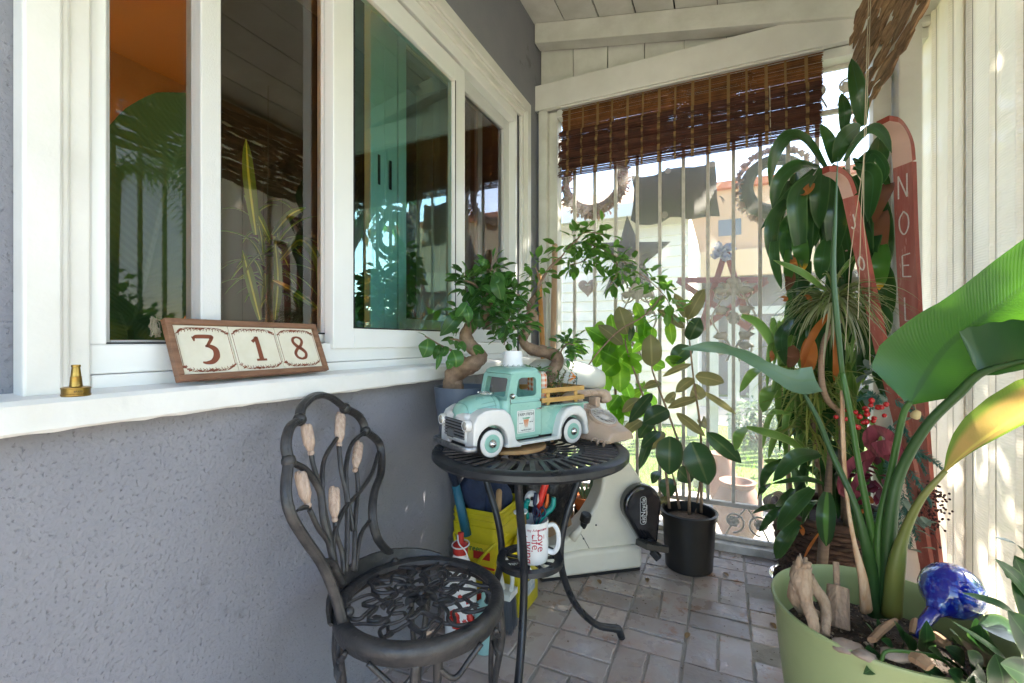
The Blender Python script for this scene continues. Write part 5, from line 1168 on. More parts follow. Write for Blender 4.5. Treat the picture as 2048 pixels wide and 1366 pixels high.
# ---- brass hose nozzle on the sill ----
nz = at(152, 792, Z=.972); nz.x = max(nz.x, WX + .03)
hn = thing('hose_nozzle', 'small brass hose nozzle standing upright on the white sill', 'nozzle', nz)
M_brass = mat('tarnished_brass', (.42, .27, .07), .34, metal=1, col2=(.20, .12, .04), vscale=50, rvar=.1)
MB().lathe([(0, 0), (.0155, 0), (.0165, .001), (.0165, .0035), (.0158, .004), (.0158, .0105), (.0165, .011), (.0165, .0125), (.0135, .0135), (.006, .0138)], nz, 36).build('swivel_collar', M_brass, hn, smooth=True, auto=30)
MB().lathe([(.0075, .0135), (.0068, .020), (.0064, .027), (.0066, .0275), (.0060, .028), (.0046, .041), (.0052, .0415), (.0052, .0445), (.0030, .0448), (.0028, .036), (.0, .036)], nz, 28).build('nozzle_tube', M_brass, hn, smooth=True, auto=30)
mb = MB(); mb.text('BRASS', .0035, nz + V(.0163, -.004, .0072), V(.25, .97, 0), (0, 0, 1), .0002); mb.build('stamp', M_dark, hn)
# =====================================================================
# PLANTS AND ORNAMENTS
# =====================================================================
PROF = {'oval': [.06, .55, .85, .98, 1, .93, .75, .45, .04], 'strap': [.42, .72, .92, 1, 1, .93, .80, .55, .03], 'round': [.12, .72, .93, 1, 1, .95, .80, .5, .06], 'thin': [.7, 1, 1, .95, .85, .7, .5, .3, .03],
        'big': [.35, .8, .96, 1, 1, .98, .92, .75, .3]}
def lp(mb, pts, w, tilt=0, prof='oval', cup=.12, seg=12, cross=6, rag=0):
    P = [at(u, v, D=d) for u, v, d in pts]; mid = P[len(P) // 2]
    ax = (P[-1] - P[0]).normalized(); n = (CAMP - mid).normalized(); n = (n - ax * n.dot(ax)).normalized()
    n = Matrix.Rotation(tilt, 3, ax) @ n; ww = w / FPX * pts[len(pts) // 2][2] / 2 / max(.35, abs(math.cos(tilt)))
    W = [q * ww for q in PROF[prof]]; mb.blade(P, W, W, [n], cup=cup, cross=cross, seg=seg, rag=rag) if False else mb.blade(P, W, W, [n, n], cup=cup, cross=cross, seg=seg, rag=rag)
def cluster(mb, path, n, L, W, sp, droop=.6, shape='oval', r0=0, seg=4, up=.25):
    P = smooth_path(path, 6)
    for _ in range(n):
        i = random.random() ** .8 * (len(P) - 1); p = P[int(i)]
        d = V(random.gauss(0, 1), random.gauss(0, 1), random.gauss(up, .7)).normalized(); s_ = random.uniform(.65, 1.2)
        mb.leaf(p + d * random.uniform(.2, 1) * sp, d + V(0, 0, -.1), L * s_, W * s_, droop=random.uniform(.2, 1) * droop, fold=.3, seg=seg, shape=shape, stalk=.008, twist=random.uniform(-.8, .8))
def pxp(pts): return [at(u, v, D=d) for u, v, d in pts]
def twigs(mb, paths, r0, r1):
    for p in paths: mb.tube(smooth_path(p, 5), [r0, r1], 6)

# ---- ficus bonsai in a blue grey pot ----
random.seed(101)
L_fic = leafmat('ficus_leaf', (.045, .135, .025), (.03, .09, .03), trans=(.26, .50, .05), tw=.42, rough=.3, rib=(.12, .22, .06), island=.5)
M_trk = mat('smooth_ficus_bark', (.32, .21, .14), .7, col2=(.15, .09, .06), vscale=24, bump=.9, bscale=60, col3=(.42, .30, .22), c3scale=26, c3lo=.6)
bp0 = V(-.828, 1.385, TT); bon = thing('bonsai', 'twisted trunk ficus bonsai in a blue grey round pot behind the toy truck', 'bonsai', bp0)
M_pot = mat('blue_grey_glaze', (.115, .14, .19), .4, col2=(.08, .10, .14), vscale=6, rvar=.08)
pz = .175
MB().lathe([(0, 0), (.075, 0), (.082, .01), (.097, .12), (.101, .165), (.102, pz), (.094, pz), (.090, .15), (0, .148)], bp0, 48).build('pot', M_pot, bon, smooth=True, auto=40)
mb = MB(); mb.lathe([(0, .158), (.06, .157), (.091, .153)], bp0, 30, wob=.02, cap=False); mb.build('soil', M_soil, bon, smooth=True)
tk = pxp([(902, 775, 1.60), (912, 745, 1.58), (942, 730, 1.57), (962, 712, 1.58), (940, 690, 1.59), (932, 668, 1.59), (950, 644, 1.60), (972, 620, 1.6), (976, 592, 1.6)])
mb = MB(); mb.tube(smooth_path(tk, 6), [.030, .034, .030, .024, .024, .024, .023, .020, .014], 16, flat=.9, lump=.13); mb.blob(tk[0] + V(.02, 0, .01), .028, 12, 8, .2); mb.build('trunk', M_trk, bon, smooth=True)
brs_ = [pxp(q) for q in ([(974, 605, 1.6), (950, 570, 1.58), (925, 560, 1.55)], [(976, 600, 1.6), (985, 560, 1.62), (975, 530, 1.62)], [(972, 615, 1.6), (1005, 590, 1.6), (1040, 590, 1.62)], [(974, 610, 1.6), (1010, 630, 1.55), (1030, 660, 1.52)], [(935, 720, 1.58), (905, 702, 1.54), (880, 690, 1.52), (850, 672, 1.5)], [(950, 640, 1.6), (935, 630, 1.56), (915, 620, 1.53)], [(936, 690, 1.59), (915, 680, 1.55), (900, 678, 1.52)])]
mb = MB(); twigs(mb, brs_, .006, .0025); mb.build('branch', M_trk, bon, smooth=True)
mb = MB()
for b_, n, sp in zip(brs_, (70, 80, 78, 70, 2, 22, 6), (.05, .055, .055, .06, .02, .03, .02)): cluster(mb, b_, n, .048, .028, sp)
for (a, b, w_, tl) in (((856, 677), (846, 715, ), 34, .2), ((880, 690), (868, 718), 22, -.4), ((890, 692), (882, 712), 18, .3), ((905, 700), (912, 735), 34, .1), ((880, 692), (872, 740), 12, .5), ((915, 690), (925, 700), 24, .3), ((925, 615), (880, 672), 30, .3), ((935, 605), (910, 640), 26, -.4), ((945, 695), (965, 708), 20, .5), ((930, 610), (938, 645), 20, .2), ((990, 545), (1005, 575), 22, .2), ((985, 550), (1002, 600), 30, .3), ((975, 530), (955, 520), 14, 0), ((900, 715), (894, 738), 18, .2), ((968, 640), (945, 640), 30, .3)):
    lp(mb, [(a[0], a[1], 1.50), ((a[0] + b[0]) / 2 + 3, (a[1] + b[1]) / 2, 1.48), (b[0], b[1], 1.49)], w_, tl)
mb.build('foliage', L_fic, bon, smooth=True)

# ---- second ficus with its long arching branch ----
random.seed(55)
fp = V(-.635, 1.565, TT); fic = thing('ficus_bonsai', 'brown limbed ficus in a dark pot, its long branch arching over the grille', 'bonsai', fp)
MB().lathe([(0, 0), (.045, 0), (.05, .01), (.058, .085), (.06, .09), (.054, .09), (.052, .075), (0, .074)], fp, 32).build('pot', M_black, fic, smooth=True, auto=40)
tk = pxp([(1086, 800, 1.73), (1100, 755, 1.75), (1116, 718, 1.78), (1092, 704, 1.77), (1066, 700, 1.76), (1046, 684, 1.76), (1052, 662, 1.76), (1066, 640, 1.76), (1061, 612, 1.77), (1072, 588, 1.8), (1084, 560, 1.82), (1100, 535, 1.84), (1122, 515, 1.88)])
mb = MB(); mb.tube(smooth_path(tk, 5), [.022, .022, .024, .024, .022, .016, .020, .022, .017, .007, .0055, .005, .005], 14, lump=.13); mb.build('trunk', M_trk, fic, smooth=True)
vn = pxp([(1122, 515, 1.88), (1148, 485, 1.9), (1190, 492, 1.95), (1230, 512, 2.0), (1268, 540, 2.02), (1300, 562, 2.05), (1335, 600, 2.05), (1345, 640, 2.05)])
more = [pxp(q) for q in ([(1072, 590, 1.78), (1078, 560, 1.76), (1070, 530, 1.75)], [(1061, 620, 1.77), (1040, 640, 1.7), (1015, 650, 1.68), (1008, 690, 1.66)], [(1116, 718, 1.78), (1130, 690, 1.75), (1150, 690, 1.74)], [(1150, 485, 1.9), (1170, 465, 1.9), (1215, 470, 1.92)], [(1190, 492, 1.95), (1170, 520, 1.93), (1140, 530, 1.9)], [(1230, 512, 2.0), (1235, 545, 2.0), (1220, 570, 2.0)])]
mb = MB(); twigs(mb, [vn] + more, .0035, .002); mb.tube(smooth_path(pxp([(1170, 740, 1.95), (1200, 700, 1.97), (1240, 660, 2.0), (1290, 630, 2.03), (1325, 590, 2.05)]), 5), .0035, 6); mb.build('branch', M_trk, fic, smooth=True)
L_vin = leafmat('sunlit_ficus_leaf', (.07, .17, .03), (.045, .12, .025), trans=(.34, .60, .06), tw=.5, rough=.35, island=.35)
mb = MB(); cluster(mb, vn, 130, .056, .031, .065, up=-.1); cluster(mb, more[0], 34, .045, .026, .05); cluster(mb, more[3], 44, .05, .028, .05); cluster(mb, more[4], 46, .05, .028, .055, up=-.2); cluster(mb, more[5], 44, .05, .028, .055, up=-.4)
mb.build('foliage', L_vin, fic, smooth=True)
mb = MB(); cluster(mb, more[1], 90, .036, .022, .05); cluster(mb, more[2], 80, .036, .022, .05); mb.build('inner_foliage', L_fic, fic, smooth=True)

# ---- sunlit umbrella plant behind ----
random.seed(23)
L_sch = leafmat('lime_leaf', (.09, .22, .02), (.07, .18, .02), trans=(.50, .85, .06), tw=.6, rough=.4, rib=(.2, .35, .05), island=.45, veins=.3)
um = thing('umbrella_plant', 'bright lime green umbrella plant against the light beside the grille', 'plant', at(1225, 1020, Y=2.36))
q = at(1225, 1020, Y=2.36); q.z = 0
MB().lathe([(0, 0), (.07, 0), (.09, .16), (.095, .17), (.085, .17), (0, .15)], q, 24).build('pot', M_black, um, smooth=True, auto=40)
mb = MB(); twigs(mb, [[q + V(0, 0, .15), at(1230, 850, Y=2.38), at(1232, 730, Y=2.38), at(1230, 660, Y=2.38)], [at(1232, 780, Y=2.38), at(1215, 740, Y=2.36), at(1208, 700, Y=2.34)]], .006, .004); mb.build('stem', M_trk, um, smooth=True)
mb = MB()
for (a, b, w_, tl) in (((1228, 665), (1222, 628), 26, .2), ((1228, 668), (1200, 690), 22, .4), ((1235, 668), (1262, 690), 24, .2), ((1226, 670), (1212, 712), 28, .1), ((1238, 720), (1200, 700), 34, .3), ((1236, 722), (1205, 748), 38, .2), ((1240, 725), (1240, 785), 42, 0), ((1244, 722), (1282, 745), 36, .4), ((1240, 715), (1262, 690), 30, .2), ((1245, 718), (1285, 718), 26, .5), ((1238, 790), (1215, 820), 30, .2), ((1242, 790), (1262, 835), 34, .1), ((1236, 792), (1232, 845), 30, .2), ((1250, 765), (1262, 800), 26, .3), ((1205, 690), (1180, 660), 22, .3), ((1205, 700), (1188, 735), 26, .2), ((1210, 745), (1208, 790), 32, .2), ((1225, 800), (1245, 850), 24, .3), ((1330, 720), (1370, 726), 26, .5), ((1300, 725), (1330, 735), 26, .3), ((1290, 630), (1265, 650), 22, .2), ((1270, 605), (1285, 640), 22, .1), ((1300, 610), (1330, 600), 20, .5), ((1338, 640), (1345, 690), 22, .1), ((1230, 690), (1170, 655), 30, .2)):
    lp(mb, [(a[0], a[1], 2.32), ((a[0] + b[0]) / 2, (a[1] + b[1]) / 2, 2.28), (b[0], b[1], 2.30)], w_, tl)
for k in range(22):
    u0, v0 = random.choice(((1225, 720), (1240, 790), (1215, 680), (1290, 690), (1300, 800), (1180, 690))); a = random.uniform(0, 6.28); ln = random.uniform(26, 52); u0 += random.uniform(-14, 14); v0 += random.uniform(-20, 20)
    lp(mb, [(u0, v0, 2.36), (u0 + math.cos(a) * ln * .5, v0 + math.sin(a) * ln * .5 - 2, 2.33), (u0 + math.cos(a) * ln, v0 + math.sin(a) * ln + 3, 2.36)], random.uniform(18, 34), random.uniform(0, .7))
mb.build('foliage', L_sch, um, smooth=True)

# ---- rubber plant in a black pot ----
rp = V(-.147, 2.285, 0); rub = thing('rubber_plant', 'rubber plant with big dark oval leaves in a black nursery pot', 'plant', rp)
MB().lathe([(0, 0), (.098, 0), (.104, .006), (.118, .235), (.126, .238), (.128, .262), (.120, .266), (.114, .262), (.112, .20), (0, .198)], rp, 48).build('pot', mat('black_pot', (.012, .012, .013), .4, rvar=.1, col2=(.02, .018, .016), vscale=10), rub, smooth=True, auto=35)
MB().lathe([(0, .226), (.06, .224), (.113, .218)], rp, 30, wob=.03, cap=False).build('soil', mat('dry_soil', (.17, .12, .09), .95, col2=(.08, .055, .04), vscale=60, bump=1, bscale=70, bdist=.01, col3=(.4, .33, .26), c3scale=60, c3lo=.62), rub, smooth=True)
L_rub = leafmat('rubber_leaf', (.022, .058, .022), (.03, .072, .028), trans=(.10, .20, .03), tw=.18, rough=.28, rib=(.09, .12, .05), edge=(.05, .06, .03), island=.25, veins=.12, vein_f=150)
L_rubu = leafmat('rubber_leaf_underside', (.17, .16, .07), (.14, .13, .06), trans=(.36, .30, .08), tw=.35, rough=.5, rib=(.25, .22, .10), island=.25, veins=.2, vein_f=150)
c5 = lambda x, y: (1150 + x / 2.276, 560 + y / 2.276)
for pts in ([(520, 1070, 2.18), (515, 880, 2.18), (440, 650, 2.2), (358, 430, 2.2), (350, 385, 2.2)], [(575, 1060, 2.2), (572, 700, 2.22), (540, 450, 2.24), (505, 120, 2.24)], [(430, 1040, 2.22), (400, 800, 2.26), (300, 500, 2.28), (232, 300, 2.28), (240, 215, 2.28)], [(550, 1060, 2.23), (560, 980, 2.23), (575, 880, 2.23)], [(475, 1040, 2.25), (455, 930, 2.25), (440, 870, 2.25)]):
    P = [at(*c5(x, y), D=d) for x, y, d in pts]; MB().tube(smooth_path(P, 5), [.0075, .006, .0045, .003], 8).build('stem', mat('tan_stem', (.33, .22, .14), .6, col2=(.2, .13, .08), vscale=30), rub, smooth=True)
mb = MB(); mu_ = MB()
for (a, b, w_, tl, dn_, un) in (((432, 712), (428, 886), 118, .1, -.12, 0), ((530, 738), (606, 932), 132, .15, -.10, 0), ((600, 695), (756, 832), 72, .3, -.02, 0), ((424, 590), (310, 650), 84, .3, -.1, 0), ((350, 516), (246, 645), 50, .5, -.05, 0), ((350, 392), (345, 248), 90, .2, -.05, 1), ((238, 246), (200, 120), 84, .3, 0, 1), ((218, 292), (105, 205), 58, .4, 0, 1), ((512, 180), (590, 40), 62, .3, 0, 1), ((508, 170), (452, 60), 44, .4, .03, 1), ((520, 272), (570, 172), 74, .3, -.03, 0), ((498, 218), (374, 135), 42, .5, 0, 1), ((548, 438), (678, 468), 64, .4, .02, 1), ((552, 540), (422, 584), 42, .5, -.03, 1), ((462, 606), (592, 712), 44, .5, -.06, 1), ((588, 510), (735, 612), 30, .6, .0, 1), ((392, 468), (308, 492), 38, .5, 0, 1), ((540, 448), (458, 512), 48, .3, .02, 1), ((528, 382), (398, 440), 30, .6, .03, 1), ((385, 690), (300, 765), 50, .4, -.05, 0), ((352, 700), (292, 862), 44, .3, 0, 0), ((302, 640), (216, 706), 50, .4, 0, 1), ((470, 862), (524, 926), 72, .3, .08, 0), ((432, 902), (412, 990), 74, .2, .08, 0), ((412, 985), (388, 1040), 40, .3, .05, 1), ((530, 500), (572, 545), 82, .3, .06, 1), ((300, 540), (214, 602), 48, .5, .02, 1), ((350, 640), (290, 720), 60, .4, .02, 0), ((400, 690), (345, 770), 54, .4, .02, 1), ((380, 870), (350, 925), 40, .3, .04, 0), ((600, 660), (560, 640), 50, .5, .04, 1), ((520, 300), (440, 380), 80, .3, .1, 0), ((420, 560), (460, 520), 50, .4, .06, 1), ((345, 560), (245, 650), 40, .6, -.02, 0), ((250, 280), (262, 190), 30, .7, .03, 0)):
    D_ = 2.2 + dn_; (ua, va), (ub, vb) = c5(*a), c5(*b)
    lp(mu_ if un else mb, [(ua, va, D_ + .02), ((ua + ub) / 2, (va + vb) / 2 - 2, D_ - .02), (ub, vb, D_)], w_ / 2.276, tl, 'round', cup=.18)
mb.build('foliage', L_rub, rub, smooth=True); mu_.build('underside_foliage', L_rubu, rub, smooth=True)

# ---- small succulent pots behind the bike ----
q = at(1174, 1010, D=2.42); q.z = 0
su_ = thing('succulent', 'small grey green aloe in a terracotta pot on a black pot', 'plant', q)
MB().lathe([(0, 0), (.055, 0), (.07, .17), (.06, .17), (0, .16)], q, 28).build('lower_pot', M_black, su_, smooth=True, auto=40)
MB().lathe([(0, .165), (.06, .165), (.068, .20), (.080, .202), (.082, .238), (.075, .24), (.072, .225), (0, .222)], q, 32).build('terracotta_pot', mat('orange_terracotta', (.62, .20, .06), .7, col2=(.52, .16, .05), vscale=20), su_, smooth=True, auto=35)
mb = MB(); random.seed(3)
for k in range(16):
    a = random.uniform(0, 6.28); mb.leaf(q + V(math.cos(a) * .03, math.sin(a) * .03, .22), V(math.cos(a) * .5, math.sin(a) * .5, 1), random.uniform(.07, .12), .020, droop=-.1, fold=.6, shape='strap', seg=5)
mb.build('leaf_rosette', leafmat('aloe_leaf', (.10, .17, .11), (.07, .13, .09), tw=.1, island=.3), su_, smooth=True)
q = at(1126, 1040, D=2.45); q.z = 0
cp_ = thing('brown_planter', 'brown square planter with bare tan stems behind the mug', 'planter', q)
MB().box(q + V(-.09, -.06, 0), q + V(.04, .06, .20)).build('planter_box', mat('brown_clay', (.28, .14, .09), .8), cp_, bevel=.004)
mb = MB(); twigs(mb, [[q + V(-.03, 0, .19), q + V(-.02, 0, .28), q + V(.0, 0, .42)], [q + V(.0, 0, .19), q + V(.01, 0, .30), q + V(-.01, 0, .44)], [q + V(-.05, 0, .19), q + V(-.03, .02, .3), q + V(-.05, .02, .4)]], .007, .005); mb.build('stem', M_trk, cp_, smooth=True)

# ---- planted truck bed: carrot bundle, sprigs, flower ----
random.seed(31)
M_chk = bpy.data.materials.new('orange_gingham'); M_chk = mat('orange_gingham', (.70, .66, .60), .8); t = M_chk.node_tree; p_ = t.nodes['Principled BSDF']
tc = [n for n in t.nodes if n.type == 'TEX_COORD'][0]; sx3 = _n(t, 'ShaderNodeSeparateXYZ'); t.links.new(tc.outputs['Object'], sx3.inputs[0])
def stripe(sock, f, ph=0):
    m1 = _n(t, 'ShaderNodeMath', operation='MULTIPLY_ADD'); t.links.new(sock, m1.inputs[0]); m1.inputs[1].default_value = f; m1.inputs[2].default_value = ph
    m2 = _n(t, 'ShaderNodeMath', operation='FRACT'); t.links.new(m1.outputs[0], m2.inputs[0]); m3 = _n(t, 'ShaderNodeMath', operation='GREATER_THAN'); t.links.new(m2.outputs[0], m3.inputs[0]); m3.inputs[1].default_value = .5; return m3.outputs[0]
uvx = _n(t, 'ShaderNodeSeparateXYZ'); t.links.new(tc.outputs['UV'], uvx.inputs[0])
a1 = stripe(uvx.outputs[0], 6); a2 = stripe(sx3.outputs[2], 62)
ad = _n(t, 'ShaderNodeMath', operation='ADD'); t.links.new(a1, ad.inputs[0]); t.links.new(a2, ad.inputs[1]); mu2 = _n(t, 'ShaderNodeMath', operation='MULTIPLY'); t.links.new(ad.outputs[0], mu2.inputs[0]); mu2.inputs[1].default_value = .5
mx = _n(t, 'ShaderNodeMix', data_type='RGBA'); t.links.new(mu2.outputs[0], mx.inputs[0]); mx.inputs[6].default_value = (.72, .68, .62, 1); mx.inputs[7].default_value = (.72, .17, .03, 1); t.links.new(mx.outputs[2], p_.inputs['Base Color'])
cpos = TM @ V(-.072, .010, .100)
ca = thing('fabric_carrots', 'orange gingham fabric carrots standing in the toy truck bed', 'carrot bundle', cpos)
for dx, dy in ((0, 0), (.020, -.018), (-.020, .020)):
    c = cpos + V(dx, dy, 0); MB().lathe([(0, 0), (.012, .0), (.017, .05), (.0205, .10), (.019, .125), (.010, .135), (0, .137)], c, 20, wob=.05).build('carrot', M_chk, ca, smooth=True)
mb = MB()
for k in range(9): a = k * .7; mb.leaf(cpos + V(0, 0, .13), V(math.cos(a), math.sin(a), random.uniform(.3, 1)), .055, .030, droop=.4, wave=.4, seg=5)
mb.build('carrot_top', leafmat('mint_leaf', (.14, .26, .12), tw=.3, trans=(.3, .5, .2)), ca, smooth=True)
gp = TM @ V(-.15, -.005, .110)
sg2 = thing('boxwood_sprigs', 'little boxwood and rosemary sprigs planted in the toy truck bed', 'plant', gp)
mb = MB(); lf = MB()
for k in range(24):
    a = random.uniform(0, 6.28); b0 = gp + V(random.uniform(-.045, .045), random.uniform(-.05, .05), 0); e = b0 + V(math.cos(a) * .045, math.sin(a) * .045, random.uniform(.06, .14)); P = smooth_path([b0, b0.lerp(e, .5) + V(0, 0, .015), e], 5); mb.tube(P, .0009, 4)
    for i in range(3, len(P)):
        for s_ in range(2): d = V(random.gauss(0, 1), random.gauss(0, 1), .7); lf.leaf(P[i], d, .013, .006, droop=.1, seg=3)
mb.build('stem', M_trk, sg2); lf.build('foliage', leafmat('box_leaf', (.06, .13, .03), (.10, .16, .05), tw=.3, trans=(.25, .4, .08), island=.4), sg2, smooth=True)
mb = MB(); mb.box(gp + V(-.045, -.05, -.043), gp + V(.045, .05, .010)); mb.build('moss', mat('moss', (.05, .07, .02), .9, bump=1, bscale=70, bdist=.01), sg2, bevel=.01)
fq = TM @ V(-.205, .055, .132)
fl_ = thing('flower_pick', 'small orange flower on a thin metal rod at the truck bed corner', 'flower', fq)
MB().tube([fq, fq + V(0, 0, .085)], .0018, 6).build('rod', mat('teal_rod', (.12, .2, .2), .4), fl_, smooth=True)
mb = MB()
for k in range(6): mb.leaf(fq + V(-.006, 0, .078), V(-.8 + .3 * math.cos(k), math.sin(k * 1.05), math.cos(k * 1.05) * .8), .026, .014, droop=.2, seg=4)
mb.build('petals', leafmat('orange_petal', (.75, .26, .01), tw=.4, trans=(.9, .35, .02), island=.15), fl_, smooth=True)

# ---- skis painted NOEL and JOY ----
M_ski = mat('faded_red_wood', (.36, .09, .07), .6, col2=(.43, .16, .13), vscale=8, stretch=(4, 4, .5), bump=.3, bscale=60, col3=(.60, .33, .27), c3scale=20, c3lo=.6)
M_skie = mat('red_edge_paint', (.30, .05, .03), .5, col2=(.22, .035, .02), vscale=14)
M_pk = mat('pale_pink_paint', (.66, .42, .36), .5); M_chalk = mat('chalk_white', (.72, .66, .62), .8, col2=(.6, .5, .46), vscale=120)
def ski(label, body, tipc_, w_px, ang, letters, seedn):
    """body: bottom, .. top px points with depth; tipc_: curl points"""
    P = smooth_path(pxp(body), 6); Tp = smooth_path([P[-1]] + pxp(tipc_), 6)
    g_ = thing('wooden_ski', label, 'ski', (P[0].x, P[0].y, 0))
    ax = (P[-1] - P[0]).normalized(); n = (CAMP - P[len(P) // 2]).normalized(); n = (n - ax * n.dot(ax)).normalized(); n = (Matrix.Rotation(ang, 3, ax) @ n).normalized(); sd = ax.cross(n).normalized()
    if sd.dot(V(CA, SA, 0)) < 0: sd = -sd
    W = w_px / FPX * body[-1][2]; th = .022
    def strip(path, m, nm, par=None):
        vs = []
        for i, p in enumerate(path):
            tt = (path[min(i + 1, len(path) - 1)] - path[max(i - 1, 0)]).normalized(); nn = sd.cross(tt); nn = nn if nn.dot(n) > 0 or abs(nn.dot(n)) < .5 else -nn
            if i and nn.dot(last) < 0: nn = -nn
            last = nn.copy()
            wf_ = W * (1 if i < len(path) - 4 or nm == 'board' else (1 - .12 * (i - len(path) + 4)))
            vs += [p - sd * wf_ / 2, p + sd * wf_ / 2, p + sd * wf_ / 2 - nn * th, p - sd * wf_ / 2 - nn * th]
        k = len(path); mb = MB()
        m_ = mb.add(vs, [(4 * i + 3, 4 * i, 4 * i + 4, 4 * i + 7) for i in range(k - 1)]); mb.m = 1
        mb.f += []; b = MB(); b.m = 0
        b.add(vs, [(4 * i, 4 * i + 1, 4 * i + 5, 4 * i + 4) for i in range(k - 1)]); b.m = 1
        b.add(vs, [(4 * i + q, 4 * i + q + 1, 4 * i + q + 5, 4 * i + q + 4) for i in range(k - 1) for q in (1, 2)] + [(4 * i + 3, 4 * i, 4 * i + 4, 4 * i + 7) for i in range(k - 1)] + [(0, 3, 2, 1), (4 * k - 4, 4 * k - 3, 4 * k - 2, 4 * k - 1)])
        return b.build(nm, m, par)
    bd_ = strip(P, [M_ski, M_skie], 'board', g_); strip(Tp, [M_pk, M_skie], 'curled_tip', g_)
    for ch, f, s_ in letters:
        mb = MB()
        i = f * (len(P) - 1); c = P[int(i)].lerp(P[min(int(i) + 1, len(P) - 1)], i % 1) + n * .0015; tt = (P[min(int(i) + 1, len(P) - 1)] - P[int(i)]).normalized()
        for st_ in GL[ch]: mb.ribbon([(x * s_ * W, y * s_ * W * 1.6) for x, y in ([(p.x, p.y) for p in smooth_path([(x, y, 0) for x, y in st_], 5)] if len(st_) > 3 else st_)], .0050, c, sd, tt, n, .0008)
        mb.build('painted_letter', M_chalk, bd_)
    return g_
GL = {'N': [[(-.3, -.5), (-.28, .5)], [(-.28, .5), (.25, -.5)], [(.25, -.5), (.28, .5)]], 'O': [[(0, .5), (-.28, .2), (-.26, -.25), (0, -.5), (.27, -.2), (.26, .25), (0, .5)]], 'E': [[(.3, .5), (-.2, .46)], [(-.2, .46), (-.22, -.45)], [(-.22, -.45), (.3, -.5)], [(-.2, .03), (.2, .0)]],
      'L': [[(-.2, .55), (-.22, -.45)], [(-.22, -.45), (.32, -.5)]], 'J': [[(.2, .5), (.22, 0), (.15, -.35), (-.05, -.5), (-.25, -.35)]], 'Y': [[(-.28, .5), (0, .05)], [(.3, .5), (0, .05)], [(0, .05), (.02, -.5)]]}
# fractions run from the foot (0) to the top (1)
ski('faded red wooden ski painted NOEL standing by the corner post', [(1866, 1190, 1.80), (1840, 960, 1.82), (1822, 700, 1.83), (1810, 480, 1.84), (1805, 330, 1.845)], [(1800, 290, 1.82), (1786, 262, 1.77), (1766, 248, 1.71)], 36, -.6, [('N', .925, .8), ('O', .80, .8), ('E', .685, .8), ('L', .585, .8)], 1)
ski('narrow leaning faded red ski painted JOY in front of the tall plant', [(1850, 1130, 1.75), (1810, 900, 1.72), (1758, 690, 1.69), (1722, 520, 1.66), (1696, 395, 1.64)], [(1686, 366, 1.62), (1672, 352, 1.59), (1652, 346, 1.55)], 22, -.6, [('J', .90, .8), ('O', .74, .8), ('Y', .625, .8)], 2)

# ---- tall dracaena ----
random.seed(61)
L_drc = leafmat('dracaena_leaf', (.018, .055, .020), (.03, .075, .02), trans=(.10, .26, .03), tw=.22, rough=.25, edge=(.06, .12, .04), island=.3, ribw=.02, rib=(.03, .08, .03))
L_drl = leafmat('light_dracaena_leaf', (.10, .20, .05), (.07, .15, .03), trans=(.40, .55, .10), tw=.4, rough=.35, island=.3, edge=(.25, .30, .12))
L_dead = leafmat('dead_leaf', (.40, .14, .03), (.25, .08, .03), trans=(.75, .28, .05), tw=.45, rough=.6, island=.3)
L_brn = leafmat('brown_leaf', (.14, .055, .025), (.09, .035, .02), trans=(.3, .1, .03), tw=.25, rough=.6, island=.2)
L_tip = leafmat('yellow_tipped_leaf', (.03, .10, .02), (.05, .13, .02), trans=(.16, .35, .03), tw=.3, rough=.3, tipc=(.65, .30, .02), island=.15)
dq = at(1688, 900, D=1.93); dq.z = .30
dr_ = thing('tall_dracaena', 'tall dracaena whose drooping dark strap leaves hang beside the skis', 'plant', (dq.x, dq.y, .3))
e1 = lambda x, y: (1380 + x / 3.252, 80 + y / 3.252)
e2 = lambda x, y: (1480 + x / 3.252, 480 + y / 3.252)
e3 = lambda x, y: (1380 + x / 2.204, 500 + y / 2.204)
e4 = lambda x, y: (1480 + x / 4.018, 860 + y / 4.018)
def multi(mb, e, items, D0, prof='strap', k=3.252, seg=16):
    for pts, w_, tl, dd in items:
        n = len(pts); lp(mb, [(*e(*p), D0 + dd + .05 * math.sin(math.pi * i / (n - 1)) * (-1)) for i, p in enumerate(pts)], w_ / k, tl, prof, cup=.2, seg=seg)
mb = MB()
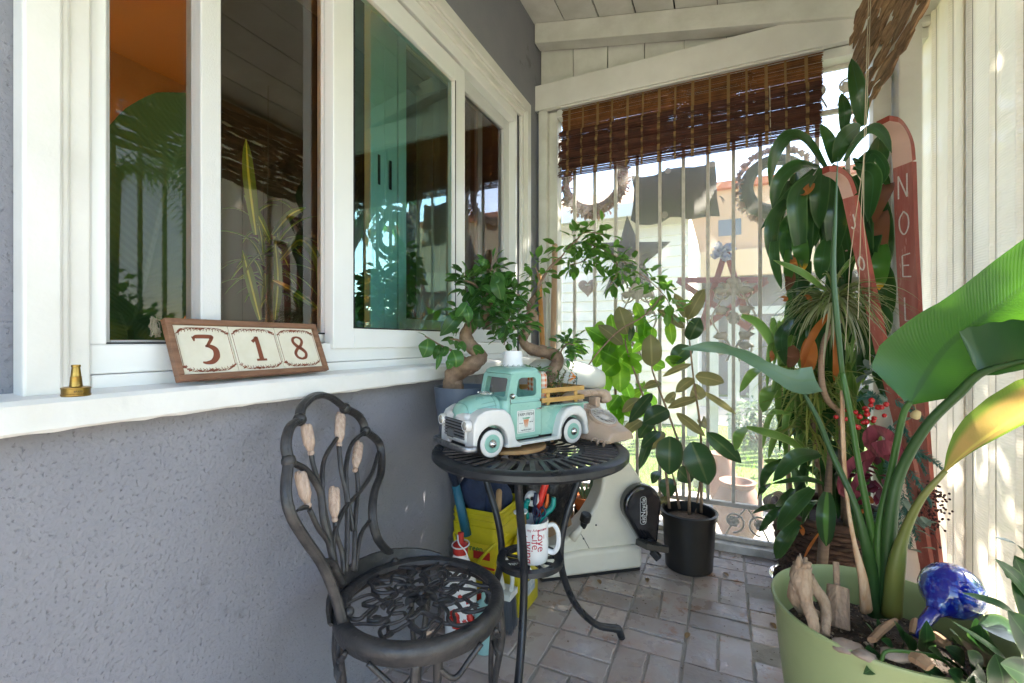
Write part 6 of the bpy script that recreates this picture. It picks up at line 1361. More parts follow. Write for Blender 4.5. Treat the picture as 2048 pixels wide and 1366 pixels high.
multi(mb, e1, [([(1125, 560), (1090, 330), (1050, 120)], 96, .2, 0), ([(1000, 600), (1005, 460), (985, 345)], 70, .3, .05), ([(935, 800), (905, 660), (850, 545)], 70, .4, 0), ([(945, 795), (1000, 650), (1110, 550)], 120, .5, -.02), ([(1000, 790), (1080, 650), (1180, 570), (1260, 620), (1312, 735)], 62, .5, -.04), ([(885, 835), (760, 655), (640, 625), (545, 760), (515, 955)], 72, .6, 0),
    ([(850, 830), (700, 815), (580, 920), (535, 1095)], 88, .5, .03), ([(810, 840), (640, 1020), (460, 1232)], 62, .5, .05), ([(860, 830), (845, 1000), (838, 1225)], 112, .2, -.02), ([(800, 880), (705, 1000), (705, 1200), (730, 1480)], 116, .2, -.05), ([(965, 850), (960, 1100), (930, 1420)], 138, .2, 0), ([(1100, 830), (1190, 900), (1160, 1185)], 110, .4, 0), ([(1240, 640), (1262, 740), (1240, 840)], 60, .3, .05), ([(1050, 770), (1140, 800), (1230, 620)], 90, .4, .02),
    ([(740, 960), (570, 1120), (530, 1300), (560, 1500)], 84, .4, .02), ([(920, 820), (1040, 960), (1090, 1180)], 90, .5, .05), ([(700, 1100), (620, 1250), (640, 1480)], 90, .3, .05), ([(900, 900), (760, 1150), (770, 1450)], 100, .4, .06), ([(1040, 900), (1010, 1200), (1060, 1500)], 110, .3, .06), ([(1150, 1000), (1130, 1250), (1160, 1560)], 110, .3, .08), ([(1100, 780), (1200, 740), (1270, 840), (1230, 960)], 56, .5, .02), ([(1060, 830), (1230, 860), (1300, 960)], 50, .5, .06), ([(760, 1000), (840, 1050), (860, 1300)], 90, .6, .08)], 1.80)
multi(mb, e2, [([(240, -80), (225, 100), (270, 320)], 62, .4, 0), ([(560, 0), (540, 120), (520, 260)], 100, .2, 0), ([(520, 440), (500, 620), (540, 860)], 120, .3, .06), ([(800, 250), (860, 420), (840, 620)], 100, .4, .1), ([(600, 480), (560, 700), (600, 1000)], 90, .3, .1), ([(900, 380), (930, 520), (900, 680)], 110, .3, .1), ([(760, 560), (800, 700), (760, 880)], 60, .5, .08), ([(330, 520), (270, 640), (300, 820)], 80, .4, .08), ([(580, 1080), (560, 1200), (540, 1366)], 90, .2, .1), ([(480, 560), (400, 640), (360, 760)], 60, .5, .1)], 1.80)
for k in range(54):
    u0 = random.uniform(1575, 1770); v0 = random.uniform(330, 640); ln = random.uniform(90, 170); du = random.uniform(-28, 28)
    lp(mb, [(u0, v0, 1.86 + .04 * (k % 3)), (u0 + du * .6, v0 + ln * .45, 1.83 + .04 * (k % 3)), (u0 + du, v0 + ln, 1.88 + .04 * (k % 3))], random.uniform(18, 34), random.uniform(.1, .6), 'strap', cup=.2)
mb.build('foliage', L_drc, dr_, smooth=True)
mb = MB(); multi(mb, e2, [([(380, -60), (395, 60), (420, 195)], 92, .2, -.03), ([(930, 30), (915, 170), (905, 325)], 100, .2, .02), ([(310, 60), (320, 200), (300, 290)], 60, .5, 0)], 1.80); mb.build('yellow_tipped_foliage', L_tip, dr_, smooth=True)
mb = MB(); multi(mb, e1, [([(1300, 930), (1200, 1080), (1125, 1290)], 118, .4, .03), ([(1250, 1100), (1230, 1250), (1240, 1420)], 110, .3, .06)], 1.82); multi(mb, e2, [([(300, 190), (330, 250), (300, 330)], 60, .3, 0), ([(330, 690), (350, 760), (310, 830)], 70, .3, 0)], 1.8); mb.build('brown_foliage', L_brn, dr_, smooth=True)
mb = MB(); multi(mb, e1, [([(800, 930), (760, 980), (715, 1020)], 52, .2, -.05)], 1.78); multi(mb, e2, [([(590, 470), (500, 580), (430, 720), (400, 850)], 46, .3, -.03), ([(450, 640), (450, 760), (440, 860)], 96, .2, -.02), ([(340, 100), (350, 150), (370, 190)], 40, .2, 0), ([(260, 370), (290, 380), (300, 400)], 36, .2, 0), ([(620, 560), (630, 800), (610, 920)], 40, .4, 0), ([(400, 360), (440, 370), (470, 400)], 30, .2, 0), ([(200, 720), (210, 760), (200, 790)], 30, .2, 0)], 1.78); multi(mb, e4, [([(490, 760), (500, 800), (505, 850)], 36, .2, -.15), ([(640, 820), (560, 940), (510, 1040)], 20, .2, -.05), ([(990, 610), (990, 640), (985, 670)], 26, .2, 0), ([(1030, 530), (1050, 560), (1040, 590)], 50, .2, 0)], 1.78, k=4.018); mb.build('dead_foliage', L_dead, dr_, smooth=True)
P = smooth_path(pxp([(1692, 340, 1.82), (1694, 480, 1.84), (1690, 620, 1.86), (1662, 655, 1.80), (1646, 695, 1.76), (1643, 757, 1.74), (1655, 800, 1.76), (1680, 824, 1.80)]), 6)
mb = MB(); mb.tube(P, [.010, .010, .011, .011, .011, .011, .011, .010], 10); mb.tube(smooth_path([P[-1], at(1684, 860, D=1.84), at(1688, 1000, D=1.9), dq], 5), .012, 10); mb.build('cane', mat('tan_cane', (.36, .25, .18), .7, col2=(.26, .17, .12), vscale=30, stretch=(1, 1, 8), bump=.4, bscale=50), dr_, smooth=True)
mb = MB(); multi(mb, e2, [([(560, 330), (400, 210), (215, 130)], 42, .4, -.08), ([(750, 100), (690, 170), (600, 290)], 28, .3, -.05), ([(10, 490), (120, 540), (220, 680), (290, 830)], 62, .4, .15), ([(690, 800), (700, 700), (660, 600)], 26, .4, 0), ([(720, 800), (730, 680), (745, 560)], 20, .5, 0), ([(500, 980), (520, 1080), (500, 1200)], 36, .3, .1)], 1.80); multi(mb, e3, [([(320, 520), (270, 550), (218, 628)], 40, .4, .2), ([(375, 600), (340, 640), (320, 716)], 60, .3, .2), ([(250, 780), (330, 800), (430, 835), (520, 900)], 36, .4, .05), ([(250, 782), (215, 820), (200, 885)], 46, .4, .1), ([(450, 830), (480, 860), (500, 900)], 40, .4, .1), ([(440, 720), (380, 715), (330, 730)], 22, .4, .1), ([(330, 930), (380, 940), (400, 1000)], 40, .4, .1)], 1.75, k=2.204)
for k in range(60):
    u0 = random.uniform(1535, 1740); v0 = random.uniform(620, 860); ln = random.uniform(60, 120); du = random.uniform(-50, 40)
    lp(mb, [(u0, v0, 1.92), (u0 + du * .6, v0 + ln * .3, 1.9), (u0 + du, v0 + ln, 1.92)], random.uniform(7, 16), random.uniform(.1, .6), 'strap', cup=.2)
mb.build('light_foliage', L_drl, dr_, smooth=True)
# ---- spidery plant in the middle of it ----
random.seed(72)
sp3 = thing('spider_plant', 'hanging tuft of thin arching grey green leaves amid the dracaena', 'plant', at(1668, 600, D=1.74))
L_spi = leafmat('spider_leaf', (.16, .20, .09), (.10, .14, .05), trans=(.45, .50, .20), tw=.4, rough=.4, island=.5); L_sp2 = leafmat('pale_spider_leaf', (.34, .36, .28), (.22, .26, .14), trans=(.6, .6, .4), tw=.4, rough=.5, island=.3)
c0 = at(1668, 598, D=1.74)
for nm, n, m_, up_ in (('leaf_tuft', 120, L_spi, .3), ('pale_leaf_tuft', 60, L_sp2, -.1)):
    mb = MB()
    for k in range(n):
        a = random.uniform(0, 6.28); d = V(math.cos(a), math.sin(a), random.gauss(up_, .45)); mb.leaf(c0 + V(0, 0, random.uniform(-.02, .02)), d, random.uniform(.16, .30), random.uniform(.006, .012), droop=random.uniform(.8, 2.2), fold=.5, shape='strap', seg=9)
    mb.build(nm, m_, sp3, smooth=True)
mb = MB(); mb.blob(c0 - V(0, 0, .02), .02, 10, 8, .2); mb.tube([c0, c0 + V(0, 0, .10), at(1690, 560, D=1.84)], .003, 5); mb.build('crown', L_spi, sp3, smooth=True)
c1 = at(1625, 790, D=1.9)
sp4 = thing('grassy_plant', 'lower tuft of thin yellowing grassy leaves in front of the grille', 'plant', c1)
mb = MB()
for k in range(190):
    a = random.uniform(0, 6.28); d = V(math.cos(a), math.sin(a), random.gauss(.3, .6)); mb.leaf(c1 + V(random.uniform(-.06, .06), random.uniform(-.06, .06), random.uniform(-.22, .12)), d, random.uniform(.14, .30), random.uniform(.007, .016), droop=random.uniform(.6, 2.4), fold=.5, shape='strap', seg=8)
mb.build('leaf_tuft', leafmat('yellowing_leaf', (.17, .19, .05), (.09, .14, .04), trans=(.6, .58, .15), tw=.5, rough=.4, island=.5), sp4, smooth=True)
mb = MB(); twigs(mb, [[c1 + V(0, 0, -.1), at(1640, 980, D=1.95), at(1650, 1050, D=2.0)], [at(1566, 760, D=2.1), at(1572, 900, D=2.1), at(1590, 1040, D=2.08)]], .009, .009); mb.build('cane', M_trk, sp4, smooth=True)

# ---- basket and the low broad leaved plant in it ----
bk0 = at(1660, 1120, D=1.93); bk0.z = 0
bas = thing('wicker_basket', 'dark brown shaggy wicker basket holding the dracaenas', 'basket', bk0)
M_wick = mat('dark_wicker', (.085, .045, .03), .8, col2=(.04, .02, .014), vscale=20, bump=1, bscale=30, bdist=.01, island=.4)
mb = MB(); NB_ = 18
for j in range(17):
    z = .01 + j * .019; r = .165 + .045 * (j / 17) + .0
    P = [bk0 + V(math.cos(a) * (r + .005 * math.cos(a * NB_ + j * math.pi)), math.sin(a) * (r + .005 * math.cos(a * NB_ + j * math.pi)), z) for a in [2 * math.pi * k / 108 for k in range(108)]]
    mb.tube(P, .0105, 6, closed=True)
for k in range(NB_): a = 2 * math.pi * k / NB_; mb.tube([bk0 + V(math.cos(a) * .163, math.sin(a) * .163, 0), bk0 + V(math.cos(a) * .208, math.sin(a) * .208, .34)], .006, 5)
mb.build('weave', M_wick, bas, smooth=True)
mb = MB(); random.seed(8)
for k in range(300):
    a = random.uniform(1.6, 4.4); z = random.uniform(.05, .34); r = .168 + .045 * z / .33; p = bk0 + V(math.cos(a) * r, math.sin(a) * r, z); mb.leaf(p, V(math.cos(a), math.sin(a), random.uniform(-.8, .5)), random.uniform(.015, .04), .006, droop=.8, seg=3, shape='strap')
mb.build('loose_fibres', M_wick, bas)
P = [bk0 + V(math.cos(a) * .21, math.sin(a) * .21, .335) for a in [2 * math.pi * k / 40 for k in range(40)]]; MB().tube(P, .014, 8, closed=True).build('rim', M_wick, bas, smooth=True)
MB().lathe([(0, .29), (.19, .285)], bk0, 24, cap=False).build('soil', M_soil, bas)
mb = MB(); hc = at(1542, 1000, D=1.85)
for k in range(6): mb.tube([hc + V(0, math.cos(b) * (.028 + k * .003), math.sin(b) * (.022 + k * .003)) + V(.03 * math.cos(b) + .004 * k, 0, 0) for b in [i * math.pi / 10 for i in range(20)]], .0026, 5, closed=True)
mb.build('coiled_handle', mat('grey_willow', (.30, .25, .22), .7, island=.3), bas, smooth=True)
low = thing('low_dracaena', 'low clump of broad glossy dark leaves rising from the wicker basket', 'plant', bk0 + V(0, 0, .29))
mb = MB(); multi(mb, e4, [([(640, 190), (450, 225), (265, 412)], 124, .3, -.05), ([(345, 238), (225, 330), (165, 475)], 76, .4, .05), ([(580, 470), (430, 620), (298, 805)], 124, .3, -.08), ([(470, 730), (350, 900), (288, 1035)], 110, .2, -.1), ([(355, 600), (250, 700), (150, 820)], 66, .4, .02), ([(350, 620), (220, 620), (95, 672)], 44, .4, .05), ([(430, 470), (360, 560), (280, 610)], 70, .4, 0), ([(570, 520), (480, 560), (360, 660)], 80, .4, 0), ([(710, 450), (520, 395), (250, 432)], 46, .5, 0), ([(640, 560), (560, 600), (500, 760)], 60, .5, -.02), ([(250, 430), (180, 480), (140, 560)], 46, .4, .05), ([(900, 560), (930, 700), (960, 900)], 90, .3, .0), ([(860, 380), (900, 500), (930, 640)], 70, .3, .03), ([(640, 400), (600, 330), (500, 280)], 60, .4, .05)], 1.72, 'strap', 4.018)
for k in range(44):
    u0 = random.uniform(1585, 1765); v0 = random.uniform(640, 960); ln = random.uniform(70, 150); du = random.uniform(-40, 40)
    lp(mb, [(u0, v0, 1.96), (u0 + du * .6, v0 + ln * .35, 1.94), (u0 + du, v0 + ln, 1.97)], random.uniform(12, 28), random.uniform(.1, .6), 'strap', cup=.2)
mb.build('foliage', L_drc, low, smooth=True)
mb = MB(); multi(mb, e4, [([(700, 500), (690, 720), (692, 935)], 132, .1, -.12)], 1.72, 'strap', 4.018); mb.build('striped_leaf', leafmat('striped_leaf', (.02, .06, .025), trans=(.1, .25, .03), tw=.2, rough=.25, rib=(.09, .22, .05), ribw=.09, island=.1), low, smooth=True)
mb = MB(); mb.tube(pxp([(1642, 1160, 1.62), (1648, 1080, 1.64), (1655, 1000, 1.68), (1660, 900, 1.75)]), [.017, .017, .014, .008], 12); mb.tube(pxp([(1697, 1130, 1.8), (1690, 1000, 1.8), (1680, 880, 1.8)]), .010, 8); mb.build('cane', mat('ringed_cane', (.22, .15, .11), .7, col2=(.15, .10, .07), vscale=4, stretch=(1, 1, 30), bump=.6, bscale=20), low, smooth=True)

# ---- festive swag by the ski ----
random.seed(88)
sw0 = at(1778, 900, D=1.66)
swg = thing('festive_swag', 'festive evergreen swag with red berries and plaid ribbon on the skis', 'garland', sw0)
def spray(mb, a, d, L, n=70, w=.028, m=.0030):
    d = d.normalized(); P = [a + d * L * i / 12 + V(0, 0, -.25 * L * (i / 12) ** 2) for i in range(13)]; mb.tube(P, .0015, 4)
    for i in range(n):
        p = P[0].lerp(P[-1], 0) ; f = i / n; q_ = P[int(f * 12)].lerp(P[min(12, int(f * 12) + 1)], (f * 12) % 1); sdv = d.cross(V(random.gauss(0, 1), random.gauss(0, 1), random.gauss(0, 1))).normalized()
        for s_ in (1, -1): mb.leaf(q_, sdv * s_ + d * .7, w * (1 - f * .5), m * 1.6, droop=.1, fold=.1, seg=2)
L_pine = leafmat('blue_green_needles', (.035, .13, .11), (.05, .16, .14), tw=.15, rough=.5, island=.3, trans=(.1, .3, .25))
mb = MB()
for (u, v, du, dv, L) in ((1790, 770, .3, -.2, .10), (1770, 790, -.5, .2, .10), (1790, 800, .6, .3, .11), (1800, 840, .4, .8, .12), (1780, 850, -.2, 1, .12), (1815, 870, .5, .9, .12), (1800, 920, .3, 1, .13), (1820, 940, .6, .8, .11), (1790, 960, .1, 1, .16), (1806, 985, .1, 1, .15), (1772, 980, -.5, 1, .12), (1810, 1010, .4, 1, .10), (1755, 790, -.9, -.1, .09), (1785, 900, -.3, .8, .12), (1830, 900, .7, .3, .09)):
    spray(mb, at(u, v, D=1.66 + random.uniform(-.03, .05)), V(CA * du, SA * du - .25, -dv), L)
mb.build('evergreen_sprigs', L_pine, swg, smooth=False)
L_euc = leafmat('silver_leaf', (.17, .23, .20), (.12, .17, .15), tw=.2, rough=.6, island=.3, trans=(.3, .4, .3))
mb = MB()
for k in range(46):
    u, v = random.choice(((1740, 740), (1765, 745), (1820, 830), (1815, 1050), (1830, 1090), (1845, 1060), (1800, 1000), (1735, 780))); d = V(random.gauss(0, 1), random.gauss(-.3, .6), random.gauss(-.1, .7)); mb.leaf(at(u + random.gauss(0, 12), v + random.gauss(0, 12), D=1.66 + random.uniform(-.05, .06)), d, .045, .026, shape='round', droop=.4, seg=4)
mb.build('silver_leaves', L_euc, swg, smooth=True)
M_berry = mat('red_berry', (.42, .01, .015), .25, coat=.3)
mb = MB()
for k in range(20):
    u, v = 1738 + random.gauss(0, 17), 825 + random.gauss(0, 17); MB().blob(at(u, v, D=1.60 + random.uniform(-.02, .03)), random.uniform(.0075, .0105), 10, 7).build('berry', M_berry, swg, smooth=True)
for u, v in ((1672, 834), (1692, 838), (1694, 820), (1726, 845)): MB().blob(at(u, v, D=1.62), .008, 10, 7).build('berry', M_berry, swg, smooth=True)
M_rib2 = mat('plaid_ribbon', (.085, .006, .015), .75, col2=(.16, .02, .04), vscale=1.2, stretch=(60, 2, 14), vcon=(.45, .55), col3=(.40, .30, .30), c3scale=40, c3lo=.66)
mb = MB()
for pts, w_, tl in (([(1760, 915, 1.64), (1740, 885, 1.60), (1750, 862, 1.58), (1775, 872, 1.60), (1795, 905, 1.63)], 26, .4), ([(1790, 905, 1.58), (1775, 895, 1.55), (1750, 900, 1.56)], 30, .2), ([(1745, 905, 1.58), (1705, 925, 1.54), (1685, 960, 1.53), (1690, 990, 1.55), (1720, 985, 1.58)], 16, .5), ([(1745, 910, 1.59), (1720, 950, 1.57), (1700, 985, 1.57)], 12, .2), ([(1760, 900, 1.58), (1790, 915, 1.57), (1812, 905, 1.58)], 26, .3)):
    P = [at(u, v, D=d) for u, v, d in pts]; n_ = (CAMP - P[0]).normalized(); wv = w_ / FPX * 1.58 / 2; mb.blade(P, [wv] * 4, [wv] * 4, [n_ + V(.3, 0, tl), n_ + V(-.3, 0, .4)], cup=.1, cross=4, seg=18)
mb.build('plaid_ribbon', M_rib2, swg, smooth=True)
mb = MB()
for k in range(26): a = random.uniform(0, 6.28); mb.leaf(at(1735 + random.gauss(0, 16), 955 + random.gauss(0, 22), D=1.63), V(math.cos(a), -.6, math.sin(a)), .05, .03, droop=.4, seg=4)
mb.build('burgundy_petals', leafmat('burgundy_petal', (.09, .008, .025), (.05, .005, .02), tw=.2, rough=.55, trans=(.3, .02, .05)), swg, smooth=True)
mb = MB(); 
for k in range(90):
    u, v = 1872 + random.gauss(0, 15), 1010 + random.gauss(0, 28); p = at(u, v, D=1.7 + random.uniform(-.03, .05)); mb.blob(p, .0045, 6, 4)
    if k % 3 == 0: mb.tube([at(1835, 990 + random.uniform(-15, 15), D=1.7), p], .0008, 3)
mb.build('dried_berry_sprigs', mat('dark_dried_berry', (.045, .012, .014), .7), swg, smooth=True)
mb = MB(); c = at(1832, 829, D=1.58); mb.lathe([(0, .016), (.008, .014), (.013, .005), (.015, -.006), (.012, -.014), (0, -.015)], c, 18, axis=(.4, -.3, 1)); mb.tube([c + V(0, 0, .016), at(1826, 790, D=1.62)], .0008, 4); tag(mb.build('bell', mat('ivory_bell', (.66, .55, .30), .35), smooth=True), 'small ivory bell hanging by a thread over the swag', 'bell')

# ---- bird of paradise in its green pot ----
GP = V(.318, 1.262, 0); GR = .212; GH = .452
bop = thing('bird_of_paradise', 'bird of paradise plant with huge paddle leaves in a sage green pot', 'plant', GP)
M_sage = mat('sage_pot_plastic', (.30, .36, .17), .4, col2=(.27, .33, .16), vscale=3, rvar=.08, bump=.05, bscale=200)
MB().lathe([(0, 0), (.150, 0), (.155, .01), (.185, .22), (.198, .33), (.206, .42), (.2105, .444), (.2135, .450), (.212, .4545), (.207, .455), (.2035, .450), (.198, .43), (.190, .34), (.188, .33), (0, .33)], GP, 96).build('pot', M_sage, bop, smooth=True, auto=50)
mb = MB(); random.seed(4); vs = []; n_ = 40; m_ = 12
for j in range(m_ + 1):
    for k in range(n_):
        r = .196 * j / m_; a = 2 * math.pi * k / n_; vs.append(GP + V(r * math.cos(a), r * math.sin(a), .385 - .02 * (j / m_) ** 2 + random.uniform(-.004, .004)))
mb.add(vs, [(j * n_ + k, (j + 1) * n_ + k, (j + 1) * n_ + (k + 1) % n_, j * n_ + (k + 1) % n_) for j in range(m_) for k in range(n_)]); mb.build('soil', M_soil, bop, smooth=True)
M_pet = leafmat('petiole_green', (.035, .10, .018), (.05, .125, .022), trans=(.1, .3, .05), tw=.1, rough=.35, island=.1, spec=.4)
M_petd = leafmat('dark_petiole', (.025, .065, .018), (.035, .085, .022), trans=(.1, .3, .05), tw=.08, rough=.4, island=.1, spec=.4)
M_peto = leafmat('olive_petiole', (.17, .17, .04), (.11, .14, .03), trans=(.3, .3, .05), tw=.1, rough=.4, island=.1)
f6 = lambda x, y: (1480 + x / 2.276, 500 + y / 2.276)
def pet(pts, D, r, m, flat=.8):
    P = [at(*f6(x, y), D=d) for (x, y), d in zip(pts, D)]; MB().tube(smooth_path(P, 6), r, 12, flat=flat).build('petiole', m, bop, smooth=True); return P
base = [(640, 1660), (630, 1500)]
pet([(618, 1660), (600, 1480), (570, 1330), (520, 1150), (420, 930), (350, 760), (268, 615)], [1.06, 1.06, 1.05, 1.06, 1.1, 1.14, 1.17], [.020, .017, .012, .008, .0075, .0065, .0045], M_petd)
pet([(640, 1660), (632, 1440), (590, 1230), (545, 1000), (500, 740), (465, 560)], [1.07, 1.07, 1.07, 1.08, 1.10, 1.12], [.020, .014, .0095, .0075, .0075, .007], M_pet)
P = [at(*f6(x, y), D=d) for x, y, d in ((465, 560, 1.12), (440, 300, 1.13), (425, 100, 1.14), (432, -120, 1.15), (445, -420, 1.16))]; MB().tube(smooth_path(P, 6), [.0075, .009, .0085, .006, .001], 10, flat=.6).build('rolled_leaf', M_petd, bop, smooth=True)
pet([(650, 1660), (632, 1400), (640, 1230), (690, 1000), (740, 760), (775, 690)], [1.06, 1.06, 1.06, 1.05, 1.03, 1.02], [.020, .014, .0105, .0085, .008, .007], M_pet)
pet([(668, 1640), (672, 1450), (690, 1180), (735, 1000), (850, 800), (1000, 650), (1100, 560), (1293, 505), (1500, 470)], [1.05, 1.05, 1.04, 1.03, .99, .95, .92, .87, .82], [.022, .019, .0155, .0125, .0115, .011, .009, .006, .003], M_petd)
pet([(690, 1660), (710, 1450), (745, 1300), (820, 1140), (935, 1005)], [1.03, 1.02, 1.01, .99, .97], [.022, .020, .012, .0085, .006], M_peto)
L_big = leafmat('paddle_leaf', (.020, .085, .012), (.034, .115, .014), trans=(.09, .26, .012), tw=.26, rough=.26, rib=(.012, .045, .015), ribw=.022, island=0, veins=.07, vein_f=520, vscale=5, edge=None)
L_bigd = leafmat('dark_paddle_leaf', (.018, .062, .016), (.026, .082, .018), trans=(.08, .24, .02), tw=.15, rough=.28, rib=(.05, .13, .05), ribw=.02, island=0, veins=.12, vein_f=520)
L_grey = leafmat('grey_paddle_leaf', (.12, .20, .15), (.09, .17, .12), trans=(.25, .45, .2), tw=.3, rough=.35, rib=(.1, .18, .1), island=0, veins=.12, vein_f=480)
L_yel = leafmat('yellowing_paddle_leaf', (.30, .19, .055), (.15, .16, .03), trans=(.22, .16, .04), tw=.4, rough=.4, rib=(.35, .28, .06), island=0, veins=.2, vein_f=420, vscale=9, edge=(.08, .16, .015), ew=(.28, .40))
def hero(pts, wl, wr, n0, n1, m, cup=.1, rag=0, seg=36):
    P = [at(*f6(x, y), D=d) for x, y, d in pts]; k = 1 / 2.276 / FPX * pts[len(pts) // 2][2]
    MB().blade(P, [w_ * k for w_ in wl], [w_ * k for w_ in wr], [n0, n1], cup=cup, cross=14, seg=seg, rag=rag).build('leaf', m, bop, smooth=True); return P
toC = V(-.5, -1, .3).normalized()
hero([(775, 700, 1.02), (850, 570, 1.01), (950, 430, .98), (1120, 300, .93), (1330, 140, .88), (1600, -60, .82), (1850, -200, .78)], [20, 212, 226, 188, 160, 152, 150, 140, 90, 10], [10, 140, 170, 190, 200, 200, 190, 160, 90, 10], V(-.5, -.85, -.1), V(-.35, -.8, .1), L_big, cup=.10)
hero([(1090, 562, .925), (1150, 545, .91), (1293, 508, .87), (1450, 470, .82), (1700, 430, .76)], [60, 215, 215, 205, 190, 160, 100, 8], [6, 20, 30, 34, 34, 30, 20, 5], V(-.4, -.9, .15), V(-.4, -.9, .25), L_bigd, cup=.15, rag=.02)
hero([(932, 1008, .97), (1020, 930, .94), (1130, 850, .91), (1293, 745, .87), (1480, 640, .82), (1620, 580, .78)], [5, 50, 92, 120, 130, 125, 90, 8], [4, 8, 14, 24, 34, 32, 22, 5], V(-.3, -.9, -.15), V(-.3, -.9, .1), L_yel, cup=.25)
lp2 = [(268, 618), (340, 590), (240, 570), (120, 520), (10, 455), (-110, 440), (-270, 452)]
P = [at(*f6(x, y), D=d) for (x, y), d in zip([(345, 590), (250, 590), (130, 535), (10, 470), (-110, 440), (-265, 452)], (1.16, 1.17, 1.2, 1.24, 1.28, 1.32))]
k = 1 / 2.276 / FPX * 1.2; MB().blade(P, [w_ * k for w_ in (75, 80, 46, 30, 34, 34, 26, 4)], [w_ * k for w_ in (60, 56, 30, 22, 34, 36, 26, 4)], [V(-.2, -.7, .5), V(-.3, -.6, .3), V(0, -.5, -.7), V(-.2, -.7, .4)], cup=.25, cross=12, seg=36).build('leaf', L_grey, bop, smooth=True)
mb = MB(); mb.tube(smooth_path([at(*f6(x, y), D=d) for x, y, d in ((575, 1640, 1.02), (560, 1500, 1.01), (520, 1330, 1.02), (490, 1150, 1.06), (470, 900, 1.10), (465, 640, 1.12))], 6), [.016, .012, .006, .005, .006, .006], 8, flat=.6); mb.build('dry_sheath', mat('dry_sheath', (.36, .20, .10), .7, col2=(.5, .36, .24), vscale=20, stretch=(4, 4, 1), bump=.5), bop, smooth=True)
# driftwood, stake, bark pieces, stones, glass globe
M_drift = mat('driftwood', (.38, .28, .20), .8, col2=(.25, .17, .11), vscale=20, stretch=(4, 4, 1), bump=.8, bscale=40, bdist=.006)
f7 = lambda x, y, d: at(1480 + x / 3.606, 1000 + y / 3.606, D=d)
dw = thing('driftwood_root', 'gnarled forked driftwood root standing in the green pot', 'driftwood', f7(540, 950, .95))
mb = MB(); random.seed(14)
mb.tube(smooth_path([f7(450, 470, 1.0), f7(440, 560, 1.0), f7(460, 640, .99), f7(480, 740, .98), f7(520, 850, .96), f7(540, 960, .95)], 5), [.018, .022, .018, .012, .012, .010], 12, lump=.07)
mb.tube(smooth_path([f7(480, 560, 1.0), f7(530, 630, 1.0), f7(600, 720, .99), f7(620, 820, .98), f7(610, 980, .95)], 5), [.016, .012, .011, .010, .009], 12, lump=.07)
mb.tube(smooth_path([f7(430, 600, 1.0), f7(420, 700, 1.02), f7(450, 800, 1.03)], 5), [.02, .022, .012], 8); mb.tube(smooth_path([f7(500, 780, 1.0), f7(560, 820, 1.02), f7(600, 860, 1.02)], 4), .007, 8)
for k in range(9): mb.tube([f7(440 + random.uniform(-30, 50), 500, 1.0), f7(440 + random.uniform(-70, 90), 440 + random.uniform(-40, 40), 1.0 + random.uniform(-.03, .03))], [.010, .003], 6)
mb.tube([f7(450, 480, 1.0), f7(432, 385, 1.0)], [.006, .001], 6); mb.build('root', M_drift, dw, smooth=True)
wk = MB(); wk.tube([f7(700, 920, 1.0), f7(705, 620, 1.03)], [.024, .022], 7); wk.beam(f7(700, 640, 1.03), f7(692, 445, 1.05), .012, .012); tag(wk.build('wooden_stake', mat('weathered_stake', (.36, .25, .17), .85, col2=(.20, .13, .09), vscale=12, stretch=(5, 5, 1), bump=1, bscale=30, bdist=.006), bevel=.002), 'weathered split wooden stake upright in the green pot soil', 'stake')
M_chip = mat('bark_chip', (.34, .21, .12), .85, col2=(.2, .12, .07), vscale=20, bump=.8, bscale=40)
wood_l = ['long tan split wood piece lying beside the plant base', 'short upright tan wood chip by the blue globe', 'reddish wood offcut lying right of the globe neck', 'curved tan bark piece at the front of the pot']
for i, (a, b, r, lb) in enumerate((((950, 1010, .88), (1115, 870, .95), .012, wood_l[0]), ((1240, 960, .90), (1262, 860, .92), .008, wood_l[1]), ((1290, 950, .93), (1500, 1050, .84), .012, wood_l[2]), ((1240, 1130, .80), (1370, 1210, .77), .013, wood_l[3]))):
    mb = MB(); A, B = f7(*a), f7(*b); mb.tube(smooth_path([A, A.lerp(B, .5) + V(0, 0, .004), B], 4), [r * .8, r, r * .7], 6, flat=.6); tag(mb.build('wood_piece', M_chip), lb, 'wood piece', 'wood pieces on the potting soil')
for i, (a, r, lb) in enumerate((((780, 1060, .90), .024, 'flat grey brown stone at the front left of the pot'), ((1120, 1120, .86), .020, 'small brown stone under the jade leaves'), ((900, 1120, .87), .016, 'rounded stone beside the flat stone'))):
    mb = MB(); mb.blob(f7(*a), r, 14, 9, .12, (1.2, .9, .45)); tag(mb.build('stone', mat('soil_stone', (.24, .18, .14), .8, col2=(.34, .28, .24), vscale=20, bump=.5), smooth=True), lb, 'stone', 'stones on the potting soil')
mb = MB(); random.seed(77)
for k in range(700):
    a = random.uniform(0, 6.28); r = .19 * math.sqrt(random.random()); mb.blob(GP + V(r * math.cos(a), r * math.sin(a), .385 - .02 * (r / .196) ** 2 + .001), random.uniform(.002, .006), 5, 4, .3, (1, 1, .6))
tag(mb.build('soil_crumbs', mat('crumbs', (.07, .045, .03), .9, col2=(.30, .24, .18), vscale=60, vcon=(.55, .6), island=.5)), 'loose crumbs of bark and perlite on the potting soil', None, kind='stuff')
gb = f7(1520, 660, .965); gneck = f7(1290, 930, .93)
glb = thing('watering_globe', 'cobalt blue and white speckled glass watering globe stuck in the soil', 'watering globe', gneck)
M_glb = mat('blue_glass', (.02, .03, .42), .06, coat=1, spec=.8); t = M_glb.node_tree; p_ = t.nodes['Principled BSDF']
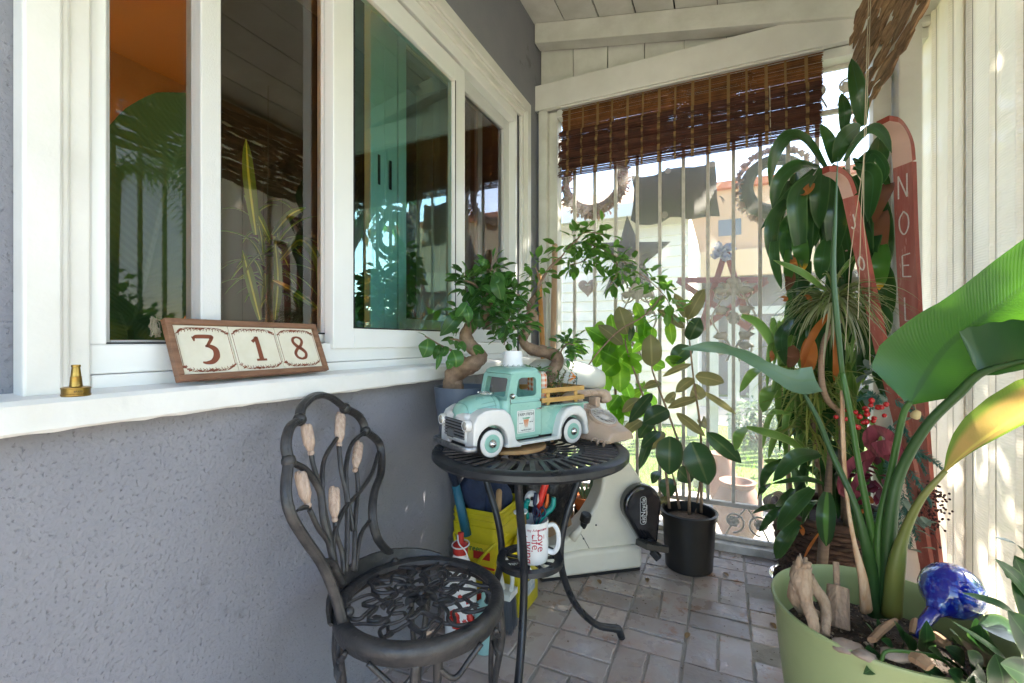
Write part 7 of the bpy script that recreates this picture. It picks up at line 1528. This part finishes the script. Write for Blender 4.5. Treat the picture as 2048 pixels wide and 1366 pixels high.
tc = [n for n in t.nodes if n.type == 'TEX_COORD'][0]; vo = _n(t, 'ShaderNodeTexVoronoi'); vo.inputs['Scale'].default_value = 95; vo.inputs['Randomness'].default_value = 1; no = _n(t, 'ShaderNodeTexNoise'); no.inputs['Scale'].default_value = 40; no.inputs['Detail'].default_value = 3
mxv = _n(t, 'ShaderNodeMix', data_type='RGBA', blend_type='ADD'); mxv.inputs[0].default_value = .25; t.links.new(tc.outputs['Object'], mxv.inputs[6]); t.links.new(tc.outputs['Object'], no.inputs['Vector'])
t.links.new(no.outputs[1], mxv.inputs[7]); t.links.new(tc.outputs['Object'], vo.inputs['Vector'])
rp_ = _n(t, 'ShaderNodeValToRGB'); cr = rp_.color_ramp; cr.interpolation = 'EASE'; cr.elements[0].position = .48; cr.elements[0].color = (.008, .015, .38, 1); cr.elements[1].position = .74; cr.elements[1].color = (.35, .50, .90, 1); e_ = cr.elements.new(.60); e_.color = (.03, .10, .60, 1)
no.inputs['Scale'].default_value = 75; t.links.new(no.outputs[0], rp_.inputs[0]); t.links.new(rp_.outputs[0], p_.inputs['Base Color']); p_.inputs['Transmission Weight'].default_value = .35; p_.inputs['IOR'].default_value = 1.3; p_.inputs['Emission Strength'].default_value = 0
ga = (gb - gneck).normalized()
MB().lathe([(0, .057), (.02, .054), (.038, .043), (.051, .024), (.055, .002), (.051, -.018), (.040, -.035), (.027, -.047), (.018, -.056), (.013, -.066)], gb, 40, axis=ga).build('globe', M_glb, glb, smooth=True)
MB().tube([gb - ga * .064, gneck, gneck - ga * .02], [.0135, .0105, .009], 16).build('neck', mat('blue_neck_glass', (.02, .03, .30), .08, coat=1), glb, smooth=True)

# ---- dark pad leaved plant in the near right corner ----
random.seed(91)
L_zz = leafmat('jade_leaf', (.010, .040, .013), (.018, .058, .017), trans=(.07, .20, .03), tw=.12, rough=.32, rib=(.05, .12, .04), ribw=.015, edge=(.06, .11, .03), island=.35)
zq = at(2010, 1366, D=.74)
zz = thing('pad_leaved_plant', 'dark green plant with thick pointed leaves in the near right corner', 'plant', (zq.x, zq.y, 0))
MB().lathe([(0, 0), (.07, 0), (.085, .30), (.09, .31), (.08, .31), (0, .28)], (zq.x + .10, zq.y - .05, 0), 32).build('pot', M_black, zz, smooth=True, auto=40)
mb = MB()
g7 = lambda x, y: (1480 + x / 3.606, 1000 + y / 3.606)
def pads(items):
    for (a, b, w_, D_) in items:
        A, B = at(*g7(*a), D=D_ + .01), at(*g7(*b), D=D_ - random.uniform(.0, .05)); ax = (B - A); n = (CAMP - A).normalized() + V(random.gauss(0, .35), random.gauss(0, .2), random.uniform(.1, .8)); ax_n = ax.normalized(); n = (n - ax_n * n.dot(ax_n)).normalized()
        W_ = 1.05 * w_ / 3.606 / FPX * D_ / 2; M_ = A.lerp(B, .5) + n * ax.length * .07
        mb.blade([A, M_, B], [q * W_ for q in PROF['round']], [q * W_ for q in PROF['round']], [n, n], cup=.16, cross=8, seg=16)
pads([((2150, 900), (1990, 430), 230, .82), ((2090, 760), (1840, 425), 110, .84), ((2080, 420), (1830, 268), 48, .88), ((2060, 1000), (1720, 905), 190, .86), ((2030, 870), (1600, 668), 64, .83), ((1790, 1250), (1545, 965), 250, .84), ((1980, 1240), (1530, 872), 40, .80), ((1880, 1180), (1735, 905), 200, .85), ((2130, 1180), (1930, 800), 230, .80), ((1700, 1330), (1640, 1090), 210, .80), ((1530, 1230), (1360, 1075), 120, .83), ((2130, 1330), (1880, 1180), 200, .78),
    ((1330, 1105), (1345, 870), 92, .90), ((1225, 1085), (1165, 930), 88, .91), ((1165, 1075), (1110, 870), 62, .92), ((1035, 1010), (990, 850), 42, .94), ((1120, 1100), (1020, 1010), 76, .90), ((1020, 1160), (925, 1045), 100, .90), ((965, 1070), (905, 880), 40, .93), ((1000, 1180), (890, 1255), 66, .88), ((1560, 1200), (1520, 985), 96, .86), ((2120, 640), (1980, 400), 130, .86), ((1500, 1330), (1290, 1190), 96, .83), ((1900, 1350), (1840, 1110), 190, .79), ((1620, 1180), (1480, 1060), 110, .84), ((1420, 1180), (1400, 1060), 90, .85), ((2060, 560), (1925, 560), 120, .85), ((1750, 1060), (1700, 850), 90, .88), ((1600, 1340), (1500, 1230), 130, .81), ((1780, 1350), (1700, 1220), 150, .79)])
mb.build('foliage', L_zz, zz, smooth=True)
mb = MB()
for q in ([(1020, 1160), (1060, 1090), (1250, 1100), (1500, 1150), (1700, 1330)], [(1330, 1110), (1500, 1180), (1600, 1340)], [(2100, 1360), (1900, 1250), (1700, 1200)]): mb.tube(smooth_path([at(*g7(*p), D=.84) for p in q], 5), .003, 6)
mb.build('stem', M_pet, zz, smooth=True)

# clear saucer
q = at(1562, 1155, D=2.0); q.z = .002
tag(MB().lathe([(.11, 0), (.135, .03), (.137, .03), (.112, 0), (.11, 0)], q + V(.09, .0, 0), 40).build('saucer', glass('clear_saucer', (.85, .85, .85), ior=1.9), smooth=True), 'clear plastic plant saucer by the base of the wicker basket', 'saucer')

# =====================================================================
# ORNAMENTS HUNG OUTSIDE THE GRILLE
# =====================================================================
random.seed(66); YO = 2.70
def wreath(name, label, u, v, rpx, inpx, m1, m2, n, extra=None):
    c = at(u, v, Y=YO); k = (c - CAMP).dot(V(-SA, CA, 0)) / FPX; Ro, Ri = rpx * k, inpx * k; Rm, r = (Ro + Ri) / 2, (Ro - Ri) / 2
    g_ = thing(name, label, 'wreath', c); MB().tube([c + V(math.cos(a) * Rm, 0, math.sin(a) * Rm) for a in [2 * math.pi * i / 48 for i in range(48)]], r * .82, 12, closed=True, flat=.5).build('ring', m1, g_, smooth=True)
    mb = MB()
    for i in range(n):
        a = random.uniform(0, 6.28); b = random.uniform(-1.6, 1.6) if extra is None else random.uniform(-.5, .5); rr_ = Rm + r * .7 * math.cos(b) * (1 if extra else random.choice((1, 1, -.9))); p = c + V(math.cos(a) * rr_, random.uniform(-.02, .01), math.sin(a) * rr_)
        d = V(math.cos(a) * random.choice((1, 1, -.3)), random.uniform(-.6, .3), math.sin(a)); mb.leaf(p, d + V(random.gauss(0, .3), 0, random.gauss(0, .3)), .035, .028, droop=.3, shape='round', seg=3)
    mb.build('petals', m2, g_, smooth=True); return g_, c
wreath('dried_leaf_wreath', 'reddish brown dried leaf wreath hanging left behind the grille', 1187, 362, 74, 42, mat('rust_wreath', (.22, .08, .05), .9, col2=(.15, .06, .04), vscale=30, bump=1, bscale=40, bdist=.02), leafmat('rust_petal', (.24, .085, .05), (.18, .06, .04), tw=.3, island=.3, trans=(.5, .2, .1)), 420)
g_, wc = wreath('shell_wreath', 'grey green wreath edged with pink petals hanging right behind the grille', 1550, 372, 74, 30, mat('sage_wreath', (.15, .19, .17), .9, col2=(.12, .15, .14), vscale=30, bump=.6, bscale=60), leafmat('pink_petal', (.42, .24, .21), (.50, .42, .36), tw=.3, island=.3, trans=(.6, .4, .3)), 260, extra=1)
M_tin = mat('grey_tin', (.085, .08, .075), .6, metal=.2, col2=(.065, .062, .058), vscale=8)
c = at(1350, 385, Y=YO); loc = lambda u, v: ((at(u, v, Y=YO) - c).x, (at(u, v, Y=YO) - c).z)
pn = thing('scalloped_tin_sign', 'grey scalloped metal plaque with pale dots hung outside the grille', 'plaque', c)
poly = [loc(*q) for q in ((1262, 350), (1285, 354), (1310, 350), (1335, 338), (1360, 334), (1388, 334), (1410, 330), (1430, 322), (1433, 355), (1434, 395), (1440, 432), (1418, 432), (1395, 436), (1378, 439), (1360, 434), (1340, 434), (1322, 445), (1300, 450), (1275, 449), (1261, 440), (1266, 410), (1268, 380))]
MB().prism(poly, .006, c, (1, 0, 0), (0, 0, 1), (0, 1, 0)).build('plaque_plate', M_tin, pn, bevel=.001)
for u, v, r in ((1336, 342, 6), (1424, 329, 6), (1329, 430, 7)): x, z = loc(u, v); MB().prism(circ(x, z, r * .0028, 18), .004, c - V(0, .005, 0)).build('pale_dot', mat('pale_dot', (.42, .36, .31), .6), pn)
mb = MB(); mb.leaf(at(1437, 392, Y=YO), V(1, 0, -.8), .05, .03, seg=4); mb.leaf(at(1441, 396, Y=YO), V(.6, 0, -1), .04, .02, seg=4); mb.build('leaf_ornament', M_tin, pn)
mb = MB(); mb.tube(smooth_path([at(1298, 351, Y=YO), at(1302, 340, Y=YO), at(1304, 320, Y=YO)], 4), .0012, 4); mb.tube([at(1395, 333, Y=YO), at(1398, 310, Y=YO)], .0012, 4); mb.build('hanging_wire', M_tin, pn)
def star(cu, cv, pts, m, name, label, depth, frame=None):
    c = at(cu, cv, Y=YO); g_ = thing(name, label, 'star', c); P = [((at(u, v, Y=YO) - c).x, (at(u, v, Y=YO) - c).z) for u, v in pts]
    n = len(P); o = c
    if frame is None:
        vs = [o + V(x, 0, z) for x, z in P] + [o + V(0, -depth, 0), o + V(0, depth, 0)]
        MB().add(vs, [(k, (k + 1) % n, n) for k in range(n)] + [((k + 1) % n, k, n + 1) for k in range(n)]).build('star_shell', m, g_)
    return g_, c, P
star(1262, 522, [(1254, 430), (1277, 484), (1342, 483), (1290, 528), (1312, 600), (1260, 562), (1206, 590), (1230, 530), (1196, 486), (1240, 484)], M_tin, 'barn_star', 'grey metal five-pointed barn star hanging outside the grille', .02)
g_, c, P = star(1450, 580, [(1452, 500), (1535, 560), (1502, 660), (1400, 660), (1355, 560)], None, 'red_wooden_star', 'open red wooden star with blue cloth knot hanging outside the grille', .02, frame=1)
M_rs = mat('barn_red', (.26, .018, .018), .7, col2=(.30, .035, .03), vscale=20)
O = [c + V(x, 0, z) for x, z in P]
for i, (a, b) in enumerate(((0, 2), (2, 4), (4, 1), (1, 3), (3, 0))): MB().beam(O[a] + V(0, i * .004, 0), O[b] + V(0, i * .004, 0), .016, .030, up=(0, 0, 1) if abs((O[a] - O[b]).z) < .1 else (1, 0, 0)).build('star_slat', M_rs, g_, bevel=.002)
mb = MB(); random.seed(5)
for k in range(10): mb.blob(O[0] + V(random.uniform(-.05, .03), random.uniform(-.02, .01), random.uniform(-.04, .02)), .022, 8, 6, .3)
mb.build('cloth_knot', mat('blue_cloth', (.10, .16, .40), .8, col2=(.5, .5, .6), vscale=60), g_, smooth=True)
c = at(1175, 574, Y=YO)
hp_ = [(math.sin(t_) ** 3 * .058, (13 * math.cos(t_) - 5 * math.cos(2 * t_) - 2 * math.cos(3 * t_) - math.cos(4 * t_)) * .0036) for t_ in [2 * math.pi * i / 36 for i in range(36)]]
ht = thing('heart_ornament', 'small brown heart ornament hanging low at the left behind the grille', 'ornament', c)
MB().prism(hp_, .014, c, (1, 0, 0), (0, 0, 1), (0, 1, 0)).build('heart', mat('taupe_heart', (.22, .13, .10), .6), ht, bevel=.004)
MB().box(c + V(-.014, -.001, .008), c + V(.014, .0, .020)).build('heart_label', mat('grey_label', (.45, .42, .40), .6), ht)
mb = MB(); mb.tube([c + V(0, .007, .03), c + V(0, .007, .5)], .001, 4); mb.build('thread', M_cord, ht)

# ---- garden beyond: pots, shrub, hedge, shade trees, palms ----
random.seed(99)
def bushy(name, label, c, r, n, m, L, W, scz=1, cat='shrub', group=None, trunk=None, nb=26):
    g_ = thing(name, label, cat, (c.x, c.y, -.16), group); mb = MB(); lobes = []
    for k in range(nb):
        d = V(random.gauss(0, 1), random.gauss(0, 1), random.gauss(0, 1)).normalized(); lobes.append((c + V(d.x * r * random.uniform(.3, .8), d.y * r * random.uniform(.3, .8), d.z * r * scz * random.uniform(.3, .8)), r * random.uniform(.22, .42)))
    for k in range(n):
        lc, lr = random.choice(lobes); d = V(random.gauss(0, 1), random.gauss(0, 1), random.gauss(.15, 1)).normalized(); mb.leaf(lc + d * lr * random.uniform(.5, 1), d + V(0, 0, .2), L * random.uniform(.6, 1.3), W, droop=.5, seg=2, twist=random.uniform(-1, 1))
    mb.build('crown', m, g_)
    t_ = MB()
    for k in range(max(3, nb // 3)): t_.tube(smooth_path([V(c.x, c.y, -.16), V(c.x, c.y, lerp(-.16, c.z, .5)), lobes[k][0]], 4), [trunk or .02, (trunk or .02) * .4], 6)
    t_.build('trunk', M_trk, g_, smooth=True); return g_
L_gry = leafmat('grey_green_leaf', (.11, .14, .13), (.08, .11, .10), tw=.3, rough=.6, island=.4)
L_hed = leafmat('hedge_leaf', (.05, .12, .025), (.08, .16, .03), tw=.35, rough=.5, island=.4, trans=(.25, .45, .06))
bushy('grey_shrub', 'grey green shrub growing close outside the grille', V(1.28, 3.75, .22) * 1.0, .33, 900, L_gry, .07, .035)
bushy('grey_shrub', 'small dusty shrub outside the grille, left of the larger one', V(.30, 4.6, .35), .30, 700, L_gry, .06, .03)
for i, (u, v, r, lb) in enumerate(((1475, 975, .10, 'tall cracked terracotta urn just outside the grille'), (1440, 830, .08, 'smaller rust coloured pot farther out on the path'))):
    q = at(u, v, Y=3.0 + i * .7); q.z = -.14; a = thing('garden_urn', lb, 'urn', q, 'urns beyond the grille')
    MB().lathe([(0, 0), (r * .6, 0), (r * 1.25, .14), (r * 1.35, .24), (r * .9, .34), (r * 1.0, .37), (r * .8, .37), (0, .3)], q, 28).build('urn_body', mat('dusty_terracotta', (.30, .16, .11), .8, col2=(.24, .13, .10), vscale=12, bump=.3), a, smooth=True, auto=40)
for i, (x, y, z, r, lb) in enumerate(((2.3, 1.7, .9, .8, 'rounded green hedge bush outside the ribbed screen'), (2.0, .3, .9, .85, 'green hedge bush outside the side railing'), (2.9, 3.3, .5, .6, 'green bush at the corner of the lawn'))):
    bushy('hedge_bush', lb, V(x, y, z), r, 2200, L_hed, .10, .06, group='bushes in the side garden')
bushy('shade_tree', 'leafy tree added beside the porch to block the sun', V(2.3, 4.1, 3.4), 1.35, 4600, L_hed, .15, .08, cat='tree', trunk=.09, nb=34)  # out of view, added on the sun's side to block direct sun
bushy('shade_tree', 'tall spreading tree added beyond the grille to shade the hung ornaments', V(1.75, 4.9, 4.75), 1.35, 2200, L_hed, .15, .08, cat='tree', trunk=.07, nb=30)  # second crown added in the sun's path to shade the ornaments
bushy('shade_tree', 'leafy tree standing in front of the porch', V(2.8, -.6, 2.9), 1.1, 2600, L_hed, .14, .08, cat='tree', trunk=.08, nb=30)
def palm(x, y, h, label):
    g_ = thing('palm_tree', label, 'palm', (x, y, -.16), 'palms in the side garden'); MB().tube(smooth_path([V(x, y, -.16), V(x + .1, y, h * .5), V(x, y, h)], 6), [.13, .09, .08], 10).build('trunk', M_trk, g_, smooth=True)
    mb = MB()
    for k in range(22):
        a = random.uniform(0, 6.28); d = V(math.cos(a), math.sin(a), random.uniform(.1, 1.2)).normalized(); P = [V(x, y, h)]; t_ = d.copy()
        for i in range(9): t_ = (t_ + V(0, 0, -.16)).normalized(); P.append(P[-1] + t_ * .16)
        mb.tube(P, .008, 4, cap=False)
        for i in range(1, 10):
            sd = (P[i] - P[i - 1]).cross(V(0, 0, 1)).normalized()
            for s_ in (1, -1):
                for o_ in (0, .08): mb.leaf(P[i] - (P[i] - P[i - 1]) * o_ * 6, sd * s_ + (P[i] - P[i - 1]) * 3, .34, .022, droop=.6, seg=3, shape='strap')
    mb.build('crown', L_hed, g_)
palm(5.5, 3.4, 3.4, 'palm tree with feathery fronds, seen reflected in the window'); palm(6.5, 5.6, 4.2, 'taller palm tree farther off, seen reflected in the window')

# ---- inside the room: lamp and plants behind the glass ----
L_ind = leafmat('indoor_paddle_leaf', (.03, .085, .035), (.04, .10, .04), trans=(.10, .24, .05), tw=.25, rough=.65, spec=.2, rib=(.06, .13, .06), ribw=.014, island=0, veins=.25, vein_f=300)
iq = at(285, 683, D=1.12); ip = thing('indoor_banana_plant', 'large paddle leaved plant behind the left window pane', 'plant', (iq.x, iq.y, .05))
iD = 1.10
mb = MB(); P = pxp([(262, 655, iD), (290, 560, iD), (322, 430, iD), (352, 320, iD), (380, 235, iD + .01), (398, 190, iD + .02)]); kk = iD / FPX
mb.blade(P, [w_ * kk for w_ in (30, 110, 130, 128, 118, 95, 60, 6)], [w_ * kk for w_ in (70, 86, 78, 66, 54, 40, 26, 6)], [V(.7, -.6, 0), V(.8, -.5, .1)], cup=.06, cross=14, seg=36); mb.build('leaf', L_ind, ip, smooth=True)
mb = MB(); P = pxp([(330, 900, iD), (290, 760, iD), (250, 650, iD - .01), (205, 560, iD - .02), (150, 520, iD - .03)]); mb.blade(P, [w_ * kk for w_ in (10, 60, 70, 60, 8)], [w_ * kk for w_ in (10, 50, 60, 50, 8)], [V(.8, -.5, .1), V(.8, -.5, .2)], cup=.06, cross=10, seg=24); mb.build('leaf', L_ind, ip, smooth=True)
MB().tube(pxp([(262, 660, iD), (265, 900, iD), (270, 1400, iD)]), .010, 8).build('petiole', M_petd, ip, smooth=True)
MB().lathe([(0, .05), (.13, .05), (.17, .36), (.15, .36), (0, .33)], (iq.x - .05, iq.y, 0), 24).build('pot', M_terra, ip, smooth=True, auto=40)
iq2 = at(540, 640, D=1.45); ip2 = thing('indoor_dracaena', 'striped dracaena plant behind the second window pane', 'plant', (iq2.x, iq2.y, .05))
L_str = leafmat('striped_yellow_leaf', (.05, .14, .03), (.05, .16, .03), trans=(.35, .6, .08), tw=.4, rough=.35, rib=(.40, .55, .08), ribw=.06, island=.3)
mb = MB(); random.seed(12)
multi(mb, lambda x, y: (x, y), [([(512, 470), (498, 360), (492, 278)], 22, .2, -.05), ([(560, 520), (600, 480), (635, 520), (642, 600)], 20, .3, -.08), ([(545, 560), (590, 585), (648, 625)], 14, .3, -.08), ([(540, 480), (515, 430), (488, 390)], 14, .3, 0), ([(545, 470), (580, 430), (612, 415)], 16, .3, 0), ([(520, 640), (500, 560), (485, 500)], 18, .3, 0), ([(550, 640), (556, 560), (550, 480)], 16, .3, 0)], 1.42, 'strap', 1)
for k in range(46): a = random.uniform(0, 6.28); mb.leaf(at(535 + random.gauss(0, 12), 530 + random.gauss(0, 50), D=1.46), V(math.cos(a), math.sin(a), random.gauss(.4, .5)), random.uniform(.10, .2), .018, droop=1.2, shape='strap', seg=6)
mb.build('foliage', L_str, ip2, smooth=True); MB().tube([iq2 + V(0, 0, .2), V(iq2.x, iq2.y, .3)], .012, 8).build('cane', M_trk, ip2, smooth=True)
MB().lathe([(0, .05), (.10, .05), (.12, .32), (.11, .32), (0, .3)], (iq2.x, iq2.y, 0), 24).build('pot', M_terra, ip2, smooth=True, auto=40)
lm = V(-2.72, .62, .05); lmp = thing('floor_lamp', 'lit amber shaded floor lamp glowing inside the room behind the glass', 'lamp', lm)
mb = MB(); mb.lathe([(0, 0), (.14, 0), (.14, .02), (.02, .03)], lm, 24); mb.tube([lm + V(0, 0, .02), lm + V(0, 0, 1.25)], .012, 8); mb.build('lamp_stand', M_brass, lmp, smooth=True, auto=40)
MB().lathe([(.20, 1.12), (.13, 1.42), (.001, 1.43)], lm, 32, cap=False).build('lamp_shade', thin('amber_shade', (.7, .42, .16), tw=.6), lmp, smooth=True)
ll = bpy.data.lights.new('bulb_light', 'POINT'); ll.energy = 17; ll.color = (1, .70, .36); ll.shadow_soft_size = .06
lo_ = bpy.data.objects.new('bulb_light', ll); C.objects.link(lo_); lo_.parent = lmp; lo_.location = (0, 0, 1.22)
